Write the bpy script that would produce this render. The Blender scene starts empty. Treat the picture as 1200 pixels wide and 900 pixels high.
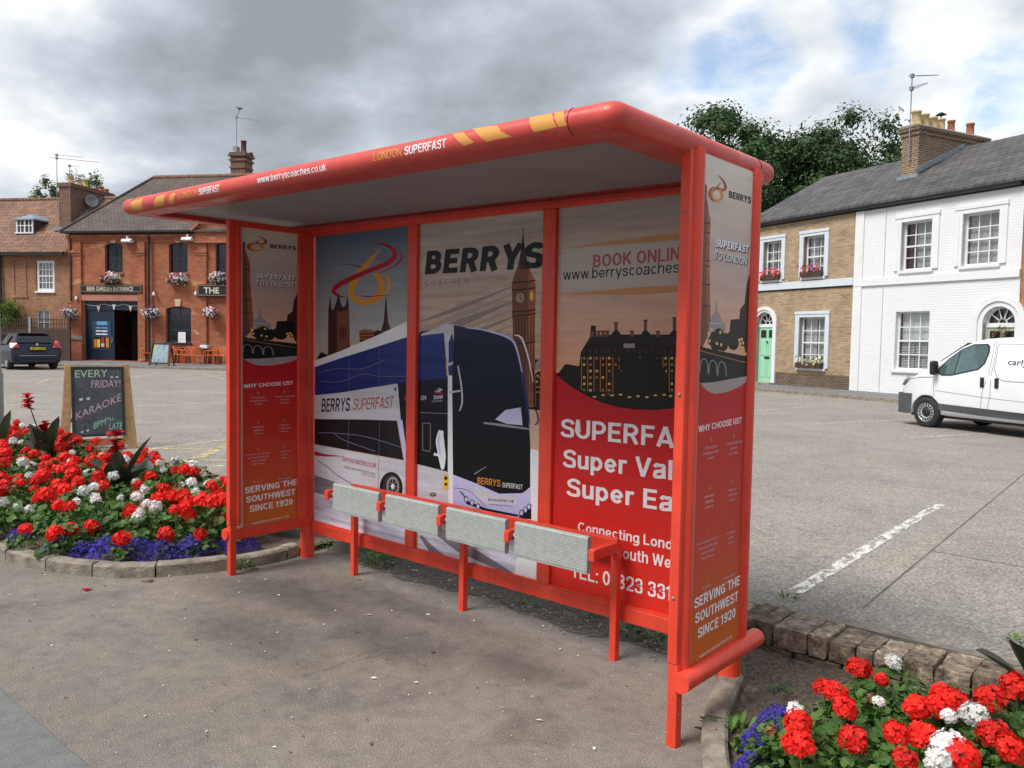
import bpy, bmesh, math, random
from mathutils import Vector, Matrix, noise
from mathutils.geometry import tessellate_polygon
random.seed(7)
R = math.radians
scene = bpy.context.scene
COL = scene.collection
# ------------------------------------------------------------------ camera (solved from the photo)
CAM = Vector((4.8764, -2.7852, 1.60)); FPX = 948.16
_y, _p, _r = 0.7161, -0.0543, 0.0176
_f = Vector((-math.sin(_y)*math.cos(_p), math.cos(_y)*math.cos(_p), math.sin(_p)))
_r0 = Vector((math.cos(_y), math.sin(_y), 0)); _u0 = _r0.cross(_f)
_rt = math.cos(_r)*_r0 + math.sin(_r)*_u0; _up = -math.sin(_r)*_r0 + math.cos(_r)*_u0
def ray(px, py): return _f + (px-600)/FPX*_rt - (py-450)/FPX*_up
def gnd(px, py, z=0.0):
    d = ray(px, py); return CAM + d*((z-CAM.z)/d.z)
class Plane:
    """vertical plane through p along angle ang; uv() measures photo pixels on it in metres"""
    def __init__(s, p, ang):
        s.p = Vector((p[0], p[1], 0)); s.ang = ang
        s.d = Vector((math.cos(ang), math.sin(ang), 0)); s.n = Vector((-s.d.y, s.d.x, 0))
    def uv(s, px, py, off=0.0):
        d = ray(px, py); t = ((s.p-CAM).dot(s.n)+off)/d.dot(s.n); q = CAM+d*t
        return (q-s.p).dot(s.d), q.z
cam = bpy.data.cameras.new('camera'); camo = bpy.data.objects.new('camera', cam); COL.objects.link(camo)
M = Matrix((( _rt.x, _up.x, -_f.x, CAM.x), (_rt.y, _up.y, -_f.y, CAM.y), (_rt.z, _up.z, -_f.z, CAM.z), (0,0,0,1)))
camo.matrix_world = M
cam.sensor_width = 36; cam.lens = FPX/1200*36; cam.clip_start = 0.05; cam.clip_end = 3000
scene.camera = camo
# ------------------------------------------------------------------ materials
def srgb(r, g, b):
    f = lambda c: (c/255/12.92) if c/255 <= 0.04045 else ((c/255+0.055)/1.055)**2.4
    return (f(r), f(g), f(b))
def newmat(name):
    m = bpy.data.materials.new(name); m.use_nodes = True; nt = m.node_tree
    b = nt.nodes['Principled BSDF']; return m, nt, b
def N(nt, t, **k):
    n = nt.nodes.new(t)
    for a, v in k.items(): setattr(n, a, v)
    return n
def ramp(nt, fac, stops, interp='LINEAR'):
    r = N(nt, 'ShaderNodeValToRGB'); r.color_ramp.interpolation = interp
    e = r.color_ramp.elements
    while len(e) < len(stops): e.new(0.5)
    for i, (p, c) in enumerate(stops): e[i].position = p; e[i].color = (*c, 1) if len(c) == 3 else c
    nt.links.new(fac, r.inputs[0]); return r
def noise_node(nt, scale, detail=4, rough=0.55, vec=None, dist=0.0):
    n = N(nt, 'ShaderNodeTexNoise'); n.inputs['Scale'].default_value = scale
    n.inputs['Detail'].default_value = detail; n.inputs['Roughness'].default_value = rough; n.inputs['Distortion'].default_value = dist
    if vec: nt.links.new(vec, n.inputs['Vector'])
    return n
def coord(nt, out='Object', sc=None):
    c = N(nt, 'ShaderNodeTexCoord')
    if sc is None: return c.outputs[out]
    mp = N(nt, 'ShaderNodeMapping'); mp.inputs['Scale'].default_value = sc
    nt.links.new(c.outputs[out], mp.inputs[0]); return mp.outputs[0]
def mix(nt, fac, a, b, mode='MIX'):
    m = N(nt, 'ShaderNodeMix', data_type='RGBA', blend_type=mode)
    for s, v in ((0, fac), (6, a), (7, b)):
        if hasattr(v, 'default_value') or hasattr(v, 'links'): nt.links.new(v, m.inputs[s])
        elif isinstance(v, tuple): m.inputs[s].default_value = (*v, 1)
        else: m.inputs[s].default_value = v
    return m.outputs[2]
def bump(nt, b, h, st=0.3, dist=0.01):
    n = N(nt, 'ShaderNodeBump'); n.inputs['Strength'].default_value = st; n.inputs['Distance'].default_value = dist
    nt.links.new(h, n.inputs['Height']); nt.links.new(n.outputs[0], b.inputs['Normal']); return n
def pm(name, rgb, rough=0.6, var=0.12, nscale=6.0, coat=0.0, metal=0.0, bmp=0.0, bscale=60, spec=0.5, hue=None, world=False):
    """plain material with mild mottling"""
    m, nt, b = newmat(name)
    v = coord(nt) if not world else N(nt, 'ShaderNodeNewGeometry').outputs['Position']
    n = noise_node(nt, nscale, 5, 0.6, v)
    lo = tuple(c*(1-var) for c in rgb); hi = tuple(min(1, c*(1+var)) for c in (hue or rgb))
    r = ramp(nt, n.outputs[0], [(0.3, lo), (0.7, hi)])
    nt.links.new(r.outputs[0], b.inputs['Base Color'])
    b.inputs['Roughness'].default_value = rough; b.inputs['Metallic'].default_value = metal
    b.inputs['Coat Weight'].default_value = coat; b.inputs['Coat Roughness'].default_value = 0.08
    b.inputs['Specular IOR Level'].default_value = spec
    if bmp:
        n2 = noise_node(nt, bscale, 4, 0.6, v); bump(nt, b, n2.outputs[0], bmp, 0.01)
    return m
def leafmat(name, a, c, rough=0.55, trans=0.15):
    m, nt, b = newmat(name)
    oi = N(nt, 'ShaderNodeNewGeometry')
    r = ramp(nt, oi.outputs['Random Per Island'], [(0, a), (1, c)])
    n = noise_node(nt, 3.0, 3, 0.5, oi.outputs['Position'])
    ob = N(nt, 'ShaderNodeObjectInfo'); ro_ = ramp(nt, ob.outputs['Random'], [(0, (.78,.80,.78)), (1, (1.12,1.06,1.10))]); v = mix(nt, 0.5, r.outputs[0], n.outputs[0], 'SOFT_LIGHT'); v = mix(nt, 1.0, v, ro_.outputs[0], 'MULTIPLY')
    nt.links.new(v, b.inputs['Base Color']); b.inputs['Roughness'].default_value = rough
    b.inputs['Specular IOR Level'].default_value = 0.3
    tr = N(nt, 'ShaderNodeBsdfTranslucent'); nt.links.new(v, tr.inputs[0])
    mx = N(nt, 'ShaderNodeMixShader'); mx.inputs[0].default_value = trans
    nt.links.new(b.outputs[0], mx.inputs[1]); nt.links.new(tr.outputs[0], mx.inputs[2])
    nt.links.new(mx.outputs[0], nt.nodes['Material Output'].inputs[0]); return m
def brickmat(name, c1, c2, mortar, bw=0.225, bh=0.075, stain=None, bmp=0.6, msize=0.010, rough=0.85, patch=None, patchc=None):
    m, nt, b = newmat(name)
    c = N(nt, 'ShaderNodeTexCoord'); s = N(nt, 'ShaderNodeSeparateXYZ'); nt.links.new(c.outputs['Object'], s.inputs[0])
    a = N(nt, 'ShaderNodeMath', operation='ADD'); nt.links.new(s.outputs[0], a.inputs[0]); nt.links.new(s.outputs[1], a.inputs[1])
    k = N(nt, 'ShaderNodeCombineXYZ'); nt.links.new(a.outputs[0], k.inputs[0]); nt.links.new(s.outputs[2], k.inputs[1])
    br = N(nt, 'ShaderNodeTexBrick'); nt.links.new(k.outputs[0], br.inputs[0])
    br.inputs['Scale'].default_value = 1; br.inputs['Brick Width'].default_value = bw; br.inputs['Row Height'].default_value = bh
    br.inputs['Mortar Size'].default_value = msize; br.inputs['Mortar Smooth'].default_value = 0.3; br.inputs['Bias'].default_value = 0.1
    br.inputs['Color1'].default_value = (*c1, 1); br.inputs['Color2'].default_value = (*c2, 1); br.inputs['Mortar'].default_value = (*mortar, 1)
    n = noise_node(nt, 1.3, 6, 0.65, c.outputs['Object'])
    sr = ramp(nt, n.outputs[0], [(0.3, (0.62, 0.6, 0.6)), (0.72, (1.25, 1.2, 1.15))])
    v = mix(nt, stain or 0.8, br.outputs['Color'], sr.outputs[0], 'MULTIPLY')
    n3 = noise_node(nt, 30, 3, 0.6, c.outputs['Object'])
    sr3 = ramp(nt, n3.outputs[0], [(0.3, (0.75, 0.75, 0.75)), (0.7, (1.2, 1.2, 1.2))])
    v = mix(nt, .08 if stain else 0.6, v, sr3.outputs[0], 'MULTIPLY')
    if patch:
        n2 = noise_node(nt, patch, 4, 0.6, coord(nt, 'Object', (1, 1, 2.6)))
        pr = ramp(nt, n2.outputs[0], [(0.60, (0, 0, 0)), (0.68, (1, 1, 1))])
        v = mix(nt, pr.outputs[0], v, patchc)
    nt.links.new(v, b.inputs['Base Color']); b.inputs['Roughness'].default_value = rough
    h = mix(nt, 0.35, br.outputs['Fac'], n3.outputs[0]); inv = N(nt, 'ShaderNodeInvert'); nt.links.new(br.outputs['Fac'], inv.inputs[1])
    hh = mix(nt, 0.3, inv.outputs[0], n3.outputs[0]); bump(nt, b, hh, bmp, 0.012)
    return m
def tilemat(name, c1, c2, dark, bw, bh, moss=None, zs=1.5):
    m, nt, b = newmat(name)
    c = N(nt, 'ShaderNodeTexCoord'); s = N(nt, 'ShaderNodeSeparateXYZ'); nt.links.new(c.outputs['Object'], s.inputs[0])
    k = N(nt, 'ShaderNodeCombineXYZ'); nt.links.new(s.outputs[0], k.inputs[0])
    mu = N(nt, 'ShaderNodeMath', operation='MULTIPLY'); mu.inputs[1].default_value = zs
    nt.links.new(s.outputs[2], mu.inputs[0]); nt.links.new(mu.outputs[0], k.inputs[1])
    br = N(nt, 'ShaderNodeTexBrick'); nt.links.new(k.outputs[0], br.inputs[0])
    br.inputs['Scale'].default_value = 1; br.inputs['Brick Width'].default_value = bw; br.inputs['Row Height'].default_value = bh
    br.inputs['Mortar Size'].default_value = 0.012; br.inputs['Mortar Smooth'].default_value = 0.6
    br.inputs['Color1'].default_value = (*c1, 1); br.inputs['Color2'].default_value = (*c2, 1); br.inputs['Mortar'].default_value = (*dark, 1)
    n = noise_node(nt, 0.9, 7, 0.7, c.outputs['Object'])
    sr = ramp(nt, n.outputs[0], [(0.3, (0.55, 0.55, 0.55)), (0.7, (1.4, 1.35, 1.3))])
    v = mix(nt, 0.85, br.outputs['Color'], sr.outputs[0], 'MULTIPLY')
    if moss:
        n2 = noise_node(nt, 2.2, 6, 0.75, c.outputs['Object'])
        pr = ramp(nt, n2.outputs[0], [(0.56, (0, 0, 0)), (0.7, (1, 1, 1))]); v = mix(nt, pr.outputs[0], v, moss)
    nt.links.new(v, b.inputs['Base Color']); b.inputs['Roughness'].default_value = 0.8
    inv = N(nt, 'ShaderNodeInvert'); nt.links.new(br.outputs['Fac'], inv.inputs[1]); bump(nt, b, inv.outputs[0], 0.8, 0.03)
    return m
MT = {}
MT['red'] = pm('red_powder_coat', (0.74, 0.058, 0.026), 0.45, 0.10, 7, coat=0.08, bmp=0.02, bscale=220)
MT['red_roof'] = pm('faded_red_roof_paint', (0.58, 0.062, 0.046), 0.46, 0.14, 5, coat=0.08)
MT['white_soffit'] = pm('pale_grey_soffit', (0.27, 0.262, 0.262), 0.6, 0.08, 2)
MT['pad'] = pm('grey_seat_plastic', (0.37, 0.39, 0.375), 0.62, 0.12, 30, bmp=0.15, bscale=150)
MT['white'] = pm('white_paint', (0.74, 0.745, 0.755), 0.5, 0.05, 3)
MT['offwhite'] = pm('blue_white_paint', (0.60, 0.66, 0.72), 0.5, 0.05, 3)
MT['black'] = pm('black_paint', (0.012, 0.012, 0.014), 0.45, 0.2, 5)
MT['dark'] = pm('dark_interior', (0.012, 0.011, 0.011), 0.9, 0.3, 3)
MT['steel'] = pm('grey_galvanised_steel', (0.28, 0.29, 0.30), 0.5, 0.2, 12, metal=0.3)
MT['wood'] = pm('light_oak_frame', (0.46, 0.27, 0.12), 0.6, 0.25, 14, bmp=0.2)
MT['darkwood'] = pm('brown_stained_wood', (0.065, 0.036, 0.024), 0.7, 0.3, 10, bmp=0.3)
MT['soil'] = pm('dry_garden_soil', (0.105, 0.078, 0.058), 0.95, 0.7, 60, bmp=1.0, bscale=45, world=True)
MT['terracotta'] = pm('terracotta_pot', (0.36, 0.13, 0.07), 0.8, 0.25, 8)
MT['buffpot'] = pm('buff_clay_pot', (0.55, 0.42, 0.22), 0.8, 0.2, 8)
MT['lead'] = pm('lead_flashing', (0.22, 0.26, 0.31), 0.5, 0.25, 5)
MT['rubber'] = pm('black_tyre_rubber', (0.018, 0.018, 0.02), 0.75, 0.2, 20)
MT['leafd'] = leafmat('geranium_leaf', (0.030, 0.085, 0.014), (0.085, 0.17, 0.032))
MT['leafn'] = leafmat('weed_leaf', (0.05, 0.13, 0.02), (0.14, 0.26, 0.05))
MT['petalr'] = leafmat('red_petal', (0.72, 0.010, 0.008), (0.90, 0.035, 0.018), 0.6, 0.25)
MT['petalw'] = leafmat('white_petal', (0.80, 0.79, 0.76), (0.90, 0.89, 0.88), 0.6, 0.25)
MT['petald'] = leafmat('faded_brown_petal', (0.16, 0.07, 0.035), (0.30, 0.13, 0.06), 0.7, 0.1)
MT['petalb'] = leafmat('blue_lobelia_petal', (0.045, 0.026, 0.33), (0.12, 0.08, 0.58), 0.6, 0.2)
MT['petalm'] = leafmat('magenta_petal', (0.30, 0.012, 0.11), (0.5, 0.04, 0.22), 0.6, 0.2)
MT['petalv'] = leafmat('violet_petal', (0.05, 0.03, 0.16), (0.12, 0.06, 0.3), 0.6, 0.2)
MT['cannaleaf'] = leafmat('bronze_canna_leaf', (0.028, 0.032, 0.020), (0.060, 0.075, 0.040), 0.42, 0.12)
MT['cannared'] = leafmat('deep_red_canna_petal', (0.42, 0.008, 0.012), (0.65, 0.02, 0.02), 0.5, 0.2)
MT['treeleaf'] = leafmat('dark_tree_leaf', (0.022, 0.058, 0.018), (0.064, 0.12, 0.036), 0.6, 0.12)
MT['willow'] = leafmat('grey_green_leaf', (0.10, 0.15, 0.07), (0.2, 0.26, 0.13), 0.6, 0.2)
MT['bark'] = pm('tree_bark', (0.09, 0.07, 0.05), 0.9, 0.35, 6, bmp=0.6)
MT['bricku'] = brickmat('orange_red_pub_brick', (0.47, 0.150, 0.068), (0.34, 0.10, 0.048), (0.27, 0.14, 0.09), patch=0.8, patchc=(0.50, 0.24, 0.13), msize=0.006)
MT['brickc'] = brickmat('mottled_cottage_brick', (0.40, 0.17, 0.085), (0.28, 0.105, 0.06), (0.34, 0.24, 0.16), patch=4.0, patchc=(0.48, 0.32, 0.18))
MT['bricky'] = brickmat('buff_brown_brick', (0.46, 0.335, 0.205), (0.31, 0.21, 0.125), (0.42, 0.36, 0.27), patch=3.0, patchc=(0.40, 0.26, 0.14))
MT['brickr'] = brickmat('orange_neighbour_brick', (0.48, 0.18, 0.08), (0.36, 0.12, 0.06), (0.38, 0.28, 0.2))
MT['brickw'] = brickmat('white_painted_brick', (0.77, 0.775, 0.79), (0.75, 0.757, 0.775), (0.725, 0.735, 0.76), bmp=0.5, stain=.12)
MT['brickch'] = brickmat('weathered_chimney_brick', (0.24, 0.145, 0.09), (0.15, 0.09, 0.06), (0.42, 0.36, 0.28))
MT['brickcl'] = brickmat('old_red_chimney_brick', (0.24, 0.12, 0.08), (0.16, 0.075, 0.05), (0.2, 0.15, 0.12))
MT['slate'] = tilemat('grey_slate', (0.105, 0.100, 0.101), (0.062, 0.060, 0.065), (0.024, 0.024, 0.028), 0.28, 0.22, moss=(0.13, 0.12, 0.105))
MT['pubtile'] = tilemat('brown_grey_tile', (0.115, 0.085, 0.075), (0.08, 0.062, 0.058), (0.04, 0.03, 0.03), 0.22, 0.16, moss=(0.15, 0.105, 0.08))
MT['pantile'] = tilemat('weathered_pantile', (0.26, 0.135, 0.085), (0.17, 0.085, 0.055), (0.06, 0.035, 0.03), 0.24, 0.30, moss=(0.30, 0.23, 0.165))
MT['curtain'] = leafmat('net_curtain', (0.80, 0.80, 0.80), (0.86, 0.86, 0.86), .9, .35)
MT['curtainr'] = pm('plum_curtain', (0.09, 0.02, 0.03), 0.9, 0.25, 9)
MT['orange'] = pm('orange_plastic', (0.75, 0.16, 0.04), 0.5, 0.08, 5)
MT['cream'] = pm('cream_keystone', (0.55, 0.42, 0.28), 0.8, 0.2, 5)
MT['green_door'] = pm('mint_green_paint', (0.32, 0.62, 0.42), 0.45, 0.05, 3)
MT['sage'] = pm('sage_green_paint', (0.36, 0.42, 0.30), 0.5, 0.05, 3)
MT['navy'] = pm('navy_gloss_paint', (0.012, 0.022, 0.045), 0.4, 0.15, 4)
def glassmat(name, tint=(0.02, 0.025, 0.03), t=0.75):
    m, nt, b = newmat(name)
    tr = N(nt, 'ShaderNodeBsdfTransparent'); tr.inputs[0].default_value = (0.93, 0.95, 0.95, 1)
    g = N(nt, 'ShaderNodeBsdfGlossy'); g.inputs['Roughness'].default_value = 0.02; g.inputs[0].default_value = (0.9, 0.9, 0.9, 1)
    lw = N(nt, 'ShaderNodeLayerWeight'); lw.inputs[0].default_value = 0.18
    nn = noise_node(nt, 1.4, 2, 0.5, coord(nt)); 
    bp = N(nt, 'ShaderNodeBump'); bp.inputs['Strength'].default_value = 0.08; nt.links.new(nn.outputs[0], bp.inputs['Height']); nt.links.new(bp.outputs[0], g.inputs['Normal'])
    ad = N(nt, 'ShaderNodeMath', operation='ADD', use_clamp=True); ad.inputs[1].default_value = 0.05
    nt.links.new(lw.outputs['Fresnel'], ad.inputs[0])
    ms = N(nt, 'ShaderNodeMixShader'); nt.links.new(ad.outputs[0], ms.inputs[0])
    nt.links.new(tr.outputs[0], ms.inputs[1]); nt.links.new(g.outputs[0], ms.inputs[2])
    nt.links.new(ms.outputs[0], nt.nodes['Material Output'].inputs[0]); return m
MT['glass'] = glassmat('window_glass')
def grime(key):
    """weathered coat: rubbed paler patches, dark speck and vertical water streaks"""
    m = MT[key]; nt = m.node_tree; b = nt.nodes['Principled BSDF']; src = b.inputs['Base Color'].links[0].from_socket; P = N(nt, 'ShaderNodeNewGeometry').outputs['Position']
    n = noise_node(nt, 55, 6, .75, P); r = ramp(nt, n.outputs[0], [(.62, (0,)*3), (.72, (1,)*3)]); v = mix(nt, r.outputs[0], src, tuple(c*.45 for c in (.5,.09,.06)))
    mp = N(nt, 'ShaderNodeMapping'); mp.inputs['Scale'].default_value = (30, 30, 1.6); nt.links.new(P, mp.inputs[0]); n2 = noise_node(nt, 1, 5, .6, mp.outputs[0]); r2 = ramp(nt, n2.outputs[0], [(.38, (.80,.80,.80)), (.55, (1,1,1))]); v = mix(nt, .45, v, r2.outputs[0], 'MULTIPLY')
    n3 = noise_node(nt, 7, 5, .6, P); r3 = ramp(nt, n3.outputs[0], [(.3, (.30,)*3), (.7, (.62,)*3)]); nt.links.new(r3.outputs[0], b.inputs['Roughness'])
    n4 = noise_node(nt, 130, 3, .8, P); r4 = ramp(nt, n4.outputs[0], [(.74, (0,)*3), (.76, (1,)*3)]); v = mix(nt, r4.outputs[0], v, (.55,.42,.36)); nt.links.new(v, b.inputs['Base Color'])
grime('red'); grime('red_roof')
# ------------------------------------------------------------------ mesh builder
class MB:
    def __init__(s): s.v = []; s.f = []; s.mi = []; s.sm = []; s.mats = []; s.X = Matrix.Identity(4)
    def m(s, key):
        if key not in s.mats: s.mats.append(key)
        return s.mats.index(key)
    def add(s, vs, fs, mat='red', smooth=False):
        k = len(s.v); i = s.m(mat)
        for v in vs: s.v.append(tuple(s.X @ Vector(v)))
        for f in fs: s.f.append(tuple(k+a for a in f)); s.mi.append(i); s.sm.append(smooth)
    def box(s, x0, x1, y0, y1, z0, z1, mat='red', jit=0):
        vs = [(x, y, z) for z in (z0, z1) for y in (y0, y1) for x in (x0, x1)]
        if jit: vs = [tuple(c+random.uniform(-jit, jit) for c in v) for v in vs]
        s.add(vs, [(0,2,3,1), (4,5,7,6), (0,1,5,4), (2,6,7,3), (0,4,6,2), (1,3,7,5)], mat)
    def bar(s, p, q, w, h, mat='red', up=(0,0,1)):
        p = Vector(p); q = Vector(q); d = (q-p).normalized(); u = Vector(up)
        if abs(d.dot(u)) > 0.99: u = Vector((0,1,0))
        a = d.cross(u).normalized()*w/2; b = a.cross(d).normalized()*h/2
        vs = [p-a-b, p+a-b, p+a+b, p-a+b, q-a-b, q+a-b, q+a+b, q-a+b]
        s.add(vs, [(0,1,2,3), (7,6,5,4), (0,4,5,1), (1,5,6,2), (2,6,7,3), (3,7,4,0)], mat)
    def tube(s, pts, r, seg=10, mat='red', cap=True, smooth=True):
        pts = [Vector(p) for p in pts]; rs = r if isinstance(r, (list, tuple)) else [r]*len(pts)
        vs = []; prev = None
        for i, p in enumerate(pts):
            d = (pts[min(i+1, len(pts)-1)]-pts[max(i-1, 0)]).normalized()
            if prev is None:
                a = d.cross(Vector((0,0,1)))
                if a.length < 0.05: a = d.cross(Vector((0,1,0)))
            else: a = prev - d*prev.dot(d)
            a.normalize(); prev = a; b = d.cross(a)
            for k in range(seg):
                t = 2*math.pi*k/seg; vs.append(p+(a*math.cos(t)+b*math.sin(t))*rs[i])
        fs = [(i*seg+k, i*seg+(k+1)%seg, (i+1)*seg+(k+1)%seg, (i+1)*seg+k) for i in range(len(pts)-1) for k in range(seg)]
        s.add(vs, fs, mat, smooth)
        if cap:
            n = len(pts)-1
            s.add(vs[:seg], [tuple(range(seg))[::-1]], mat); s.add(vs[n*seg:], [tuple(range(seg))], mat)
    def lathe(s, prof, c=(0,0,0), seg=16, mat='red', axis='z', smooth=True):
        vs = []
        for r, h in prof:
            for k in range(seg):
                t = 2*math.pi*k/seg; a, b = r*math.cos(t), r*math.sin(t)
                v = {'z': (a, b, h), 'x': (h, a, b), 'y': (b, h, a)}[axis]
                vs.append((v[0]+c[0], v[1]+c[1], v[2]+c[2]))
        fs = [(i*seg+k, i*seg+(k+1)%seg, (i+1)*seg+(k+1)%seg, (i+1)*seg+k) for i in range(len(prof)-1) for k in range(seg)]
        s.add(vs, fs, mat, smooth)
    def poly(s, pts, mat='red'):
        """planar, possibly concave polygon"""
        vs = [Vector(p) for p in pts]; s.add(vs, [tuple(t) for t in tessellate_polygon([vs])], mat)
    def prism(s, pts2, lo, hi, axis='y', mat='red', sidemat=None):
        """extrude a 2-D outline; axis y: pts are (x,z); axis z: (x,y); axis x: (y,z)"""
        P = {'y': lambda a, b, h: (a, h, b), 'z': lambda a, b, h: (a, b, h), 'x': lambda a, b, h: (h, a, b)}[axis]
        n = len(pts2); A = [P(a, b, lo) for a, b in pts2]; B = [P(a, b, hi) for a, b in pts2]
        tri = tessellate_polygon([[Vector((a, b, 0)) for a, b in pts2]])
        area = sum(pts2[i][0]*pts2[(i+1)%n][1]-pts2[(i+1)%n][0]*pts2[i][1] for i in range(n))
        s.add(A, [tuple(t) for t in tri], mat); s.add(B, [tuple(t) for t in tri], mat)
        s.add(A+B, [(i, (i+1)%n, n+(i+1)%n, n+i) for i in range(n)], sidemat or mat)
    def mesh(s, me, mat, X=None):
        X = X or Matrix.Identity(4)
        s.add([X @ v.co for v in me.vertices], [tuple(p.vertices) for p in me.polygons], mat)
    def build(s, name, parent=None, bevel=0, recalc=True, weld=False):
        me = bpy.data.meshes.new(name); me.from_pydata(s.v, [], s.f)
        for k in s.mats: me.materials.append(MT[k])
        me.polygons.foreach_set('material_index', s.mi); me.polygons.foreach_set('use_smooth', s.sm)
        if recalc or weld:
            bm = bmesh.new(); bm.from_mesh(me)
            if weld: bmesh.ops.remove_doubles(bm, verts=bm.verts, dist=1e-5)
            if recalc: bmesh.ops.recalc_face_normals(bm, faces=bm.faces)
            bm.to_mesh(me); bm.free()
        me.update()
        o = bpy.data.objects.new(name, me); COL.objects.link(o)
        if parent: o.parent = parent
        if bevel:
            b = o.modifiers.new('Bevel', 'BEVEL'); b.width = bevel; b.segments = 2; b.limit_method = 'ANGLE'
        return o
def thing(name, label, cat, loc=(0,0,0), rz=0.0, group=None):
    o = bpy.data.objects.new(name, None); COL.objects.link(o); o.location = loc; o.rotation_euler = (0,0,rz)
    o.empty_display_size = 0.1
    o['label'] = label; o['category'] = cat
    if group: o['group'] = group
    return o
def tag(o, label, cat, group=None):
    o['label'] = label; o['category'] = cat
    if group: o['group'] = group
    return o
def struct(o, kind='structure'): o['kind'] = kind; return o
def dup(root, loc, rz, label=None, group=None, sc=1.0):
    r = root.copy(); COL.objects.link(r); r.location = loc; r.rotation_euler = (0,0,rz); r.scale = (sc,)*3
    if label: r['label'] = label
    if group: r['group'] = group
    for ch in list(root.children):
        c = ch.copy(); COL.objects.link(c); c.parent = r
        for g in list(ch.children):
            d = g.copy(); COL.objects.link(d); d.parent = c
    return r
# ------------------------------------------------------------------ lettering
_caps = {}
def textmesh(s, bold=0.0, res=4):
    c = bpy.data.curves.new('t', 'FONT'); c.body = s; c.offset = bold; c.resolution_u = res; c.fill_mode = 'FRONT'
    o = bpy.data.objects.new('t', c); COL.objects.link(o); bpy.context.view_layer.update()
    me = bpy.data.meshes.new_from_object(o); bpy.data.objects.remove(o); bpy.data.curves.remove(c)
    return me
def cap(bold):
    if bold not in _caps:
        me = textmesh('H', bold); _caps[bold] = max(v.co.y for v in me.vertices)-min(v.co.y for v in me.vertices)
    return _caps[bold]
def xr(me): xs = [v.co.x for v in me.vertices]; return min(xs), max(xs)
def text2d(s, p0, p1, caph, bold=0.02, shear=0.0, prefix=None, res=4, spacing=None):
    """text as 2-D verts+faces: its (prefix's) baseline spans p0..p1, cap height caph"""
    me = textmesh(s, bold, res); x0, x1 = xr(me)
    if prefix:
        mp = textmesh(prefix, bold, 2); x0, x1 = xr(mp)
    k = cap(bold); dx, dy = p1[0]-p0[0], p1[1]-p0[1]; w = x1-x0
    vs = []
    for v in me.vertices:
        t = (v.co.x-x0)/w; h = (v.co.y+bold*0.0)/k*caph
        vs.append((p0[0]+dx*t+shear*h, p0[1]+dy*t+h))
    return vs, [tuple(p.vertices) for p in me.polygons]
def clip(poly, a0, a1, b0, b1):
    for ax, lim, sg in ((0, a0, 1), (0, a1, -1), (1, b0, 1), (1, b1, -1)):
        out = []; n = len(poly)
        for i in range(n):
            p, q = poly[i], poly[(i+1) % n]; dp, dq = (p[ax]-lim)*sg, (q[ax]-lim)*sg
            if dp >= 0: out.append(p)
            if dp*dq < 0:
                t = dp/(dp-dq); out.append((p[0]+(q[0]-p[0])*t, p[1]+(q[1]-p[1])*t))
        poly = out
        if len(poly) < 3: return []
    return poly
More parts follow.
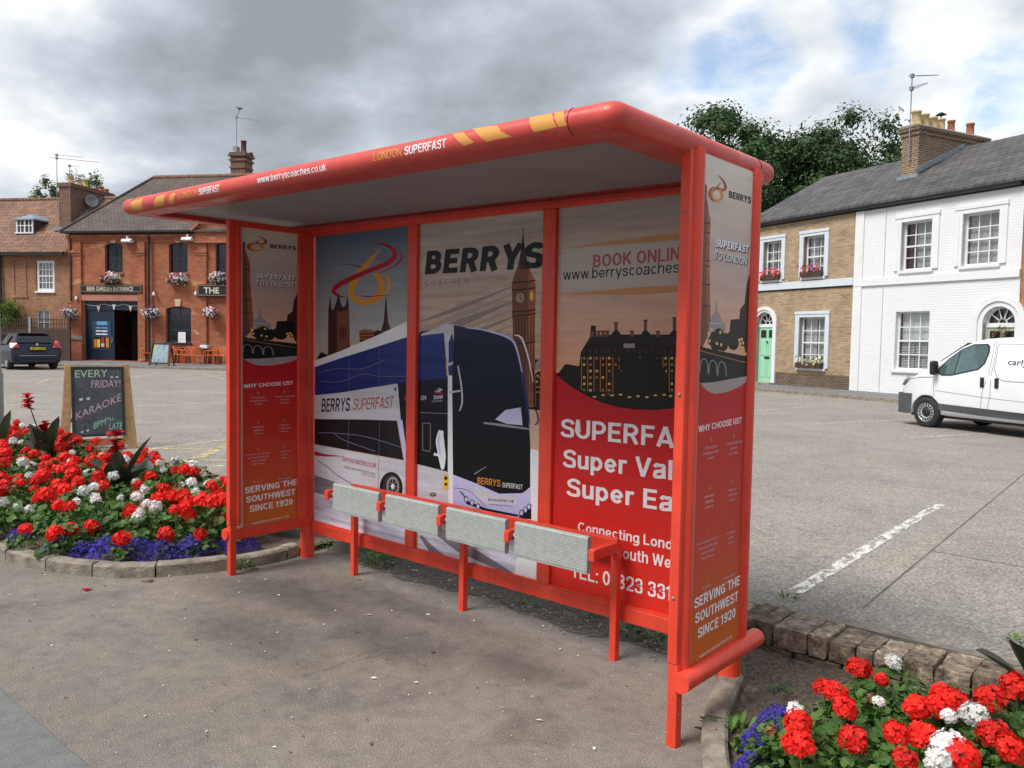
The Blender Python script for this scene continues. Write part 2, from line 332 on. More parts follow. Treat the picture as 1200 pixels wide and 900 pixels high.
class Art:
    """a printed sheet: layers of flat shapes on a plane; conv maps photo pixels to sheet metres"""
    def __init__(s, rect, conv, to3):
        s.r = rect; s.conv = conv; s.to3 = to3; s.L = 1; s.mb = MB()
    def _c(s, pts, px): return [s.conv(*p) for p in pts] if px else list(pts)
    def poly(s, pts, mat, px=True, up=True):
        s.L += 1 if up else (0 if up is None else .23)
        q = clip(s._c(pts, px), *s.r)
        if len(q) < 3: return
        q = [p for i, p in enumerate(q) if i == 0 or (abs(p[0]-q[i-1][0])+abs(p[1]-q[i-1][1])) > 1e-6]
        tri = tessellate_polygon([[Vector((a, b, 0)) for a, b in q]])
        s.mb.add([s.to3(a, b, s.L) for a, b in q], [tuple(t) for t in tri], mat)
    def rect_(s, x0, y0, x1, y1, mat, px=True, up=True): s.poly([(x0,y0), (x1,y0), (x1,y1), (x0,y1)], mat, px, up)
    def ell(s, cx, cy, rx, ry, mat, n=24, px=True, up=True):
        s.poly([(cx+rx*math.cos(2*math.pi*i/n), cy+ry*math.sin(2*math.pi*i/n)) for i in range(n)], mat, px, up)
    def stroke(s, pts, ws, mat, n=8, px=True, up=True):
        """smooth ribbon through pts with widths ws (same units as pts)"""
        if up: s.L += 1
        if not isinstance(ws, (list, tuple)): ws = [ws]*len(pts)
        P = []; m = len(pts)
        for i in range(m-1):
            p0, p1, p2, p3 = pts[max(i-1,0)], pts[i], pts[i+1], pts[min(i+2,m-1)]
            for k in range(n + (i == m-2)):
                t = k/n
                c = [0.5*(2*p1[j]+(p2[j]-p0[j])*t+(2*p0[j]-5*p1[j]+4*p2[j]-p3[j])*t*t+(3*p1[j]-p0[j]-3*p2[j]+p3[j])*t**3) for j in (0,1)]
                P.append((c[0], c[1], ws[i]*(1-t)+ws[i+1]*t))
        Lf, Rt = [], []
        for i, (x, y, w) in enumerate(P):
            a, b = P[max(i-1,0)], P[min(i+1,len(P)-1)]; dx, dy = b[0]-a[0], b[1]-a[1]; l = math.hypot(dx, dy) or 1
            Lf.append((x-dy/l*w/2, y+dx/l*w/2)); Rt.append((x+dy/l*w/2, y-dx/l*w/2))
        for i in range(len(P)-1): s.poly([Lf[i], Lf[i+1], Rt[i+1], Rt[i]], mat, px, None)
    def text(s, t, p0, p1, cap_px, mat, bold=0.02, shear=0.0, prefix=None, px=True, res=4, up=True):
        s.L += 1
        if px:
            a0 = s.conv(*p0); a1 = s.conv(*p1); h = s.conv(p0[0], p0[1]-cap_px)[1]-a0[1]
        else: a0, a1, h = p0, p1, cap_px
        vs, fs = stext(t, a0, a1, h, .085+bold*2.4, shear, prefix)
        ok = [s.r[0] <= v[0] <= s.r[1] and s.r[2] <= v[1] <= s.r[3] for v in vs]
        s.mb.add([s.to3(v[0], v[1], s.L+v[2]) for v in vs], [f for f in fs if all(ok[i] for i in f)], mat)
# ------------------------------------------------------------------ a bold grotesque drawn as strokes
def _sp(pts, n=6):
    P = []; m = len(pts)
    for i in range(m-1):
        p0, p1, p2, p3 = pts[max(i-1,0)], pts[i], pts[i+1], pts[min(i+2,m-1)]
        if i == 0: p0 = (2*p1[0]-p2[0], 2*p1[1]-p2[1])
        if i == m-2: p3 = (2*p2[0]-p1[0], 2*p2[1]-p1[1])
        for k in range(n+(i == m-2)):
            t = k/n; P.append(tuple(0.5*(2*p1[j]+(p2[j]-p0[j])*t+(2*p0[j]-5*p1[j]+4*p2[j]-p3[j])*t*t+(3*p1[j]-p0[j]-3*p2[j]+p3[j])*t**3) for j in (0,1)))
    return P
def _arc(cx, cy, rx, ry, a0, a1, n=10): return [(cx+rx*math.cos(R(a0+(a1-a0)*k/n)), cy+ry*math.sin(R(a0+(a1-a0)*k/n))) for k in range(n+1)]
def glyph(c, w):
    h = w/2; T = 1-h; X = .74; XT = X-h; S = []; v = lambda *p: S.append(list(p))
    def bowl(x0, x1, y0, y1, n=10):
        r = (y1-y0)/2; rx = min(r*1.0, x1-x0-.02); S.append([(x0,y1)]+_arc(x1-rx, (y0+y1)/2, rx, r, 90, -90, n)+[(x0,y0)])
    def oval(x0, x1, y0, y1, sq=.0): S.append(_arc((x0+x1)/2, (y0+y1)/2, (x1-x0)/2, (y1-y0)/2, 0, 361, 22))
    A = None
    if c == 'B': v((h,0),(h,1)); bowl(h, .60-h, .52, T); bowl(h, .65-h, h, .52); A = .65
    elif c == 'E': v((h,0),(h,1)); v((h,T),(.56,T)); v((h,.51),(.52,.51)); v((h,h),(.57,h)); A = .58
    elif c == 'F': v((h,0),(h,1)); v((h,T),(.54,T)); v((h,.50),(.49,.50)); A = .54
    elif c == 'R': v((h,0),(h,1)); bowl(h, .63-h, .46, T); v((.36,.46),(.66-h,0)); A = .66
    elif c == 'P': v((h,0),(h,1)); bowl(h, .63-h, .41, T); A = .63
    elif c == 'D': v((h,0),(h,1)); S.append([(h,T),(.28,T)]+_arc(.30, .5, .66-h-.30, .5-h, 90, -90, 12)+[(.28,h),(h,h)]); A = .67
    elif c == 'L': v((h,0),(h,1)); v((h,h),(.54,h)); A = .54
    elif c == 'I': v((h,0),(h,1)); A = w
    elif c == 'T': v((0,T),(.60,T)); v((.30,0),(.30,1)); A = .60
    elif c == 'H': v((h,0),(h,1)); v((.68-h,0),(.68-h,1)); v((h,.51),(.68-h,.51)); A = .68
    elif c == 'N': v((h,0),(h,1)); v((.68-h,0),(.68-h,1)); v((h,1-.02),(.68-h,.02)); A = .68
    elif c == 'M': v((h,0),(h,1)); v((.82-h,0),(.82-h,1)); v((h,.98),(.41,.05)); v((.82-h,.98),(.41,.05)); A = .82
    elif c == 'K': v((h,0),(h,1)); v((h,.34),(.66-h*.7,1)); v((.28,.55),(.68-h*.7,0)); A = .68
    elif c == 'X': v((h,0),(.64-h,1)); v((h,1),(.64-h,0)); A = .64
    elif c == 'Y': v((h*.8,1),(.34,.42)); v((.68-h*.8,1),(.34,.42)); v((.34,0),(.34,.46)); A = .68
    elif c == 'V': v((h*.8,1),(.34,.0)); v((.68-h*.8,1),(.34,.0)); A = .68
    elif c == 'A': v((h*.8,0),(.35,1)); v((.70-h*.8,0),(.35,1)); v((.17,.27),(.53,.27)); A = .70
    elif c == 'W': v((h*.8,1),(.25,0)); v((.47,1),(.25,0)); v((.47,1),(.69,0)); v((.94-h*.8,1),(.69,0)); A = .94
    elif c == 'U': S.append([(h,1),(h,.36)]+_arc(.33, .36, .33-h, .36-h, 180, 360, 12)+[(.66-h,1)]); A = .66
    elif c in 'OQ0': 
        A = .74 if c != '0' else .56; S.append(_arc(A/2, .5, A/2-h, .5-h, 0, 362, 26))
    elif c in 'CG':
        S.append(_arc(.36, .5, .36-h, .5-h, 42, 322 if c == 'C' else 350, 24)); A = .70
        if c == 'G': v((.40,.46),(.70,.46)); v((.70-h,.46),(.70-h,.08)); A = .72
    elif c == 'S': S.append(_sp([(.585-h*.2,.73),(.50,T-.06),(.31,T),(.12+h*.1,T-.08),(h,.73),(.14,.585),(.32,.515),(.51,.435),(.62-h,.27),(.52,.07+h*.6),(.31,h),(.11,.07+h*.7),(h*.6,.27)])); A = .62
    elif c == '?': S.append(_sp([(h*.7,.68),(.10,.87),(.27,T),(.44,.90),(.53-h,.74),(.42,.56),(.30,.46),(.27,.28)])); v((.27,0),(.27,w)); A = .52
    elif c == '!': v((h,.28),(h,1)); v((h,0),(h,w)); A = w
    elif c == '&': S.append(_sp([(.66,.0),(.45,.28),(.22,.60),(.17,.80),(.29,T),(.42,.80),(.34,.62),(.14,.44),(h,.26),(.14,.09),(.30,h),(.48,.14),(.62,.42)])); A = .66
    elif c == '1': v((.30-h,0),(.30-h,1)); v((0,.74),(.30-h,.93)); A = .40
    elif c == '2': S.append(_sp([(h,.68),(.10,.87),(.28,T),(.45,.88),(.56-h,.70),(.44,.48),(.24,.28),(.06,h)])); v((.02,h),(.56,h)); A = .56
    elif c == '3': S.append(_sp([(h*.9,.74),(.12,.88),(.27,T),(.43,.88),(.54-h,.74),(.42,.58),(.24,.53),(.43,.48),(.56-h,.29),(.45,.10),(.27,h),(.10,.10),(h*.7,.28)])); A = .56
    elif c == '4': v((.40,0),(.40,1)); v((h,.25),(.56,.25)); v((.38,.97),(h,.25)); A = .56
    elif c == '5': v((.10,T),(.53,T)); S.append(_sp([(.12,1-w*.6),(.09,.52),(.28,.62),(.46,.54),(.56-h,.33),(.45,.11),(.27,h),(.10,.10),(h*.6,.26)])); A = .56
    elif c == '6': S.append(_arc(.28, .33, .28-h, .33-h, 0, 362, 20)); S.append(_sp([(.52,.84),(.34,T),(.15,.82),(h,.55),(h,.33)])); A = .56
    elif c == '7': v((0,T),(.54,T)); S.append(_sp([(.50,T),(.28,.5),(.20,0)])); A = .54
    elif c == '8': S.append(_arc(.28, .74, .25-h, .26-h, 0, 362, 18)); S.append(_arc(.28, .28, .28-h, .28-h, 0, 362, 20)); A = .56
    elif c == '9': S.append(_arc(.28, .67, .28-h, .33-h, 0, 362, 20)); S.append(_sp([(.04,.16),(.22,h),(.41,.18),(.56-h,.45),(.56-h,.67)])); A = .56
    elif c == '.': v((h,0),(h,w)); A = w
    elif c == ':': v((h,0),(h,w)); v((h,X-w-.05),(h,X-.05)); A = w
    elif c == '/': v((0,-.05),(.34,1.05)); A = .34
    elif c == '-': v((0,.36),(.3,.36)); A = .3
    elif c == "'": v((h,.7),(h,1)); A = w
    elif c in 'abdgpqoe':
        W2 = .56
        if c == 'a':
            S.append(_sp([(.06,.56),(.14,.69),(.28,XT),(.42,.67),(.53-h,.52),(.53-h,.25),(.53-h,.02)])); S.append(_sp([(.53-h,.42),(.30,.38),(.12,.33),(h,.19),(.10,.075),(.24,h*.9),(.40,.12),(.53-h,.28)])); W2 = .54
        elif c == 'e': S.append(_arc(.28, X/2, .28-h, X/2-h, 0, 325, 20)); v((h,X/2-.02),(.56-h,X/2-.02))
        else:
            S.append(_arc(.28, X/2, .28-h, X/2-h, 0, 362, 20))
            if c == 'b': v((h,0),(h,1))
            if c == 'd': v((W2-h,0),(W2-h,1))
            if c == 'p': v((h,-.27),(h,X))
            if c == 'q': v((W2-h,-.27),(W2-h,X))
            if c == 'g': S.append([(W2-h,X),(W2-h,-.04)]+_sp([(W2-h,-.04),(.42,-.20),(.26,-.27+h),(.05,-.18)]))
        A = W2
    elif c == 'c': S.append(_arc(.27, X/2, .27-h, X/2-h, 45, 315, 18)); A = .50
    elif c == 's': S.append(_sp([(.455-h*.2,.54),(.37,XT-.03),(.24,XT),(.10,XT-.05),(h,.54),(.13,.435),(.26,.385),(.40,.32),(.49-h,.21),(.39,.06+h*.5),(.24,h),(.09,.07+h*.5),(h*.5,.21)])); A = .49
    elif c in 'hn': v((h,0),(h,1 if c == 'h' else X)); S.append(_sp([(h,.45),(.14,.64),(.29,XT),(.42,.67),(.53-h,.50),(.53-h,.2),(.53-h,0)])); A = .53
    elif c == 'm': v((h,0),(h,X)); S.append(_sp([(h,.45),(.14,.64),(.26,XT),(.38,.66),(.45,.50),(.45,.2),(.45,0)])); S.append(_sp([(.45,.45),(.54,.64),(.66,XT),(.78,.66),(.87-h,.5),(.87-h,.2),(.87-h,0)])); A = .87
    elif c == 'u': S.append(_sp([(h,X),(h,.5),(h,.25),(.12,.09),(.25,h),(.40,.12),(.53-h,.30)])); v((.53-h,0),(.53-h,X)); A = .53
    elif c == 'r': v((h,0),(h,X)); S.append(_sp([(h,.42),(.12,.60),(.22,.66),(.36,XT-.01)])); A = .35
    elif c == 't': v((.15,.10),(.15,.96)); S.append(_sp([(.15,.2),(.19,.08),(.33,h)])); v((0,XT),(.32,XT)); A = .33
    elif c == 'f': v((.15,0),(.15,.76)); S.append(_sp([(.15,.76),(.19,.92),(.34,T)])); v((0,XT),(.32,XT)); A = .32
    elif c == 'i': v((h,0),(h,X)); v((h,1-w*.9),(h,1)); A = w
    elif c == 'l': v((h,0),(h,1)); A = w
    elif c == 'k': v((h,0),(h,1)); v((h,.26),(.50-h*.6,X)); v((.22,.42),(.54-h*.6,0)); A = .53
    elif c == 'v': v((h*.8,X),(.26,.0)); v((.52-h*.8,X),(.26,.0)); A = .52
    elif c == 'w': v((h*.8,X),(.21,0)); v((.39,X),(.21,0)); v((.39,X),(.57,0)); v((.78-h*.8,X),(.57,0)); A = .78
    elif c == 'x': v((h,0),(.5-h,X)); v((h,X),(.5-h,0)); A = .5
    elif c == 'y': v((h*.8,X),(.27,.0)); v((.53-h*.8,X),(.27,.0),(.16,-.27)); A = .53
    elif c == 'z': v((0,XT),(.46,XT)); v((0,h),(.46,h)); v((.42,XT),(.06,h)); A = .46
    elif c == ' ': A = .20
    if A is None: A = .5
    return S, A
def stext(t, p0, p1, caph, wt=.17, shear=0.0, prefix=None, gap=.10):
    """returns verts (x,y,sub) + faces; baseline p0..p1 spans the (prefix of the) text"""
    def lay(s):
        x = 0; out = []
        for c in s: S, A = glyph(c, wt); out.append((x, S)); x += A+gap
        return out, x-gap
    G, W_ = lay(t)
    if prefix: W_ = lay(prefix)[1]
    dx, dy = p1[0]-p0[0], p1[1]-p0[1]; sx = math.hypot(dx, 0)/W_; vs, fs = [], []; sub = 0; k = wt/2; asp = min(1.0, max(.55, sx/caph)) 
    for gx, S in G:
        for st in S:
            sub = (sub+1) % 7; n = len(st); base = len(vs)
            for i, (x, y) in enumerate(st):
                a, b = st[max(i-1,0)], st[min(i+1,n-1)]; ex, ey = b[0]-a[0], b[1]-a[1]; l = math.hypot(ex, ey) or 1; m = 1.0
                if 0 < i < n-1:
                    u = (x-a[0], y-a[1]); w2 = (b[0]-x, b[1]-y); lu, lw = math.hypot(*u) or 1, math.hypot(*w2) or 1; cs = (u[0]*w2[0]+u[1]*w2[1])/(lu*lw); m = 1/max(.6, math.sqrt(max(0,(1+cs)/2)))
                for s in (1, -1):
                    q = (x-ey/l*k*s*m, y+ex/l*k*s*m); tt = (gx+q[0])/W_; h = q[1]*caph; vs.append((p0[0]+dx*tt+shear*h, p0[1]+dy*tt+h, sub*.12))
            for i in range(n-1): fs.append((base+2*i, base+2*i+1, base+2*i+3, base+2*i+2))
    return vs, fs
# ------------------------------------------------------------------ printed-sheet materials
def prm(name, rgb, top=None, z0=0.0, z1=1.0, streak=0.0, mid=None, coat=0.14):
    m, nt, b = newmat(name); c = N(nt, 'ShaderNodeTexCoord')
    if top:
        s = N(nt, 'ShaderNodeSeparateXYZ'); nt.links.new(c.outputs['Object'], s.inputs[0])
        mr = N(nt, 'ShaderNodeMapRange'); mr.inputs[1].default_value = z0; mr.inputs[2].default_value = z1
        nt.links.new(s.outputs[2], mr.inputs[0]); st = [(0, rgb), (1, top)]
        if mid: st = [(0, rgb), (mid[0], mid[1]), (1, top)]
        v = ramp(nt, mr.outputs[0], st).outputs[0]
    else:
        r = N(nt, 'ShaderNodeRGB'); r.outputs[0].default_value = (*rgb, 1); v = r.outputs[0]
    if streak:
        mp = N(nt, 'ShaderNodeMapping'); mp.inputs['Rotation'].default_value = (0, R(14), 0); mp.inputs['Scale'].default_value = (1.0, 1.0, 14)
        nt.links.new(c.outputs['Object'], mp.inputs[0]); n = noise_node(nt, 2.2, 4, 0.6, mp.outputs[0])
        rr = ramp(nt, n.outputs[0], [(0.3, (1-streak,)*3), (0.7, (1+streak*0.6,)*3)]); v = mix(nt, 1.0, v, rr.outputs[0], 'MULTIPLY')
    gn = noise_node(nt, 26, 7, .7, c.outputs['Object']); gr_ = ramp(nt, gn.outputs[0], [(.3, (.80,)*3), (.7, (1.14,)*3)]); v = mix(nt, .25, v, gr_.outputs[0], 'MULTIPLY')
    nt.links.new(v, b.inputs['Base Color']); b.inputs['Roughness'].default_value = 0.5
    b.inputs['Specular IOR Level'].default_value = .2; b.inputs['Coat Weight'].default_value = coat; b.inputs['Coat Roughness'].default_value = 0.04
    MT[name] = m
prm('p_sky1', (0.62,0.42,0.24), (0.10,0.15,0.22), 1.05, 2.3, 0.14, mid=(0.45, (0.42,0.40,0.38)))
prm('p_sky2', (0.82,0.44,0.22), (0.50,0.45,0.40), 1.1, 2.3, 0.26, mid=(0.5, (0.55,0.38,0.30)))
prm('p_sky3', (0.95,0.42,0.17), (0.44,0.40,0.36), 1.2, 2.3, 0.16, mid=(0.42, (0.72,0.42,0.30)))
prm('p_skys', (0.92,0.46,0.22), (0.70,0.64,0.55), 1.35, 2.3, 0.10, mid=(0.6, (0.52,0.38,0.36)))
prm('p_red', (0.66,0.028,0.016), (0.52,0.012,0.018), 0.3, 1.3)
prm('p_reds', (0.58,0.145,0.02), (0.50,0.012,0.018), 0.3, 1.35, mid=(0.45, (0.56,0.045,0.02)))
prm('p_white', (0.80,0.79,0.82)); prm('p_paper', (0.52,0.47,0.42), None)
prm('p_black', (0.010,0.010,0.013)); prm('p_ink', (0.010,0.012,0.017)); prm('p_win', (0.004,0.005,0.008), (0.012,0.018,0.055), 1.0, 1.8, .3)
prm('p_navy', (0.012,0.022,0.15), (0.030,0.050,0.22), 1.0, 1.8, 0.3)
prm('p_lav', (0.62,0.60,0.72), (0.30,0.27,0.33), 0.3, 1.0, 0.45)
prm('p_lav2', (0.30,0.29,0.58), (0.58,0.56,0.80), 0.4, 0.8)
prm('p_lavd', (0.20,0.17,0.20), None, streak=0.4); prm('p_silver', (0.58,0.57,0.62), None, streak=0.15)
prm('p_orange', (0.62,0.24,0.02)); prm('p_logo_o', (0.66,0.27,0.03)); prm('p_logo_r', (0.40,0.012,0.030)); prm('p_logo_d', (0.16,0.02,0.02))
prm('p_rust', (0.40,0.055,0.02)); prm('p_pink', (0.42,0.09,0.10)); prm('p_stone', (0.16,0.052,0.028), (0.20,0.075,0.05), 1.2, 2.2)
prm('p_stonel', (0.36,0.115,0.05), None, streak=0.3); prm('p_stoned', (0.050,0.020,0.016)); prm('p_clock', (0.36,0.25,0.17))
prm('p_lit', (0.85,0.48,0.12)); prm('p_litd', (0.42,0.17,0.05)); prm('p_grey', (0.30,0.28,0.30)); prm('p_greyl', (0.50,0.46,0.42))
prm('p_tree', (0.011,0.012,0.010)); prm('p_roof', (0.018,0.011,0.012), None, streak=.5); prm('p_river', (0.38,0.32,0.32)); prm('p_yellow', (0.80,0.50,0.02))
prm('p_tan', (0.62,0.42,0.32)); prm('p_blue', (0.03,0.05,0.25)); prm('p_yel2', (0.66,0.31,0.08)); prm('p_back', (0.55,0.54,0.53))
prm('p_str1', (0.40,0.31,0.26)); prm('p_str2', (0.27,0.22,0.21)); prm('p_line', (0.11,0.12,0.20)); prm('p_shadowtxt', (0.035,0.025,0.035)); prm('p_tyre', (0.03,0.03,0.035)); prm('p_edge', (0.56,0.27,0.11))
# ------------------------------------------------------------------ the bus shelter
W, D = 3.3394, 0.67
SH = thing('bus_shelter', 'red metal bus shelter with a cantilevered roof and coach advertising panels, standing on the tarmac', 'bus shelter', (0,0,0))
def post_front(x0):          # box foot with a thicker cover above it
    b = MB(); b.box(x0-.043, x0, 0, .045, -.03, .335); b.build('front_post', SH, 0.003)
    b = MB(); b.box(x0-.046, x0-.004, -.003, .048, .3355, 2.355)
    b.build('post_cover', SH, 0.004)
post_front(0.0); post_front(W)
for xx, nm in ((-0.058, 'rear_post'), (3.250, 'rear_post')):
    b = MB(); b.tube([(xx, .645, -.03), (xx, .645, 2.33)], .050, 24); b.build(nm, SH)
def stile(x, y, r, z0, z1):      # rounded aluminium upright beside a side panel
    b = MB(); b.tube([(x, y, z0), (x, y, z1)], r, 20); b.build('panel_upright', SH)
stile(W-.014, .060, .032, .31, 2.35); stile(W-.008, .556, .034, .31, 2.35)
b = MB(); b.box(-.055, .012, .046, .075, .336, 2.325); b.build('panel_upright', SH, 0.004)
b = MB(); b.box(-.045, .006, .52, .60, .30, 2.325); b.build('panel_upright', SH, 0.006)
# lower horizontal tubes under the side panels, with end caps
for xx, r in ((W+.018, .040), (-.054, .038)):
    b = MB(); b.tube([(xx, -.012, .272), (xx, D+.01, .272)], r, 24); b.build('bottom_tube', SH, 0.003)
b = MB(); b.box(-.03, .0, .046, D-.03, .235, .305); b.build('side_rail', SH, 0.004)
b = MB(); b.box(W-.035, W-.002, .046, D-.03, .235, .305); b.build('side_rail', SH, 0.004)
for xx in (-.03, W-.035):
    b = MB(); b.box(xx, xx+.034, .05, D-.03, 2.312, 2.352); b.build('side_top_rail', SH, 0.003)
# back frame
b = MB(); b.box(-.0, W-.10, D-.035, D+.03, 2.306, 2.362); b.build('top_rail', SH, 0.004)
b = MB(); b.box(-.0, W-.10, D-.035, D+.03, .185, .262); b.build('bottom_rail', SH, 0.005)
b = MB(); b.box(-.0, W-.10, D-.028, D+.02, .2625, .272); b.build('glazing_strip', SH)
for u0, u1 in ((1.010, 1.095), (2.100, 2.188)):
    b = MB(); b.box(u0, u1, D-.035, D+.03, .2725, 2.3055); b.build('mullion', SH, 0.005)
# roof: half-round nosing swept round a rectangle, slightly higher at the left end
def rz_(x): return 2.384 - 0.010*(x-1.5)
RX0, RX1, RY0, RY1 = -.395, W-.042, -.468, .735
cr = .018
path = []
for cx, cy, a0 in ((RX1-cr, RY0+cr, -90), (RX1-cr, RY1-cr, 0), (RX0+cr, RY1-cr, 90), (RX0+cr, RY0+cr, 180)):
    for k in range(5):
        a = R(a0+90*k/4); path.append((cx+cr*math.cos(a), cy+cr*math.sin(a), math.cos(a), math.sin(a), cx, cy, 1 if -90 <= a0+45 < 90 else -1, 1 if a0 in (0,90) else -1))
NR = .048
prof = [(-.17, .040), (0, NR)] + [(NR*math.cos(R(a)), NR*math.sin(R(a))) for a in range(80, -81, -10)] + [(0, -NR), (-.112, -NR-.002), (-.115, -.034), (-.115, -.012)]
b = MB(); n = len(path); vs = []
for x, y, nx, ny, ccx, ccy, sx_, sy_ in path:
    for o, h in prof:
        if o < -cr: vs.append((ccx+sx_*(o+cr), ccy+sy_*(o+cr), rz_(x)+h))
        else: vs.append((x+nx*o, y+ny*o, rz_(x)+h))
k = len(prof)
b.add(vs, [(i*k+j, i*k+j+1, ((i+1)%n)*k+j+1, ((i+1)%n)*k+j) for i in range(n) for j in range(k-1)], 'red_roof', True)
ro = b.build('roof_nosing', SH)
b = MB(); x0, x1, y0, y1 = RX0+.112, RX1-.112, RY0+.112, RY1-.112
b.add([(x0,y0,rz_(x0)-.013), (x1,y0,rz_(x1)-.013), (x1,y1,rz_(x1)-.013), (x0,y1,rz_(x0)-.013)], [(0,1,2,3)], 'white_soffit'); b.build('soffit_panel', SH, recalc=False)
b = MB()
x0, x1, y0, y1 = RX0+.16, RX1-.16, RY0+.16, RY1-.16
b.add([(x0,y0,rz_(x0)+.039), (x1,y0,rz_(x1)+.039), (x1,y1,rz_(x1)+.039), (x0,y1,rz_(x0)+.039), ((x0+x1)/2, (y0+y1)/2, rz_(1.5)+.08)], [(0,1,4), (1,2,4), (2,3,4), (3,0,4)], 'red_roof'); b.build('roof_skin', SH)
# seams between nosing sections
def seam(x, y, along):
    bb = MB(); pts = []
    for a in range(75, -76, -10):
        o, h = (NR+.0008)*math.cos(R(a)), (NR+.0008)*math.sin(R(a))
        pts.append((x, y-o, rz_(x)+h) if along == 'x' else (x+o, y, rz_(x)+h))
    bb.tube(pts, .0016, 5, 'black'); bb.build('nosing_seam', SH)
seam(-.27, RY0, 'x'); seam(3.135, RY0, 'x'); seam(RX1, .60, 'y')
# lettering and flashes wrapped on the front nosing
NP = Plane((0, RY0-NR, 0), 0)
def nose_px(px, py): u, z = NP.uv(px, py); return u, z
class Nose:
    def __init__(s): s.mb = MB()
    def wrap(s, vs, fs, mat, lift):
        bm = bmesh.new(); V = [bm.verts.new((q[0], q[2]*1e-4 if len(q) > 2 else 0, q[1])) for q in vs]
        for f in fs:
            try: bm.faces.new([V[i] for i in f])
            except ValueError: pass
        for k in range(-9, 10):
            g = bm.verts[:] + bm.edges[:] + bm.faces[:]
            bmesh.ops.bisect_plane(bm, geom=g, plane_co=(0, 0, k*.007), plane_no=(0, 0, 1))
        bm.verts.index_update(); out = []
        for v in bm.verts:
            x, t = v.co.x, v.co.z; a = t/NR; r = NR+.0003+lift+v.co.y
            out.append((x, RY0-r*math.cos(a), rz_(x)+r*math.sin(a)))
        s.mb.add(out, [tuple(v.index for v in f.verts) for f in bm.faces], mat); bm.free()
    def pt(s, px, py):
        x, z = nose_px(px, py); h = (z-rz_(x))
        for _ in range(3):    # the surface curves away from the front plane: re-measure on its real depth
            yy = RY0-math.sqrt(max(NR**2-min(abs(h), NR-.003)**2, 0)); d = ray(px, py); t = (yy-CAM.y)/d.y; q = CAM+d*t; x = q.x; h = q.z-rz_(x)
        h = max(.004-NR, min(NR-.004, h)); return x, math.asin(h/NR)*NR
    def poly(s, pts, mat):
        q = [s.pt(*p) for p in pts]; tri = tessellate_polygon([[Vector((a, b, 0)) for a, b in q]])
        s.wrap(q, [tuple(t) for t in tri], mat, .0005)
    def text(s, t, p0, p1, capx, mat, bold):
        a0, a1 = s.pt(*p0), s.pt(*p1); m = (a0[1]+a1[1])/2
        vs, fs = stext(t, (a0[0], m), (a1[0], m), capx, .10+bold*2.4); s.wrap(vs, fs, mat, .0006)
nz = Nose()
nz.text('www.berryscoaches.co.uk', (302, 214), (383, 200.5), .034, 'p_white', .012)
nz.mb.build('fascia_lettering', SH, recalc=False); nz.mb = MB()
nz.text('LONDON', (438.5, 189), (471, 182.5), .036, 'p_yel2', .010)
nz.mb.build('fascia_lettering', SH, recalc=False); nz.mb = MB()
nz.text('SUPERFAST', (474.5, 182), (523, 172.5), .036, 'p_white', .025)
nz.mb.build('fascia_lettering', SH, recalc=False); nz.mb = MB()
nz.text('LONDON', (210, 233.5), (232.5, 229), .038, 'p_yel2', .010)
nz.mb.build('fascia_lettering', SH, recalc=False); nz.mb = MB()
nz.text('SUPERFAST', (234, 229), (257.5, 224), .038, 'p_white', .025)
nz.mb.build('fascia_lettering', SH, recalc=False); nz.mb = MB()
nz.poly([(530,157), (543,155), (556,167), (544,171)], 'p_yel2')
nz.mb.build('fascia_flash', SH, recalc=False); nz.mb = MB()
nz.poly([(553,151), (583,147), (587,154), (600,160), (570,166)], 'p_yel2')
nz.mb.build('fascia_flash', SH, recalc=False); nz.mb = MB()
nz.poly([(620.5,138), (647,132.5), (653,149), (626,155)], 'p_yel2')
nz.mb.build('fascia_flash', SH, recalc=False); nz.mb = MB()
nz.poly([(650,132), (661,130), (665,147), (655,149)], 'p_yel2')
nz.mb.build('fascia_flash', SH, recalc=False); nz.mb = MB()
nz.poly([(153,236), (168,232.5), (169,245), (157,248)], 'p_yel2')
nz.mb.build('fascia_flash', SH, recalc=False); nz.mb = MB()
nz.poly([(184,230), (195,227.5), (193,240), (181,242.5)], 'p_yel2')
nz.mb.build('fascia_flash', SH, recalc=False); nz.mb = MB()
nz.poly([(201,227), (207,226), (205,238.5), (199,240)], 'p_yel2')
nz.mb.build('fascia_flash', SH, recalc=False); nz.mb = MB()
# ------------------------------------------------------------------ back posters
PY = D-.008                          # printed face
PPL = Plane((0, PY, 0), 0)
def b3(a, z, L): return (a, PY-.00003*L, z)
def sheet(x0, x1, bg):
    a = Art((x0, x1, .268, 2.312), lambda px, py: PPL.uv(px, py), b3)
    a.mb.box(x0, x1, PY, PY+.012, .268, 2.312, 'p_back')
    a.rect_(x0, .268, x1, 2.312, bg, px=False); return a
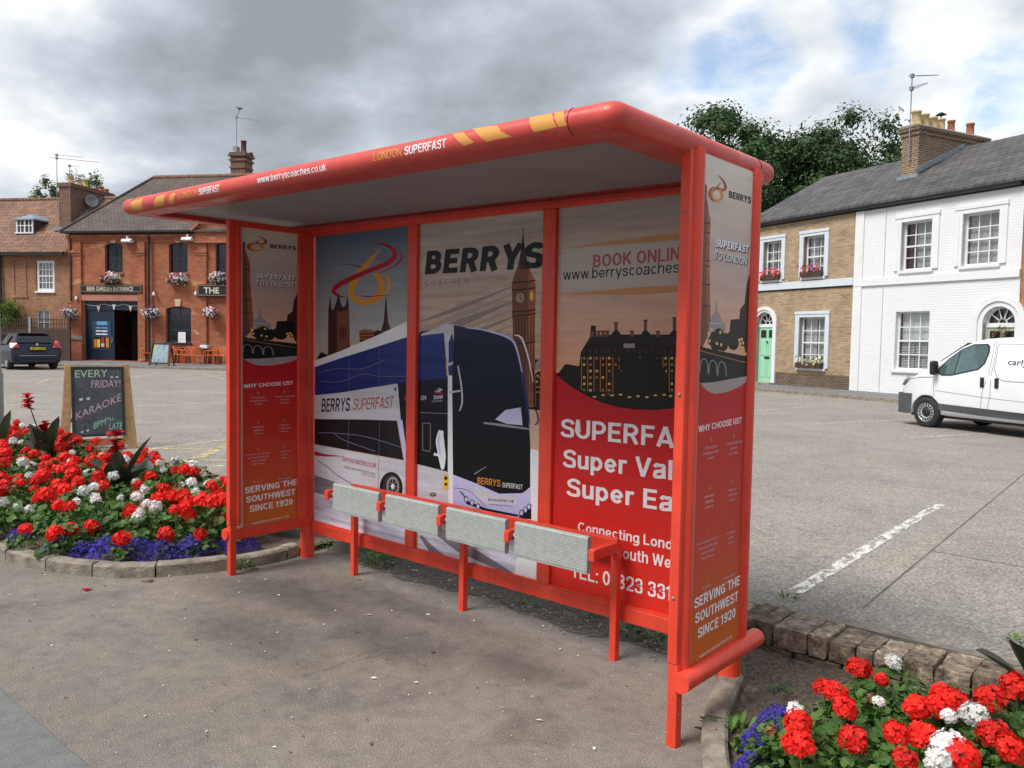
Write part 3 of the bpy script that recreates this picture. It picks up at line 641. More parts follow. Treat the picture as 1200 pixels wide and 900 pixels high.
# the coach drawn across the left and middle sheets
LG = lambda pts, o=(370,250), s=4.737: [(o[0]+x/s, o[1]+y/s) for x, y in pts]
def logo_big(a, T=lambda p: p, k=1.0):
    f = lambda pts: [T(p) for p in LG(pts)]
    w = lambda ws: [x/4.737*k for x in ws]
    a.stroke(f([(120,283),(200,285),(260,300)]), w([1,4,8]), 'p_logo_d')
    a.stroke(f([(360,195),(300,265),(240,335),(205,395),(200,450),(240,490),(300,490),(350,450),(365,400),(345,352),(318,335)]), w([2,24,34,36,34,30,30,30,32,30,12]), 'p_logo_o')
    a.stroke(f([(368,335),(400,365),(405,410),(380,455),(330,492),(270,508),(215,492)]), w([4,16,18,12,8,6,3]), 'p_logo_o')
    a.stroke(f([(288,160),(350,166),(415,190),(440,228),(420,262),(370,290),(280,325),(190,365),(125,400),(100,432),(130,460),(165,465)]), w([2,8,20,28,28,26,26,28,28,24,12,5]), 'p_logo_r')
    a.stroke(f([(440,185),(478,225),(462,272),(420,300),(350,330)]), w([3,10,12,8,3]), 'p_logo_r')
    a.stroke(f([(240,456),(290,462),(360,456),(440,451)]), w([4,7,5,1]), 'p_logo_r')
A1 = sheet(-.0, 1.0095, 'p_sky1')
logo_big(A1)
A1.poly(LG([(68,800),(70,540),(80,450),(88,530),(95,540),(112,500),(126,440),(140,500),(150,522),(166,510),(174,450),(184,505),(188,740),(150,800)]), 'p_stoned')
A1.poly(LG([(118,790),(118,540),(140,545),(150,545),(186,530),(190,740),(150,790)]), 'p_stone')
for xx in (138, 150, 162): A1.rect_(*LG([(xx,630)])[0], *LG([(xx+7,690)])[0], 'p_stoned')
A1.poly(LG([(240,655),(268,643),(318,650),(322,715),(250,728)]), 'p_stonel')
for yy in (668, 685, 702): A1.poly(LG([(242,yy),(320,yy-4),(320,yy+3),(243,yy+7)]), 'p_stoned')
A1.poly(LG([(318,660),(345,648),(435,675),(430,690),(330,715)]), 'p_stoned')
A1.poly(LG([(363,655),(378,600),(388,470),(393,468),(402,600),(420,655)]), 'p_stoned')
A1.poly(LG([(10,800),(30,770),(80,790),(190,735),(240,725),(240,745),(100,800),(10,810)]), 'p_tree')
A1.ell(*LG([(205,742)])[0], 3, 3.6, 'p_lit')
def coach(a):
    # left sheet: upper deck, livery band, lower deck
    if a.r[0] < .5: a.poly([(366,424),(400,411),(440,394),(481,375),(490,371),(490,391.5),(481,394.5),(440,407),(400,419.5),(366,431)], 'p_white')
    a.poly([(366,431),(400,419.5),(440,407),(495,389),(520,385.5),(524,447),(495,452),(366,466)], 'p_navy')
    a.poly([(366,463.5),(400,460),(465,449.5),(468,452),(472,493),(366,492)], 'p_silver')
    a.poly([(466,449),(530,440),(530,556),(493,546),(480,552),(474,540)], 'p_win')
    a.poly([(366,491),(430,491.7),(465,493),(473,539),(366,520)], 'p_black')
    a.poly([(466,493),(471.5,492),(478,540),(474,541)], 'p_lav2')
    a.poly([(366,520),(408,528),(473,540),(496,545.5),(526,553),(533,556),(556,566),(585,578.5),(612,578),(622,572),(622,607),(609,607),(570,602),(531,592),(480,585),(440,580),(366,556)], 'p_silver')
    a.poly([(366,528),(380,532),(405,535),(380,535),(366,533.5)], 'p_logo_r')
A1.poly([(366,520),(480,545),(480,650),(366,650)], 'p_lav')
coach(A1)
A1.poly([(366,556),(420,574),(480,585),(480,604),(420,592),(366,576)], 'p_lavd')
for pts in ([(373,437),(395,432),(425,432),(452,421)], [(373,446),(392,448),(410,444),(425,438),(445,441),(478,441)], [(373,507),(398,508),(430,512),(470,524)], [(373,540),(385,548),(397,558),(425,574)], [(392,508),(404,516),(440,529)]):
    A1.stroke(pts, 1.0, 'p_line')
for x0, x1, y0, y1 in ((409,409,421,457), (445,444.5,410,455), (445,444,493,537), (409,408,492,528), (444,443,538,580)): A1.stroke([(x0,y0),(x1,y1)], .5, 'p_line')
A1.ell(463.5, 456, 1.2, 2.4, 'p_blue')
A1.text('BERRYS', (376.7,482.7), (409.8,481.7), 15.5, 'p_ink', .03, .10)
A1.text('SUPERFAST', (413.5,480.5), (460.5,478.3), 13.5, 'p_rust', .01, .16)
A1.text('berryscoaches.co.uk', (401.7,540.5), (440.8,548.3), 7, 'p_logo_r', .01, .05)
A1.text('Linking London and the West Country', (403,548), (440,557), 3.2, 'p_ink', .0, 0, res=2)
A1.text('01823 331356', (424,556.5), (440,560.5), 2.6, 'p_rust', .0, 0, res=2)
A1.rect_(474.5,463.5,479,469.5,'p_rust')
A1.ell(458.5,572,13.5,19,'p_black'); A1.ell(459.5,571,10.5,15.5,'p_tyre'); A1.ell(460.5,570,7.5,11.5,'p_grey'); A1.ell(460.5,570,5.5,8.8,'p_tyre')
for k in range(8):
    t = k*math.pi/4; A1.stroke([(460.5,570), (460.5+6.5*math.cos(t), 570+10*math.sin(t))], .8, 'p_grey', 2)
A1.ell(460.5,570,2,3,'p_white')
A1.mb.build('poster', SH, recalc=False)
A2 = sheet(1.0955, 2.0995, 'p_sky2')
for k in range(7):
    y = 352+k*9; A2.stroke([(490,y+26),(540,y+8),(600,y-16)], [1,5+k%3*2,1], 'p_str1' if k % 2 else 'p_str2')
Z5 = lambda pts: [(480+x/4.09, 230+y/4.09) for x, y in pts]
Z6 = lambda pts: [(480+x/3.333, 430+y/3.333) for x, y in pts]
A2.poly(Z6([(455,-30),(530,-30),(530,175),(455,165)]), 'p_tree')
A2.poly(Z5([(596,840),(605,800),(625,770),(645,735),(645,840)]), 'p_grey')
for x, y, r in ((492,20,5),(505,12,4),(500,35,4),(512,42,5),(486,50,3),(497,58,4)): A2.ell(*Z6([(x,y)])[0], r/3.3, r/3.3, 'p_lit')
A2.stroke(Z6([(472,110),(485,85),(500,78),(520,84)]), 1.5, 'p_litd'); A2.stroke(Z6([(472,130),(486,105),(502,98),(520,104)]), 1.5, 'p_litd')
A2.poly(Z6([(465,165),(530,172),(530,322),(465,318)]), 'p_tan')
A2.poly(Z5([(543,150),(547,150),(549,235),(568,330),(598,400),(604,430),(600,700),(606,1010),(498,1010),(496,700),(490,430),(497,395),(522,320),(540,235)]), 'p_stone')
A2.poly(Z5([(571,340),(598,402),(604,430),(600,700),(606,1010),(572,1010),(570,560)]), 'p_stonel')
for yy in (405, 440, 545, 565, 700): A2.poly(Z5([(490,yy+6),(570,yy),(604,yy-6),(604,yy+1),(570,yy+8),(490,yy+13)]), 'p_stoned')
for xx in (508, 522, 536, 550, 580, 592): A2.poly(Z5([(xx,580),(xx+4,580),(xx+4,1000),(xx,1000)]), 'p_stoned', up=False)
A2.poly(Z5([(525,320),(543,180),(566,322),(560,350),(530,350)]), 'p_stoned')
A2.ell(*Z5([(530,487)])[0], 6.3, 7.2, 'p_stoned'); A2.ell(*Z5([(530,487)])[0], 5.3, 6.2, 'p_clock'); A2.ell(*Z5([(585,478)])[0], 2.2, 6, 'p_lit')
A2.stroke(Z5([(530,487),(530,468)]), .8, 'p_black', 2); A2.stroke(Z5([(530,487),(542,494)]), .8, 'p_black', 2)
A2.poly([(490,580),(640,600),(640,700),(490,700)], 'p_lav')
A2.poly([(622,526),(640,530),(640,700),(600,690),(615,600)], 'p_white')
coach(A2)
A2.poly([(493,388),(520,385.5),(524,447),(493,452)], 'p_navy')
A2.poly(Z6([(42,52),(152,46),(152,412),(42,384)]), 'p_win')
A2.poly(Z5([(55,662),(175,612),(215,615),(200,640),(165,655),(55,668)]), 'p_silver')
A2.poly(Z5([(165,650),(208,618),(245,900),(190,900)]), 'p_silver')
A2.poly(Z5([(188,700),(205,655),(230,780),(188,800)]), 'p_navy'); A2.poly(Z5([(185,815),(232,795),(240,900),(192,900)]), 'p_navy')
A2.poly([(532.6,381.6),(560.7,386),(597,396),(606,408),(611,430),(619,480),(621.6,520),(621.6,571),(612,578),(585,578.5),(558,566.5),(531,556),(530,450)], 'p_win')
A2.poly([(598,396),(603,402),(612,430),(620,480),(621.6,500),(617,480),(609,430),(604,410)], 'p_navy')
A2.stroke([(546,384),(572,387.5),(598,397),(606,410),(612,436)], [1,2,2.5,2,1], 'p_lav2')
A2.poly([(525,440),(530,440),(531,556),(531,592),(526,590),(525,553)], 'p_white')
A2.poly(Z6([(335,205),(375,168),(435,158),(442,228),(380,222)]), 'p_lav2')
A2.poly(Z6([(290,215),(360,222),(470,240),(470,246),(360,232),(290,222)]), 'p_grey')
A2.poly([(531,556),(558,566.5),(585,578.5),(612,578),(622,572),(622,607),(609,607),(570,602),(531,592)], 'p_lav2')
A2.poly([(556,570),(583,582),(606,582),(606,590),(570,590),(556,580)], 'p_silver')
A2.poly(Z6([(192,482),(205,488),(222,535),(290,560),(420,585),(430,578),(300,552),(232,525)]), 'p_ink')
A2.poly(Z6([(425,590),(440,560),(476,535),(476,595)]), 'p_ink')
for x, y in ((222,517),(245,530),(268,545),(438,570),(453,558),(467,546)):
    A2.ell(*Z6([(x,y)])[0], 2.7, 3.8, 'p_blue'); A2.ell(*Z6([(x,y)])[0], 1.7, 2.6, 'p_silver')
A2.stroke(Z6([(170,472),(235,485),(300,548)]), .5, 'p_ink')
for x0, x1, y0, y1 in ((52,52,220,325), (82,82,220,325), (52,82,220,220), (52,82,325,330)): A2.stroke(Z6([(x0,y0),(x1,y1)]), .6, 'p_grey')
A2.stroke(Z6([(44,178),(150,182)]), .6, 'p_grey'); A2.stroke(Z6([(45,384),(150,411)]), .8, 'p_silver')
A2.text('BERRYS', (559.5,566.8), (586.3,570.4), 8, 'p_orange', .03, .08)
A2.text('SUPERFAST', (588.6,570.8), (612.2,573.6), 5.6, 'p_white', .01, .16)
A2.text('berryscoaches.co.uk', (572.4,587), (602.4,589.2), 4, 'p_ink', .01)
A2.text('Linking London and the West Country', (573.5,591.5), (601,594), 1.6, 'p_ink', .0, res=1)
A2.text('ON', (493.4,469), (499.5,468.6), 5.2, 'p_white', .01)
A2.poly(Z6([(98,98),(118,82),(130,90),(126,98)]), 'p_white'); A2.poly(Z6([(101,97),(118,85),(122,88),(108,98)]), 'p_logo_r'); A2.poly(Z6([(116,98),(128,89),(130,94),(124,99)]), 'p_blue')
A2.poly(Z6([(96,106),(104,98),(130,99),(131,108),(112,104)]), 'p_logo_r')
A2.text('British', (508.8,468), (519.3,467), 4.6, 'p_white', .02, res=2); A2.text('LET\'S DRIVE HAPPY', (506.5,471.3), (519,470.5), 1.7, 'p_white', 0, res=1)
A2.stroke(Z6([(124,248),(120,290),(128,350),(130,400)]), [5,10,9,3], 'p_white'); A2.stroke(Z6([(118,262),(114,300),(122,345)]), [2,3,2], 'p_lav2'); A2.stroke(Z6([(96,340),(118,345)]), 3, 'p_white')
A2.stroke(Z6([(190,-5),(204,80),(206,140),(196,172)]), [1.5,2,2,1.2], 'p_silver'); A2.stroke(Z6([(156,100),(204,92)]), [3,1.5], 'p_silver')
A2.rect_(*Z6([(133,420)])[0], *Z6([(153,478)])[0], 'p_yellow'); A2.ell(*Z6([(143,434)])[0], 2, 2.2, 'p_black'); A2.ell(*Z6([(143,458)])[0], 1.7, 1.9, 'p_black')
A2.ell(507.6,579.4,3.6,2.3,'p_ink'); A2.ell(507.6,579.4,2.6,1.3,'p_grey')
A2.stroke(Z5([(505,665),(530,672),(548,700),(575,790),(595,890)]), [1,2,2,1.6,1], 'p_white'); A2.stroke(Z6([(478,0),(487,60),(489,150),(500,185),(502,215),(490,226)]), 1.4, 'p_black')
A2.stroke(Z6([(255,418),(275,405),(300,390)]), [1.5,.8,.5], 'p_grey')
A2.stroke([(493,607),(540,640),(600,672)], [4,14,3], 'p_lavd'); A2.stroke([(493,628),(520,655),(560,668)], [3,10,3], 'p_lavd')
A2.text('BERRYS', (498,321.6), (634.5,314), 27, 'p_ink', .055, .16)
A2.text('C O A C H E S', (498.5,334.8), (548.5,332.6), 6.6, 'p_grey', 0)
A2.mb.build('poster', SH, recalc=False)
A3 = sheet(2.1885, W-.105, 'p_sky3')
Z7 = lambda pts: [(630+x/3.333, 230+y/3.333) for x, y in pts]
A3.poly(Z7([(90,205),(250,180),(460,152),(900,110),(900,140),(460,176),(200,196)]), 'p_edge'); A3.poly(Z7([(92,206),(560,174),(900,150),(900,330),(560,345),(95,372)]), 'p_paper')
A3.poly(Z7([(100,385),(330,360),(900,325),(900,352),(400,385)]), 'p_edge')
A3.text('BOOK ONLINE', (695,313.6), (796.5,304.8), 14.5, 'p_pink', .035, prefix='BOOK ONLIN')
A3.text('www.berryscoaches.co.uk', (660,328.2), (796,319.4), 12, 'p_ink', .012, prefix='www.berryscoaches')
A3.poly(Z7([(60,690),(82,690),(105,658),(112,655),(162,664),(168,610),(205,548),(208,505),(227,505),(230,545),(262,540),(540,540),(900,535),(900,900),(500,900),(250,830),(60,720)]), 'p_roof')
for x in (208, 232, 250, 266, 300, 362, 415, 464, 528, 575, 640, 700):
    y = {300: 492, 415: 482, 528: 472, 640: 475}.get(x, 525); A3.rect_(*Z7([(x,y)])[0], *Z7([(x+13,548)])[0], 'p_stone'); A3.rect_(*Z7([(x-2,y)])[0], *Z7([(x+15,y+5)])[0], 'p_stoned')
    if y < 500: A3.poly(Z7([(x-25,556),(x,524),(x+14,524),(x+38,556)]), 'p_roof')
A3.rect_(*Z7([(336,575)])[0], *Z7([(380,592)])[0], 'p_grey')
for i in range(20):
    x = 172+i*24.5
    A3.stroke(Z7([(x,628),(x,765)]), .9, 'p_litd', 2)
    for j in range(6):
        y = 628+j*25
        lit = random.random(); mt = 'p_yellow' if (j == 4 and i < 2) else ('p_lit' if lit < .22 else ('p_litd' if lit < .62 else 'p_stoned'))
        A3.rect_(*Z7([(x+6,y)])[0], *Z7([(x+15,y+9)])[0], mt, up=False)
    A3.ell(*Z7([(x+9,604)])[0], 2, 2.6, 'p_stoned', up=False)
for i in range(14): A3.ell(*Z7([(170+i*27, 782+random.uniform(-8,8))])[0], 2.0, 1.2, 'p_lit')
for dx, dy, r in ((0,0,75),(-55,25,45),(60,20,50),(-30,-45,40),(30,-40,45),(-70,60,30),(80,60,32),(10,60,60)): A3.ell(*Z7([(400+dx,705+dy)])[0], r/3.33, r/3.33, 'p_tree', up=False)
for i in range(26): t = random.uniform(0, 6.28); A3.ell(*Z7([(400+92*math.cos(t), 705+80*math.sin(t))])[0], 4, 3.4, 'p_tree', up=False)
A3.poly(Z7([(60,690),(150,750),(200,765),(560,800),(560,850),(60,780)]), 'p_tree')
for i in range(10): A3.ell(*Z7([(190+i*34, 778+random.uniform(-6,10))])[0], 2.2, 1.0, 'p_lit')
lc = [(645,434),(652.5,438.5),(663,448),(675,456.5),(690,465),(705,471.5),(724,477),(744,479.5),(768,480.5),(792,478.4),(815,474),(840,465),(862,452),(880,440),(880,800),(640,800)]
A3.poly(lc, 'p_red')
A3.text('SUPERFAST', (658,511.7), (790,525), 21.5, 'p_white', .034, prefix='SUPERFA')
A3.text('Super Value', (660.7,547), (788,562.5), 21, 'p_white', .033, prefix='Super Val')
A3.text('Super Easy', (665,580.7), (789,600), 21, 'p_white', .033, prefix='Super Ea')
A3.text('Connecting London', (677.7,622.6), (788,644.3), 11.4, 'p_white', .025, prefix='Connecting Lond')
q0 = PPL.uv(726.7,659.3); q1 = PPL.uv(789,664.6); wq = (q1[0]-q0[0])
A3.text('& the South West', (2.40, q0[1]+.02), (2.925, .505), .058, 'p_white', .025, prefix='& the South We', px=False)
A3.text('TEL: 01823 331356', (670,675.8), (788,704.6), 16.2, 'p_white', .025, prefix='TEL: 01823 331')
A3.mb.build('poster', SH, recalc=False)
# ------------------------------------------------------------------ side panels: same sheet on each face
RP = Plane((W+.002, 0, 0), math.pi/2)
def side_sheet(x, sgn, flip):
    """x: printed face; sgn: outward direction; flip: reading direction runs from back to front"""
    c0, c1 = .100, .530
    to3 = (lambda a, z, L: (x+sgn*.00003*L, (c0+c1-a) if flip else a, z))
    a = Art((c0, c1, .308, 2.334), lambda px, py: RP.uv(px, py), to3)
    a.rect_(c0, .308, c1, 2.334, 'p_skys', px=False)
    Z = lambda pts: [(800+px/3.21, 200+py/3.21) for px, py in pts]
    T = lambda p: (828.5+(p[0]-388)*.29+ (0), 205+(p[1]-283)*.34+ (p[0]-388)*.10)
    a.poly(Z([(60,5),(92,60),(90,120),(104,190),(100,330),(105,600),(62,690),(60,600)]), 'p_stone')
    a.poly(Z([(84,70),(92,110),(104,190),(100,330),(103,560),(90,600),(88,330),(92,200)]), 'p_stonel')
    for yy in (190, 225, 330, 350, 420, 500): a.poly(Z([(60,yy),(104,yy+8),(104,yy+13),(60,yy+5)]), 'p_stoned')
    a.poly(Z([(238,700),(212,560),(216,520),(232,500),(240,430),(250,390),(260,380),(262,700)]), 'p_stoned')
    a.poly(Z([(96,600),(100,575),(110,548),(122,530),(124,490),(128,490),(130,530),(144,552),(150,575),(160,570),(160,610),(96,610)]), 'p_grey')
    a.stroke(Z([(100,572),(148,578)]), .8, 'p_silver'); a.poly(Z([(176,600),(180,560),(208,558),(236,565),(236,640),(176,640)]), 'p_roof')
    for px_, py_, r in ((118,625,16),(135,615,18),(110,640,16),(185,630,22),(160,635,20),(205,620,20),(225,640,16),(150,655,20),(190,650,20),(125,655,20)): a.ell(*Z([(px_,py_)])[0], r/3.2, r/2.6, 'p_tree', up=False)
    for px_, py_ in ((108,598),(141,608),(144,655),(128,650),(212,637),(221,634),(216,650),(226,648),(100,640),(235,690),(96,612)): a.ell(*Z([(px_,py_)])[0], 1.3, 2.0, 'p_lit')
    a.poly(Z([(60,660),(120,675),(250,700),(262,770),(200,790),(62,812)]), 'p_tree')
    for k in range(3):
        cx = 78+k*34; a.stroke(Z([(cx-15,760+k*6),(cx-12,722+k*5),(cx,708+k*5),(cx+13,722+k*6),(cx+17,762+k*6)]), .9, 'p_grey')
    a.stroke(Z([(62,676),(120,692),(235,722)]), 1.0, 'p_litd')
    a.poly(Z([(60,800),(120,795),(255,770),(262,860),(60,860)]), 'p_river')
    a.poly(Z([(-20,700),(20,740),(66,800),(84,822),(104,835),(124,839),(150,836),(185,826),(220,808),(243,788),(268,760),(330,700),(330,1950),(-60,1950)]), 'p_reds')
    # small swoosh mark
    def S(pts): return [(830+u*1.0, 226+v+u*.28) for u, v in pts]
    a.stroke(S([(2,5),(4,-2),(9,-8),(14,-16)]), [1.8,2.6,1.8,.6], 'p_rust')
    a.stroke(S([(12,-24),(18,-18),(20,-12),(17,-8),(10,-8),(4,-6),(1,0),(3,6),(7,8)]), [.6,2.2,2.9,3.0,2.7,2.7,2.5,1.8,.8], 'p_rust')
    a.stroke(S([(13,-8),(16,-2),(14,4),(9,7),(5,4),(4,-2),(7,-8)]), [2.6,2.9,2.6,2.6,2.4,2.1,1.5], 'p_logo_o')
    a.text('BERRYS', (853.9,231.6), (879.4,238.6), 8.2, 'p_ink', .045, 0)
    for o, mt in (((1.0,1.3), 'p_shadowtxt'), ((0,0), 'p_white')):
        a.text('SUPERFAST', (837.5+o[0],289+o[1]), (876.5+o[0],296.5+o[1]), 9.4, mt, .06, .16)
        a.text('TO LONDON', (836.5+o[0],303+o[1]), (874+o[0],311+o[1]), 9.4, mt, .022, .16)
    a.text('WHY CHOOSE US?', (818,506.8), (868.3,495.5), 7.6, 'p_white', .028)
    items = [[('WiFi and USB','charging on most','coaches'), ('Individual','lighting','controls'), ('Hostess/steward serving hot','and cold drinks and','selected light','refreshments'), ('No ticket','amendment','fees')],
             [('On board toilet and','washroom','facilities'), ('Fully air','conditioned','coaches'), ('Reclining','padded','seats'), ('Extra baggage','allowance')]]
    zr = [1.175, .975, .79, .60]
    for cix, cc in ((0, .215), (1, .42)):
        for r in range(4):
            for li, tt in enumerate(items[cix][r]):
                w = min(.0085*len(tt), .19); zz = zr[r]-.022*li
                a.text(tt, (cc-w/2, zz), (cc+w/2, zz), .0105, 'p_silver', .0, px=False, res=1, up=False)
            a.ell(cc, zr[r]+.036, .010, .009, 'p_litd', 10, px=False, up=False)
    for t, p, q in (('SERVING THE', (813,713.5), (866.3,684.8)), ('SOUTHWEST', (814,731), (864,703.5)), ('SINCE 1920', (817,748.3), (861,722.5))):
        a.text(t, p, q, 12.0, 'p_white', .04)
    a.text('www.berryscoaches.co.uk', (819,771.5), (856.5,747), 4.2, 'p_white', .012, res=2)
    return a
for x0, outs in ((W-.004, ((W+.0025, 1, False), (W-.0045, -1, True))), (-.0210, ((-.0145, 1, False), (-.0215, -1, True)))):
    b = MB(); b.box(x0, x0+.006, .078, .553, .306, 2.336, 'p_back')
    for x, sg, fl in outs:
        a = side_sheet(x, sg, fl)
        k = len(b.v); mp = [b.m(m) for m in a.mb.mats]
        b.v += a.mb.v; b.f += [tuple(k+i for i in f) for f in a.mb.f]; b.mi += [mp[i] for i in a.mb.mi]; b.sm += a.mb.sm
    o = b.build('side_poster', SH, recalc=False)
# ------------------------------------------------------------------ perch bench
b = MB()
for z in (.13,.19,.60,1.4,2.1): b.lathe([(0,.0),(.006,.0),(.007,-.003),(0,-.004)], (W+.0005,.022,z) if z < .3 else (W-.025,-.0035,z), 8, 'steel', 'x' if z < .3 else 'y')
b.build('screws', SH)
BE = thing('perch_bench', 'red tubular perch bench with four grey tip-up seat pads in front of the shelter panels', 'bench', (1.6,.55,0))
def BM(): m = MB(); m.X = Matrix.Translation((-1.6,-.55,0)); return m
b = BM(); b.box(.535, 2.668, .572, .604, .545, .618); b.build('back_rail', BE, 0.006)
for x in (.562, 1.588, 2.655):
    b = BM(); b.box(x-.019, x+.019, .567, .607, -.02, .5445 if x < 2.6 else .598); b.build('leg', BE, 0.004)
for x, full in ((.553, 1), (1.077, 0), (1.604, 0), (2.116, 0), (2.660, 1)):
    b = BM(); b.box(x-.019, x+.019, .372, .5715, .552, .604); b.box(x-.017, x+.017, .360, .378, .545, .600)
    b.build('arm', BE, 0.004)
for k, (x0, x1) in enumerate(((.590, 1.045), (1.112, 1.572), (1.638, 2.084), (2.150, 2.618))):
    b = BM(); zb, zt, yf = .468, .652, .388
    prof2 = [(yf, zb+.006), (yf+.004, zb), (yf+.03, zb), (yf+.034, zb+.01), (yf+.034, zt-.014), (yf+.026, zt), (yf+.008, zt), (yf, zt-.008)]
    nn = 21
    fr = []
    for i in range(nn*2+1):
        pass
    pt_ = (zt-zb-.020)/15
    for i in range(15): z_ = zt-.010-pt_*i; fr += [(yf, z_), (yf, z_-pt_*.58), (yf+.0022, z_-pt_*.70), (yf+.0022, z_-pt_*.88)]
    prof2 = [(yf+.004, zb), (yf+.03, zb), (yf+.034, zb+.01), (yf+.034, zt-.014), (yf+.026, zt), (yf+.008, zt)] + fr
    b.prism(prof2, x0, x1, 'x', 'pad'); o = b.build('seat_pad', BE)
    b = BM(); zc = .576
    b.tube([(x0-.022, yf+.016, zc), (x0-.001, yf+.016, zc)], .010, 10, 'white'); b.tube([(x1+.001, yf+.016, zc), (x1+.022, yf+.016, zc)], .010, 10, 'white')
    b.build('pivot', BE)
MT['jointgrey'] = pm('joint_grey', (0.12,0.105,0.09), 0.95, 0.5, 3, world=True)
MT['ground'] = pm('far_ground', (0.12,0.11,0.09), 0.95, 0.3, 0.3, world=True)
MT['dirt'] = pm('dirt_edge', (0.085,0.072,0.058), 0.95, 0.5, 20, bmp=0.8, bscale=70, world=True)
MT['kerb'] = pm('weathered_kerb_concrete', (0.235,0.205,0.165), 0.9, 0.45, 11, bmp=0.8, bscale=60, world=True)
MT['farpave'] = pm('far_pavement', (0.17,0.165,0.16), 0.9, 0.25, 2, world=True)
MT['litterw'] = pm('pale_litter', (.62,.60,.55), .9, .1, 5)
MT['litterb'] = pm('brown_leaf_litter', (.16,.09,.045), .9, .4, 30)
# ------------------------------------------------------------------ ground materials
def tarmac(name, lo, hi, agg, stain=0.5, grain=260, patch=None, specks=0.5, bmp=0.35):
    m, nt, b = newmat(name); P = N(nt, 'ShaderNodeNewGeometry').outputs['Position']
    n1 = noise_node(nt, 0.55, 6, 0.62, P); r1 = ramp(nt, n1.outputs[0], [(0.3, lo), (0.7, hi)])
    n2 = noise_node(nt, grain, 2, 0.6, P); r2 = ramp(nt, n2.outputs[0], [(0.32, (0.42,)*3), (0.5, (1,)*3), (0.70, (1.8,)*3)])
    v = mix(nt, 0.9 if grain > 100 else .68, r1.outputs[0], r2.outputs[0], 'MULTIPLY')
    n3 = noise_node(nt, 1.7, 8, 0.62, P, 0.0); r3 = ramp(nt, n3.outputs[0], [(0.30, (1-stain,)*3), (0.47, (1,)*3), (0.75, (1.12,1.1,1.06))])
    v = mix(nt, 1.0, v, r3.outputs[0], 'MULTIPLY')
    vo = N(nt, 'ShaderNodeTexVoronoi', feature='DISTANCE_TO_EDGE'); vo.inputs['Scale'].default_value = 0.9
    wv = noise_node(nt, 3, 5, 0.7, P); ad = mix(nt, 0.25, P, wv.outputs['Color'], 'ADD'); nt.links.new(ad, vo.inputs['Vector'])
    rc = ramp(nt, vo.outputs['Distance'], [(0.0, (0.55,)*3), (0.006, (1,)*3)]); gate = noise_node(nt, 0.8, 2, 0.5, P)
    gr = ramp(nt, gate.outputs[0], [(0.64, (0,)*3), (0.70, (1,)*3)])
    cm = mix(nt, gr.outputs[0], (1,1,1), rc.outputs[0]); v = mix(nt, 0.8, v, cm, 'MULTIPLY')
    v2 = N(nt, 'ShaderNodeTexVoronoi', feature='F1'); v2.inputs['Scale'].default_value = 95; v2.inputs['Randomness'].default_value = 1; nt.links.new(P, v2.inputs['Vector'])
    rs = ramp(nt, v2.outputs['Distance'], [(0.16, (1,)*3), (0.26, (0,)*3)]); sep = N(nt, 'ShaderNodeSeparateColor'); nt.links.new(v2.outputs['Color'], sep.inputs[0])
    gt = N(nt, 'ShaderNodeMath', operation='GREATER_THAN'); gt.inputs[1].default_value = 1-0.10*specks; nt.links.new(sep.outputs[0], gt.inputs[0])
    ml = N(nt, 'ShaderNodeMath', operation='MULTIPLY'); nt.links.new(rs.outputs[0], ml.inputs[0]); nt.links.new(gt.outputs[0], ml.inputs[1])
    v = mix(nt, ml.outputs[0], v, agg)
    n5 = noise_node(nt, 11, 9, .72, P); r5 = ramp(nt, n5.outputs[0], [(.32, (.74,)*3), (.5, (1,)*3), (.70, (1.2,1.19,1.16))]); v = mix(nt, .9, v, r5.outputs[0], 'MULTIPLY')
    if name == 'pavement_tarmac':      # soft-edged darker patches on the ground beneath the shelter
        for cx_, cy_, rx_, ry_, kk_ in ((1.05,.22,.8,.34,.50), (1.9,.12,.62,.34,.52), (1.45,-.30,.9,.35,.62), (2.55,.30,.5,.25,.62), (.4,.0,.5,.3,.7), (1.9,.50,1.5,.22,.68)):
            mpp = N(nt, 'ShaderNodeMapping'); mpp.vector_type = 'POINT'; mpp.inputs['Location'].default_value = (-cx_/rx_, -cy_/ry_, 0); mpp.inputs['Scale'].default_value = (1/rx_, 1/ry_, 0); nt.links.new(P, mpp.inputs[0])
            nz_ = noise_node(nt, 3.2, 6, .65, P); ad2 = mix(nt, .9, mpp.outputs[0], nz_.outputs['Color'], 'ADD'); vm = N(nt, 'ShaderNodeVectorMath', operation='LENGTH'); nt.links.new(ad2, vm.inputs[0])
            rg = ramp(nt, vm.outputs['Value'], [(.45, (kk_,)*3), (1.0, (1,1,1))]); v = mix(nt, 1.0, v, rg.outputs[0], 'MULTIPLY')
    nt.links.new(v, b.inputs['Base Color']); b.inputs['Roughness'].default_value = 0.88; b.inputs['Specular IOR Level'].default_value = 0.35
    h = mix(nt, 0.4, n2.outputs[0], v2.outputs['Distance']); bump(nt, b, h, bmp, 0.004); MT[name] = m; return m, nt, b, v
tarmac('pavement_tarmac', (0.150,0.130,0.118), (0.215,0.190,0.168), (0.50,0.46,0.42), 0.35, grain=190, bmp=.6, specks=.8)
tarmac('road_tarmac', (0.135,0.14,0.138), (0.175,0.18,0.178), (0.38,0.38,0.36), 0.3)
tarmac('carpark_concrete', (0.215,0.196,0.176), (0.275,0.252,0.228), (0.60,0.57,0.51), 0.16, grain=48, specks=3.0, bmp=.8)




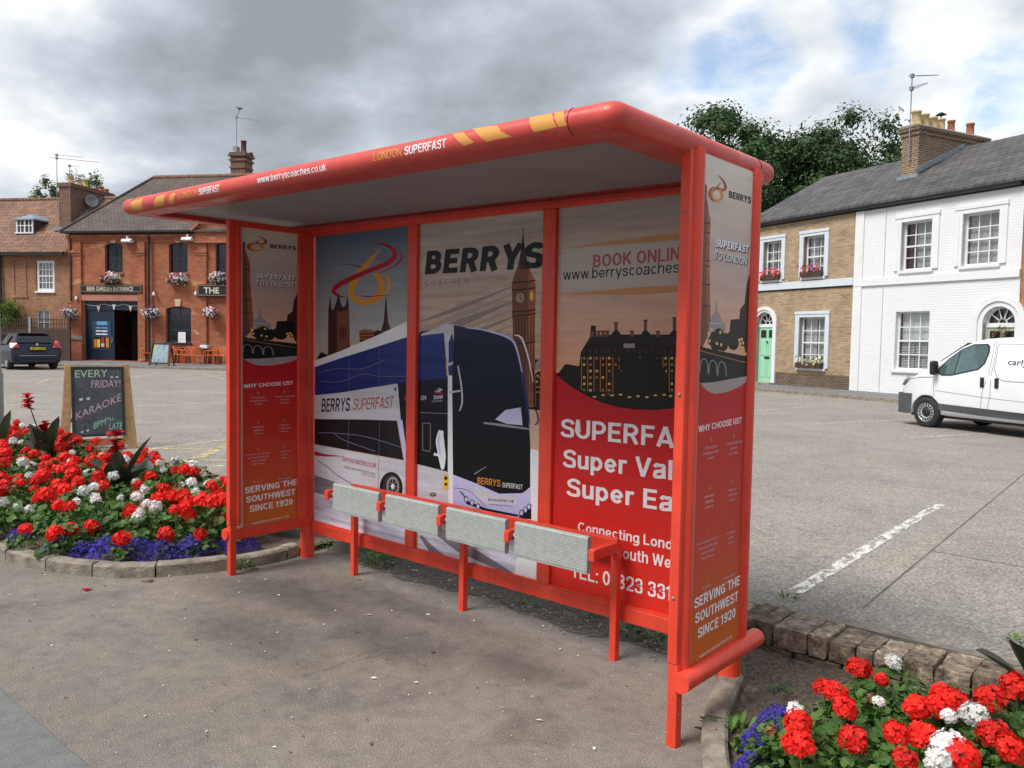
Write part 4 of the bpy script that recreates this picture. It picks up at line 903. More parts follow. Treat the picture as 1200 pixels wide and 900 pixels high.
def wornpaint(name, rgb, thr):
    m, nt, b = newmat(name); P = N(nt, 'ShaderNodeNewGeometry').outputs['Position']
    n = noise_node(nt, 13, 10, 0.8, coord(nt, 'Object', (1.3, .6, 1))); r = ramp(nt, n.outputs[0], [(thr, (0,)*3), (thr+.06, (1,)*3)])
    n2 = noise_node(nt, 120, 2, 0.6, P); c = mix(nt, 0.35, rgb, n2.outputs[0], 'SOFT_LIGHT'); nt.links.new(c, b.inputs['Base Color']); b.inputs['Roughness'].default_value = .8
    tr = N(nt, 'ShaderNodeBsdfTransparent'); ms = N(nt, 'ShaderNodeMixShader'); nt.links.new(r.outputs[0], ms.inputs[0]); nt.links.new(tr.outputs[0], ms.inputs[1]); nt.links.new(b.outputs[0], ms.inputs[2])
    nt.links.new(ms.outputs[0], nt.nodes['Material Output'].inputs[0]); MT[name] = m
wornpaint('worn_white_paint', (0.60,0.59,0.55), 0.455); wornpaint('dirt_patch', (0.105,0.090,0.074), 0.44); wornpaint('worn_faint_paint', (0.50,0.48,0.44), 0.46); wornpaint('worn_yellow_paint', (0.62,0.52,0.26), 0.47)
# ------------------------------------------------------------------ ground sheets
CPZ = 0.08
def sheet2(name, pts, z, mat):
    b = MB(); b.poly([(x, y, z) for x, y in pts], mat); o = b.build(name, recalc=False)
    if o.data.polygons[0].normal.z < 0: o.data.flip_normals()
    return struct(o)
sheet2('ground', [(-900,-900), (900,-900), (900,900), (-900,900)], -.12, 'ground')
sheet2('road', [(-60,-14), (40,-14), (40,-1.585), (-60,-1.585)], -.004, 'road_tarmac')
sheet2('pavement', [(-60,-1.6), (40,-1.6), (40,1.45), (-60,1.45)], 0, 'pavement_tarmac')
sheet2('car_park', [(-70,1.5), (60,1.5), (60,60), (-70,60)], CPZ, 'carpark_concrete')
def strip(px0, px1, w, mat, z=CPZ+.004, name='parking_line'):
    a = gnd(*px0, z); c = gnd(*px1, z); d = (c-a); d.z = 0; d.normalize(); n = Vector((-d.y, d.x, 0))*w/2
    b = MB(); b.add([a-n, c-n, c+n, a+n], [(0,1,2,3)], mat); return struct(b.build(name))
strip((931,694), (1101,591), .095, 'worn_white_paint')
for p, q, w in (((886,481),(960,475.5),.10), ((949,497),(1066,491.3),.10), ((1066,513),(1170,507),.09), ((5,475),(60,470),.1), ((5,464.5),(57,461.5),.1), ((5,484.5),(57,482),.08),
                ((150,475.5),(275,472),.1), ((150,443),(197,435.5),.12), ((205,446),(275,438),.12), ((226,434.5),(262,444),.10)): strip(p, q, w, 'worn_faint_paint')
for p, q, w in (((170,527),(290,512),.09), ((182,525.5),(290,526.5),.09), ((220,541),(290,512),.15), ((207,538),(290,540),.09), ((240,546.5),(290,545),.09), ((45,449),(62,443),.1), ((40,449),(62,451),.08)): strip(p, q, w, 'worn_yellow_paint', name='yellow_hatching')
# joints cut in the concrete
for p, q in (((1011,712),(1200,555)), ((1094,645.7),(1215,667))): strip(p, q, .010, 'jointgrey', CPZ+.003, 'concrete_joint')
# ------------------------------------------------------------------ kerbs and beds
def kerbline(name, pts, w, h, z0=0.0, seg=.42, label=None):
    """row of kerb stones along outer line pts (xy), top h, thickness w to the left"""
    L = [Vector((x, y)) for x, y in pts]; dens = []
    for i in range(len(L)-1):
        p0, p1, p2, p3 = L[max(i-1,0)], L[i], L[i+1], L[min(i+2,len(L)-1)]
        for k in range(12):
            t = k/12; dens.append(0.5*(2*p1+(p2-p0)*t+(2*p0-5*p1+4*p2-p3)*t*t+(3*p1-p0-3*p2+p3)*t**3))
    dens.append(L[-1]); b = MB(); acc = 0; start = 0; out = []
    cum = [0]
    for i in range(1, len(dens)): cum.append(cum[-1]+(dens[i]-dens[i-1]).length)
    def at(s):
        s = max(0, min(s, cum[-1]-1e-6))
        for i in range(1, len(cum)):
            if cum[i] >= s:
                t = (s-cum[i-1])/max(cum[i]-cum[i-1], 1e-9); p = dens[i-1].lerp(dens[i], t); d = (dens[i]-dens[i-1]).normalized(); return p, d
    s = 0
    while s < cum[-1]-.05:
        e = min(s+seg*random.uniform(.9,1.1), cum[-1]); st = 5; vs = []; dz = random.uniform(-.006,.006); dn = random.uniform(-.004,.004)
        for i in range(st+1):
            p, d = at(s+.006+(e-s-.012)*i/st); nrm = Vector((-d.y, d.x))
            for o, z in ((0, -.05), (.003, h*.5), (.004, h-.014), (.016, h-.001), (w-.014, h), (w, h-.014), (w, -.05)):
                q = p+nrm*(o+dn+random.uniform(-.002,.002)); vs.append((q.x, q.y, z0+z+dz*(z > 0)+random.uniform(-.002,.002)))
        b.add(vs, [(i*7+j, i*7+j+1, (i+1)*7+j+1, (i+1)*7+j) for i in range(st) for j in range(6)], 'kerb'); b.add(vs[:7], [tuple(range(7))], 'kerb'); b.add(vs[-7:], [tuple(range(7))], 'kerb')
        s = e
    o = b.build(name); struct(o); return dens
gp = lambda L, z=0: [tuple(gnd(x, y, z)[:2]) for x, y in L]
kl = [(-9,-1.45), (-5,-1.35), (-2.6,-1.18)] + gp([(0,657), (50,669), (100,675.5), (150,677.5), (200,675.5), (262,669), (312,661.5), (352,651)])
d1 = kerbline('kerb', kl, .105, .085)
d2 = kerbline('kerb', [(-.03,.84), (.12,.93), (.30,1.02), (.5,1.10)], .10, .09)
bed = [(p.x, p.y) for p in d1] + [(-.10,.75), (-.06,1.28), (-9,1.28)]
# mounded soil sheets
def soilsheet(name, poly, z, lump, step=.12, rough=0):
    from mathutils.geometry import intersect_point_line
    b = MB(); xs = [p[0] for p in poly]; ys = [p[1] for p in poly]
    def inside(x, y):
        c = False; n = len(poly)
        for i in range(n):
            x1, y1 = poly[i]; x2, y2 = poly[(i+1)%n]
            if (y1 > y) != (y2 > y) and x < (x2-x1)*(y-y1)/(y2-y1)+x1: c = not c
        return c
    def hz(x, y): return z+lump*(noise.noise(Vector((x*3, y*3, 2)))+.5*noise.noise(Vector((x*11, y*11, 5))))+rough*(max(0, noise.noise(Vector((x*26, y*26, 9))))+.6*noise.noise(Vector((x*55, y*55, 3))))
    x0, y0 = min(xs), min(ys); nx = int((max(xs)-x0)/step)+2; ny = int((max(ys)-y0)/step)+2; idx = {}
    vs = []; fs = []
    def V(i, j):
        if (i, j) not in idx: idx[(i, j)] = len(vs); x, y = x0+i*step, y0+j*step; vs.append((x, y, hz(x, y)))
        return idx[(i, j)]
    for i in range(nx):
        for j in range(ny):
            if inside(x0+(i+.5)*step, y0+(j+.5)*step): fs.append((V(i,j), V(i+1,j), V(i+1,j+1), V(i,j+1)))
    b.add(vs, fs, 'soil', True); return struct(b.build(name)), inside
# shrink so the sheet stays inside the kerb
inner = [(p.x, p.y) for p in d1]
_, bed_in = soilsheet('flower_bed_soil', [(x+(-.03 if x > -1 else 0), y+.05) for x, y in inner]+[(-.16,.72), (-.10,1.22), (-9,1.22)], .045, .018, .05, .014)
kr = gp([(866,806)], 0) + gp([(845,810), (825,835), (816,862), (818,900)], 0.0)
kr = [(3.20,.66), (3.262,.44), (3.34,.22), (3.455,-.02), (3.60,-.24), (3.9,-.48), (4.4,-.66), (5.2,-.78), (7,-.85)]
d3 = kerbline('kerb', kr, .105, .085, seg=.50)
rb = [(p.x+.03, p.y+.05) for p in d3] + [(7,1.19), (2.75,1.19), (2.75,1.0)]
_, rb_in = soilsheet('flower_bed_soil', rb, .028, .020, .022, .028)
# dirt collecting along the wall foot behind the bench
b = MB(); pts = [(.10,.93)]+[(x, .80+.05*math.sin(x*5)+.03*math.sin(x*13)) for x in [.3+i*.12 for i in range(24)]]+[(3.2,1.15),(.4,1.25)]
b.poly([(x, y, .004) for x, y in pts], 'dirt_patch'); o = b.build('soil_strip', recalc=False); struct(o)
if o.data.polygons[0].normal.z < 0: o.data.flip_normals()
# ------------------------------------------------------------------ low brick wall
MT['wallbrick'] = None
m, nt, bb = newmat('weathered_wall_brick'); P = N(nt, 'ShaderNodeNewGeometry')
r = ramp(nt, P.outputs['Random Per Island'], [(0, (0.12,0.088,0.06)), (.5, (0.21,0.165,0.12)), (1, (0.31,0.24,0.18))])
n = noise_node(nt, 17, 8, .78, P.outputs['Position']); rr = ramp(nt, n.outputs[0], [(.40, (.26,.25,.22)), (.49, (.9,.9,.9)), (.57, (1.15,1.15,1.12)), (.62, (2.2,2.2,2.15))])
v = mix(nt, 1, r.outputs[0], rr.outputs[0], 'MULTIPLY'); sx = N(nt, 'ShaderNodeSeparateXYZ'); nt.links.new(P.outputs['Normal'], sx.inputs[0])
nt.links.new(v, bb.inputs['Base Color']); bb.inputs['Roughness'].default_value = .92; n4 = noise_node(nt, 40, 5, .7, P.outputs['Position']); bump(nt, bb, n4.outputs[0], .9, .012); MT['wallbrick'] = m
def rough_block(b, x0, x1, y0, y1, z0, z1, mat='wallbrick', j=.0075, sub=3):
    """a worn block: subdivided box with jittered, rounded corners"""
    bm = bmesh.new(); bmesh.ops.create_cube(bm, size=1); bmesh.ops.subdivide_edges(bm, edges=bm.edges[:], cuts=sub, use_grid_fill=True)
    sd = random.random()*50
    vs = []
    for v in bm.verts:
        c = v.co; e = sum(1 for k in c if abs(abs(k)-.5) < 1e-4); q = c*(1-.0*e)
        p = Vector(((x0+x1)/2+q.x*(x1-x0), (y0+y1)/2+q.y*(y1-y0), (z0+z1)/2+q.z*(z1-z0)))
        if e >= 2:
            j2 = 1; ctr = Vector(((x0+x1)/2, (y0+y1)/2, (z0+z1)/2)); p += (ctr-p).normalized()*(.004 if e == 2 else .008)
        p += Vector(noise.noise_vector(p*22+Vector((sd,0,0))))*j + Vector(noise.noise_vector(p*60+Vector((sd,0,0))))*j*.5; vs.append(p)
    bm.verts.index_update(); b.add(vs, [tuple(v.index for v in f.verts) for f in bm.faces], mat); bm.free()
wb = thing('low_brick_wall', 'low weathered brick wall between the pavement beds and the car park', 'wall', (2,1.4,0))
b = MB(); b.X = Matrix.Translation((-2,-1.4,0)); b.box(-12, 8, 1.26, 1.60, -.05, .115, 'dirt'); b.build('wall_core', wb)
b = MB(); b.X = Matrix.Translation((-2,-1.4,0)); x = -9.0
def wall_z(x): return .158+.006*math.sin(x*3)
while x < 7.5:
    near = x > 2.5; w = random.uniform(.085,.15) if near else random.uniform(.13,.22)
    if near and random.random() < .25: w = random.uniform(.16,.21)
    g = random.uniform(.004,.012)
    rough_block(b, x+g/2, x+w-g/2, 1.215+random.uniform(-.012,.012), 1.50+random.uniform(-.05,.03), .045, wall_z(x)+random.uniform(-.014,.008), sub=5 if x > 2 else 1)
    x += w
b.build('coping', wb)
b = MB(); b.X = Matrix.Translation((-2,-1.4,0)); x = -9.0
while x < 7.5:
    w = random.uniform(.2,.24); rough_block(b, x+.004, x+w-.004, 1.205+random.uniform(-.008,.008), 1.33, -.035, .038, sub=2 if x > 2 else 1); x += w
b.build('brick_course', wb)
b = MB(); b.X = Matrix.Translation((-2,-1.4,0)); b.box(-9, 8, 1.47, 1.74, .02, .094, 'kerb', .0); b.build('back_edging', wb)
# ------------------------------------------------------------------ plants
def leaf_blade(b, p, d, L, w, mat, droop=.3, fold=.25, seg=4, up=Vector((0,0,1))):
    d = Vector(d).normalized(); s = d.cross(up)
    if s.length < .05: s = Vector((1,0,0))
    s.normalize(); nrm = s.cross(d).normalized(); vs = []; q = Vector(p); dd = d.copy()
    for i in range(seg+1):
        t = i/seg; ww = w*math.sin(math.pi*(t*.86+.07))**.8*.5
        if i == seg: ww = w*.02
        vs += [q-s*ww+nrm*ww*fold, q, q+s*ww+nrm*ww*fold]
        dd = (dd+Vector((0,0,-droop/seg))).normalized(); q = q+dd*L/seg
    b.add(vs, [f for i in range(seg) for f in ((i*3,i*3+1,i*3+4,i*3+3), (i*3+1,i*3+2,i*3+5,i*3+4))], mat, True)
def scallop_leaf(b, c, nrm, r, mat, n=10):
    nrm = Vector(nrm).normalized(); a = nrm.orthogonal().normalized(); q = nrm.cross(a); ph = random.random()*6.28; vs = [Vector(c)-nrm*r*.25]
    for k in range(n):
        t = ph+2*math.pi*k/n*.94; rr = r*(1+.10*(k%2)-.05); vs.append(Vector(c)+(a*math.cos(t)+q*math.sin(t))*rr+nrm*r*(.18 if k%2 else .05))
    b.add(vs, [(0,k,k+1) for k in range(1,n)], mat)
def flower_ball(r, n, mat, petals=5, seed=0, psize=.42):
    """pelargonium head: florets of rounded petals over an uneven dome"""
    rs = random.Random(seed); b = MB()
    for i in range(n):
        z = 1-1.55*(i+.5)/n; t = i*2.39996+rs.uniform(-.2,.2); q = math.sqrt(max(0,1-z*z)); nn = Vector((q*math.cos(t), q*math.sin(t), z*.85)).normalized()
        c = nn*r*rs.uniform(.70,1.0); fn = (nn+Vector((rs.uniform(-.35,.35), rs.uniform(-.35,.35), rs.uniform(-.2,.35)))).normalized()
        a = fn.orthogonal().normalized(); e = fn.cross(a); p0 = rs.random()*6.28; pr = r*psize*rs.uniform(.8,1.15)
        for k in range(petals):
            t = p0+2*math.pi*k/petals+rs.uniform(-.15,.15); d = a*math.cos(t)+e*math.sin(t); s = fn.cross(d); cu = rs.uniform(.05,.35)
            b.add([c, c+d*pr*.55+s*pr*.38+fn*pr*.12, c+d*pr*.95+s*pr*.24+fn*pr*cu, c+d*pr*1.0-s*pr*.24+fn*pr*cu, c+d*pr*.55-s*pr*.38+fn*pr*.12], [(0,1,2,3,4)], mat)
    return b
def petal_mesh(name, b):
    o = b.build(name, recalc=False); return o
def geranium_proto(red, seed, hi=False):
    random.seed(seed); t = thing('geranium', '', 'flower')
    b = MB(); H = .24
    nl = 230 if hi else 60
    for i in range(nl):
        th = random.random()*6.28; rr = .17*math.sqrt(random.random()); z = random.uniform(.05, H)*(1-.35*(rr/.17)**2)
        c = Vector((rr*math.cos(th), rr*math.sin(th), z)); nm = Vector((math.cos(th)*.6+random.uniform(-.4,.4), math.sin(th)*.6+random.uniform(-.4,.4), 1))
        scallop_leaf(b, c, nm, random.uniform(.020,.040)*(1.0 if not hi else .62), 'leafd')
    for i in range(5):
        th = random.random()*6.28; b.tube([(0,0,.0), (.05*math.cos(th), .05*math.sin(th), .12), (.11*math.cos(th), .11*math.sin(th), .2)], .004, 4, 'leafn', False)
    b.build('foliage', t, recalc=False)
    return t
heads = {}
for red in (True, False):
    for k in range(3): heads[(red, k)] = flower_ball(.048, 26, 'petalr' if red else 'petalw', 5, k+10*red).build('flower_head', recalc=False); COL.objects.unlink(heads[(red,k)])
for red in (True, False): heads[(red,'hi')] = flower_ball(.050, 46, 'petalr' if red else 'petalw', 5, 77, .36).build('flower_head', recalc=False); COL.objects.unlink(heads[(red,'hi')])
heads[('d',0)] = flower_ball(.034, 16, 'petald', 5, 5).build('spent_flower_head', recalc=False); COL.objects.unlink(heads[('d',0)])
stem_b = MB(); stem_b.tube([(0,0,-.17), (.004,0,-.09), (0,0,-.01)], .0032, 5, 'leafn', False); stem_me = stem_b.build('flower_stalk', recalc=False); COL.objects.unlink(stem_me)
protos = [geranium_proto(True, s) for s in (1,2,3,4)]; protos_hi = [geranium_proto(True, s, True) for s in (11,12,13)]
def hide_proto(t):
    for c in list(t.children): COL.objects.unlink(c)
    COL.objects.unlink(t)
_PROTO = {}
for t in protos+protos_hi: _PROTO[t.name] = list(t.children)
for t in protos+protos_hi: hide_proto(t)
def plant(proto, x, y, z, rz, sc, label, cat, group, hd):
    r = proto.copy(); COL.objects.link(r); r.location = (x,y,z); r.rotation_euler = (0,0,rz); r.scale = (sc,)*3
    r['label'] = label; r['category'] = cat; r['group'] = group
    for ch in _PROTO[proto.name]:
        c = ch.copy(); COL.objects.link(c); c.parent = r
    for key, dx, dy, dz, s in hd:
        h = heads[key].copy(); COL.objects.link(h); h.parent = r; h.location = (dx,dy,dz); h.scale = (s,)*3; h.rotation_euler = (random.uniform(-.4,.4), random.uniform(-.4,.4), random.random()*6.28)
        st = stem_me.copy(); COL.objects.link(st); st.parent = h
    return r
random.seed(21)
# dense round bed left of the shelter
spots = []
y = -1.25
row = 0
while y < 1.15:
    x = -8.2+(row % 2)*.15
    while x < -.15:
        px, py = x+random.uniform(-.07,.07), y+random.uniform(-.06,.06)
        near = min((Vector((px,py))-p).length for p in d1)
        if bed_in(px, py) and near > .31 and py < 1.12 and (py < .9 or random.random() < .6):
            a = Vector((px,py,.3))-CAM; dep = a.dot(_f); sx_ = 600+FPX*a.dot(_rt)/dep
            if -70 < sx_ < 470: spots.append((px, py))
        x += .285
    y += .25; row += 1
GR, GW = 'red geraniums massed in the round bed left of the shelter', 'white geraniums dotted through the round bed left of the shelter'
for px, py in spots:
    red = random.random() > .33; hd = []
    for k in range(random.choice((1,2,2,3)) if red else random.choice((1,2,2))):
        th = random.random()*6.28; rr = random.uniform(.0,.15); hd.append(((red, random.randrange(3)), rr*math.cos(th), rr*math.sin(th), random.uniform(.20,.31)-rr*.3, random.uniform(.75,1.25) if red else random.uniform(.6,1.0)))
    if random.random() < .22: hd.append((('d',0), random.uniform(-.1,.1), random.uniform(-.12,.05), random.uniform(.17,.24), random.uniform(.6,1.0)))
    z = .05+.07*min(1, max(0, (py+1.3)/2))
    plant(random.choice(protos), px, py, z, random.random()*6.28, random.uniform(.9,1.12), ('red-flowered geranium' if red else 'white-flowered geranium')+' in the crowded round bed left of the shelter', 'flower', GR if red else GW, hd)
for px, py, rd, s_ in ((56,627,1,1.05),(82,622,1,1.1),(103,618,1,1.1),(135,632,1,1.15),(142,608,1,1.15),(188,626,1,1.15),(233,626,1,1.0),(182,603,1,.9),(253,613,1,1.1),(115,602,0,.85),(200,596,0,.8),(222,600,0,.75),(20,620,1,1.0),(30,600,0,.8)):
    q = gnd(px, py, .215); hd = [((bool(rd), random.randrange(3)), 0, -.03, .27, s_)]
    plant(random.choice(protos), q.x, q.y+.03, .045, random.random()*6.28, .62+.08*random.random(), ('red-flowered geranium' if rd else 'white-flowered geranium')+' in the crowded round bed left of the shelter', 'flower', GR if rd else GW, [(k, a, b_, c/.66-.0, s/.66) for k, a, b_, c, s in [(h[0], h[1], h[2], .17, h[4]) for h in hd]])
# lobelia edging
def lobelia_proto(seed, hi=False):
    rs = random.Random(seed); t = thing('lobelia', '', 'flower'); b = MB(); g = MB()
    for i in range(1500 if hi else 900):
        th = rs.random()*6.28; rr = .135*math.sqrt(rs.random()); zz = .135*(1-(rr/.142)**2.5)*rs.uniform(.6,1.05)+.01
        c = Vector((rr*math.cos(th), rr*math.sin(th), zz)); nn = Vector((rs.uniform(-1,1)+math.cos(th)*.5, rs.uniform(-1,1)+math.sin(th)*.5, rs.uniform(.3,1.2))).normalized(); a = nn.orthogonal().normalized(); e = nn.cross(a); s = rs.uniform(.005,.009)*(1 if not hi else .95)
        if rs.random() < .66:
            for k in range(3):
                t2 = k*2.1+th; d = a*math.cos(t2)+e*math.sin(t2); q = nn.cross(d); b.add([c, c+d*s+q*s*.5, c+d*s*1.5, c+d*s-q*s*.5], [(0,1,2,3)], 'petalb')
        else: g.add([c, c+a*s+e*s*.3, c+a*s*2.2, c+a*s-e*s*.3], [(0,1,2,3)], 'leafd')
    g.build('foliage', t, recalc=False); b.build('blossom', t, recalc=False); _PROTO[t.name] = list(t.children); hide_proto(t); return t
lob = [lobelia_proto(s) for s in (5,6,7)]; lobh = lobelia_proto(8, True)
acc = 0; last = None; random.seed(5)
for i, p in enumerate(d1[:-6]):
    if last is not None and (p-last).length < .23: continue
    last = p; d = (d1[min(i+1,len(d1)-1)]-p).normalized(); nn = Vector((-d.y, d.x)); q = p+nn*random.uniform(.24,.29)
    if q.x < -3.4: continue
    if random.random() < .2: continue
    plant(random.choice(lob), q.x, q.y, .04, random.random()*6.28, random.uniform(.65,1.15), 'blue lobelia clump edging the round bed inside its kerb', 'flower', 'blue lobelia along the round bed edge', [])
# cannas
def canna(name, label, x, y, z, stems, leaves, fl):
    t = thing(name, label, 'plant', (x, y, z))
    for ang, tilt, L, w, z0 in leaves:
        b = MB(); d = Vector((math.cos(ang)*tilt, math.sin(ang)*tilt, 1)); leaf_blade(b, (0,0,z0), d, L, w, 'cannaleaf', droop=.35, fold=.28, seg=7); b.build('leaf', t, recalc=False)
    for (sx_, sy_, h) in stems:
        b = MB(); b.tube([(0,0,0), (sx_*.4, sy_*.4, h*.5), (sx_, sy_, h)], [.010,.008,.005], 7, 'cannaleaf'); b.build('stem', t)
    for (sx_, sy_, h, s) in fl:
        b = MB(); rs = random.Random(int(h*1000))
        for k in range(34):
            th = rs.random()*6.28; d = Vector((math.cos(th), math.sin(th), rs.uniform(-.3,1.4))); leaf_blade(b, (sx_, sy_, h-s*rs.uniform(-.3,1.6)), d, s*rs.uniform(.6,1.1), s*.55, 'cannared', droop=.4, fold=.4, seg=4)
        b.build('flower', t, recalc=False)
g = gnd(58,555,.08)
right = Vector((_rt.x, _rt.y)); ra = math.atan2(right.y, right.x)
canna('canna_lily', 'bronze-leaved canna lily with tall and short red blooms in front of the chalkboard\'s left leg', g.x, g.y, .06,
      [(-.22*right.x, -.22*right.y, .80), (-.05*right.x, -.05*right.y, .50)],
      [(ra,.7,.44,.19,.16), (ra+.5,1.1,.40,.17,.18), (ra+3.0,.5,.44,.19,.18), (ra+2.7,1.2,.42,.18,.14), (ra-1.4,.9,.36,.20,.16), (ra-.2,.25,.42,.17,.24), (ra+3.3,.8,.38,.18,.2), (ra-1.8,.6,.36,.18,.25)],
      [(-.22*right.x, -.22*right.y, .84, .085), (-.05*right.x, -.05*right.y, .53, .10)])
g = gnd(142,592,.08)
canna('canna_lily', 'bronze-leaved canna lily with one red bloom in front of the chalkboard\'s right leg', g.x, g.y, .06,
      [(-.05*right.x, -.05*right.y, .60)],
      [(ra+.1,.42,.56,.18,.14), (ra+.6,.7,.42,.18,.14), (ra+3.1,.8,.40,.20,.16), (ra+2.6,.3,.40,.18,.16), (ra-1.4,.6,.40,.22,.12), (ra-.3,.9,.36,.19,.14), (ra-1.9,.9,.38,.20,.14), (ra+3.3,1.3,.34,.18,.1)],
      [(-.05*right.x, -.05*right.y, .64, .10), (-.12*right.x, -.12*right.y, .40, .085)])
g = gnd(2,545,.08)
canna('canna_lily', 'bronze canna leaves without bloom beside the grey post at the left edge', g.x, g.y, .06, [], [(ra,.18,.52,.20,.14), (ra+.6,.5,.34,.16,.12), (ra-1,.9,.3,.1,.05)], [])
# near bed on the right
random.seed(31)
hp = [(1007,784,1,1.0),(980,812,1,.9),(966,806,1,.8),(990,830,1,.95),(1033,797,1,.6),(1100,828,1,1.0),(1122,822,1,.9),(1075,830,1,1.0),(999,867,1,1.0),(1050,860,1,.9),(1080,863,1,1.05),(935,848,1,1.0),(936,872,1,1.05),
      (1104,814,1,.9),(1160,820,1,1.1),(1190,806,1,1.2),(1165,862,1,1.1),(1185,878,1,1.0),(1128,885,1,1.1),(1060,890,1,.8),(1047,776,0,.75),(1142,838,0,1.0),(1112,840,0,.6),(1112,878,0,1.2),(932,834,0,.7),(1100,893,0,.9),(1030,822,0,.45)]
used = []
for k, (px, py, rd, s) in enumerate(hp):
    z = .30+.02*random.random(); c = gnd(px, py, z)
    used.append((c, bool(rd), s))
# gather heads into plants of up to three neighbours of the same colour
left = used[:]; names_r = []
k = 0
while left:
    c, rd, s = left.pop(0); grp_ = [(c, s)]
    for o in left[:]:
        if o[1] == rd and (o[0]-c).length < .17 and len(grp_) < 3: grp_.append((o[0], o[2])); left.remove(o)
    ctr = sum((q[0] for q in grp_), Vector())/len(grp_); base = .03; sc = 1.0
    t = plant(protos_hi[k % 3], ctr.x, ctr.y+.03, base, 0, sc, ('red-flowered geranium' if rd else 'white-flowered geranium')+' in the near bed between the kerb and the low brick wall', 'flower', ('red' if rd else 'white')+' geraniums in the near bed by the low wall', [])
    if k % 3 == 0:
        h = heads[('d',0)].copy(); COL.objects.link(h); h.parent = t; h.location = (random.uniform(-.1,.1), -.06, .19); h.scale = (.7,)*3
    for q, s_ in grp_:
        h = heads[(rd,'hi')].copy(); COL.objects.link(h); h.parent = t; h.location = (q.x-ctr.x, q.y-ctr.y-.03, q.z-base); h.scale = (s_*.92,)*3; h.rotation_euler = (random.uniform(-.3,.3), random.uniform(-.3,.3), random.random()*6)
        st = stem_me.copy(); COL.objects.link(st); st.parent = h
    k += 1
for px, py, s in ((900,866,1.35), (893,905,1.4), (912,838,1.1)):
    c = gnd(px, py+8, .06); plant(lobh, c.x, c.y, .025, random.random()*6, s*.62, 'blue lobelia clump beside the red geranium in the near right bed', 'flower', 'blue lobelia in the near bed', [])
c = gnd(1215,852,.1)
canna('canna_lily', 'dark canna leaves at the right edge of the near bed', c.x, c.y, .02, [], [(ra+3.0,1.0,.30,.17,.20), (ra+3.3,.5,.26,.15,.22), (ra-2.0,1.2,.26,.16,.14), (ra-2.5,.8,.24,.15,.10), (ra+.3,.5,.3,.14,.1)], [])
# weeds
def weed(name, label, x, y, z, n, r, h, mat='leafn', cat='weed', wl=.03, seed=0, group=None):
    rs = random.Random(seed); t = MB()
    for i in range(n):
        th = rs.random()*6.28; rr = r*math.sqrt(rs.random()); d = Vector((math.cos(th)*rs.uniform(.2,1.2), math.sin(th)*rs.uniform(.2,1.2), rs.uniform(.4,1.4)))
        leaf_blade(t, (rr*math.cos(th), rr*math.sin(th), rs.uniform(0, h)*(1-(rr/r)*.6)), d, wl*rs.uniform(.7,1.4), wl*.45, mat, droop=.9, seg=3)
    o = t.build(name, recalc=False); o.location = (x,y,z); tag(o, label, cat, group)
for k, (px, py, n, r, h, wl, lab) in enumerate(((445,657,150,.13,.10,.035,'bushy green weed on the tarmac beneath the second bench pad'), (620,706,14,.05,.03,.03,'tiny yellowish weed at the wall foot behind the middle bench leg'), (695,722,22,.05,.04,.035,'small green weed beneath the last bench pad'),
        (738,738,34,.08,.05,.04,'weed just right of the right-hand bench leg'), (766,747,26,.07,.04,.04,'flattened weed at the wall foot nearest the front post'), (286,664,60,.06,.07,.03,'green weed against the front post beside the round bed kerb'),
        (375,640,60,.09,.08,.03,'weed behind the round rear post'), (858,868,110,.12,.05,.045,'spreading weed just inside the kerb of the near bed'), (888,760,30,.05,.05,.03,'little weed at the low wall beside the side panel'),
        (915,815,40,.06,.04,.02,'mossy weed tuft on the soil of the near bed'))):
    c = gnd(px, py, .02); weed('weed', lab, c.x, c.y, .005 if px < 850 else .03, n, r, h, wl=wl, seed=k, cat='weed')
for k, (px, py) in enumerate(((1192,752), (923,700))):
    c = gnd(px, py, .09); weed('weed', ('sparse tuft on the car park edge behind the low wall', 'moss tuft on the wall top beside the white parking line')[k], c.x, c.y, .09, 24, .05, .02, wl=.03, seed=50+k)
# low greenery filling between the near geraniums
random.seed(77); b = MB()
for i in range(2600):
    x = random.uniform(3.75, 6.2); y = random.uniform(-.3, 1.05)
    if not rb_in(x, y) or x < 3.74+.25*abs(math.sin(y*7)): continue
    z = .04+random.uniform(0,.13)
    if random.random() < .6: scallop_leaf(b, (x,y,z), (random.uniform(-.5,.5), random.uniform(-.7,.2), 1), random.uniform(.009,.021), 'leafd' if random.random() < .75 else 'leafn')
    else: leaf_blade(b, (x,y,z), (random.uniform(-1,1), random.uniform(-1,1), random.uniform(.2,1.3)), .032, .011, 'leafn', seg=3)
o = b.build('ground_cover', recalc=False); o['kind'] = 'stuff'; o['label'] = 'low green leaves covering the soil between the geraniums'
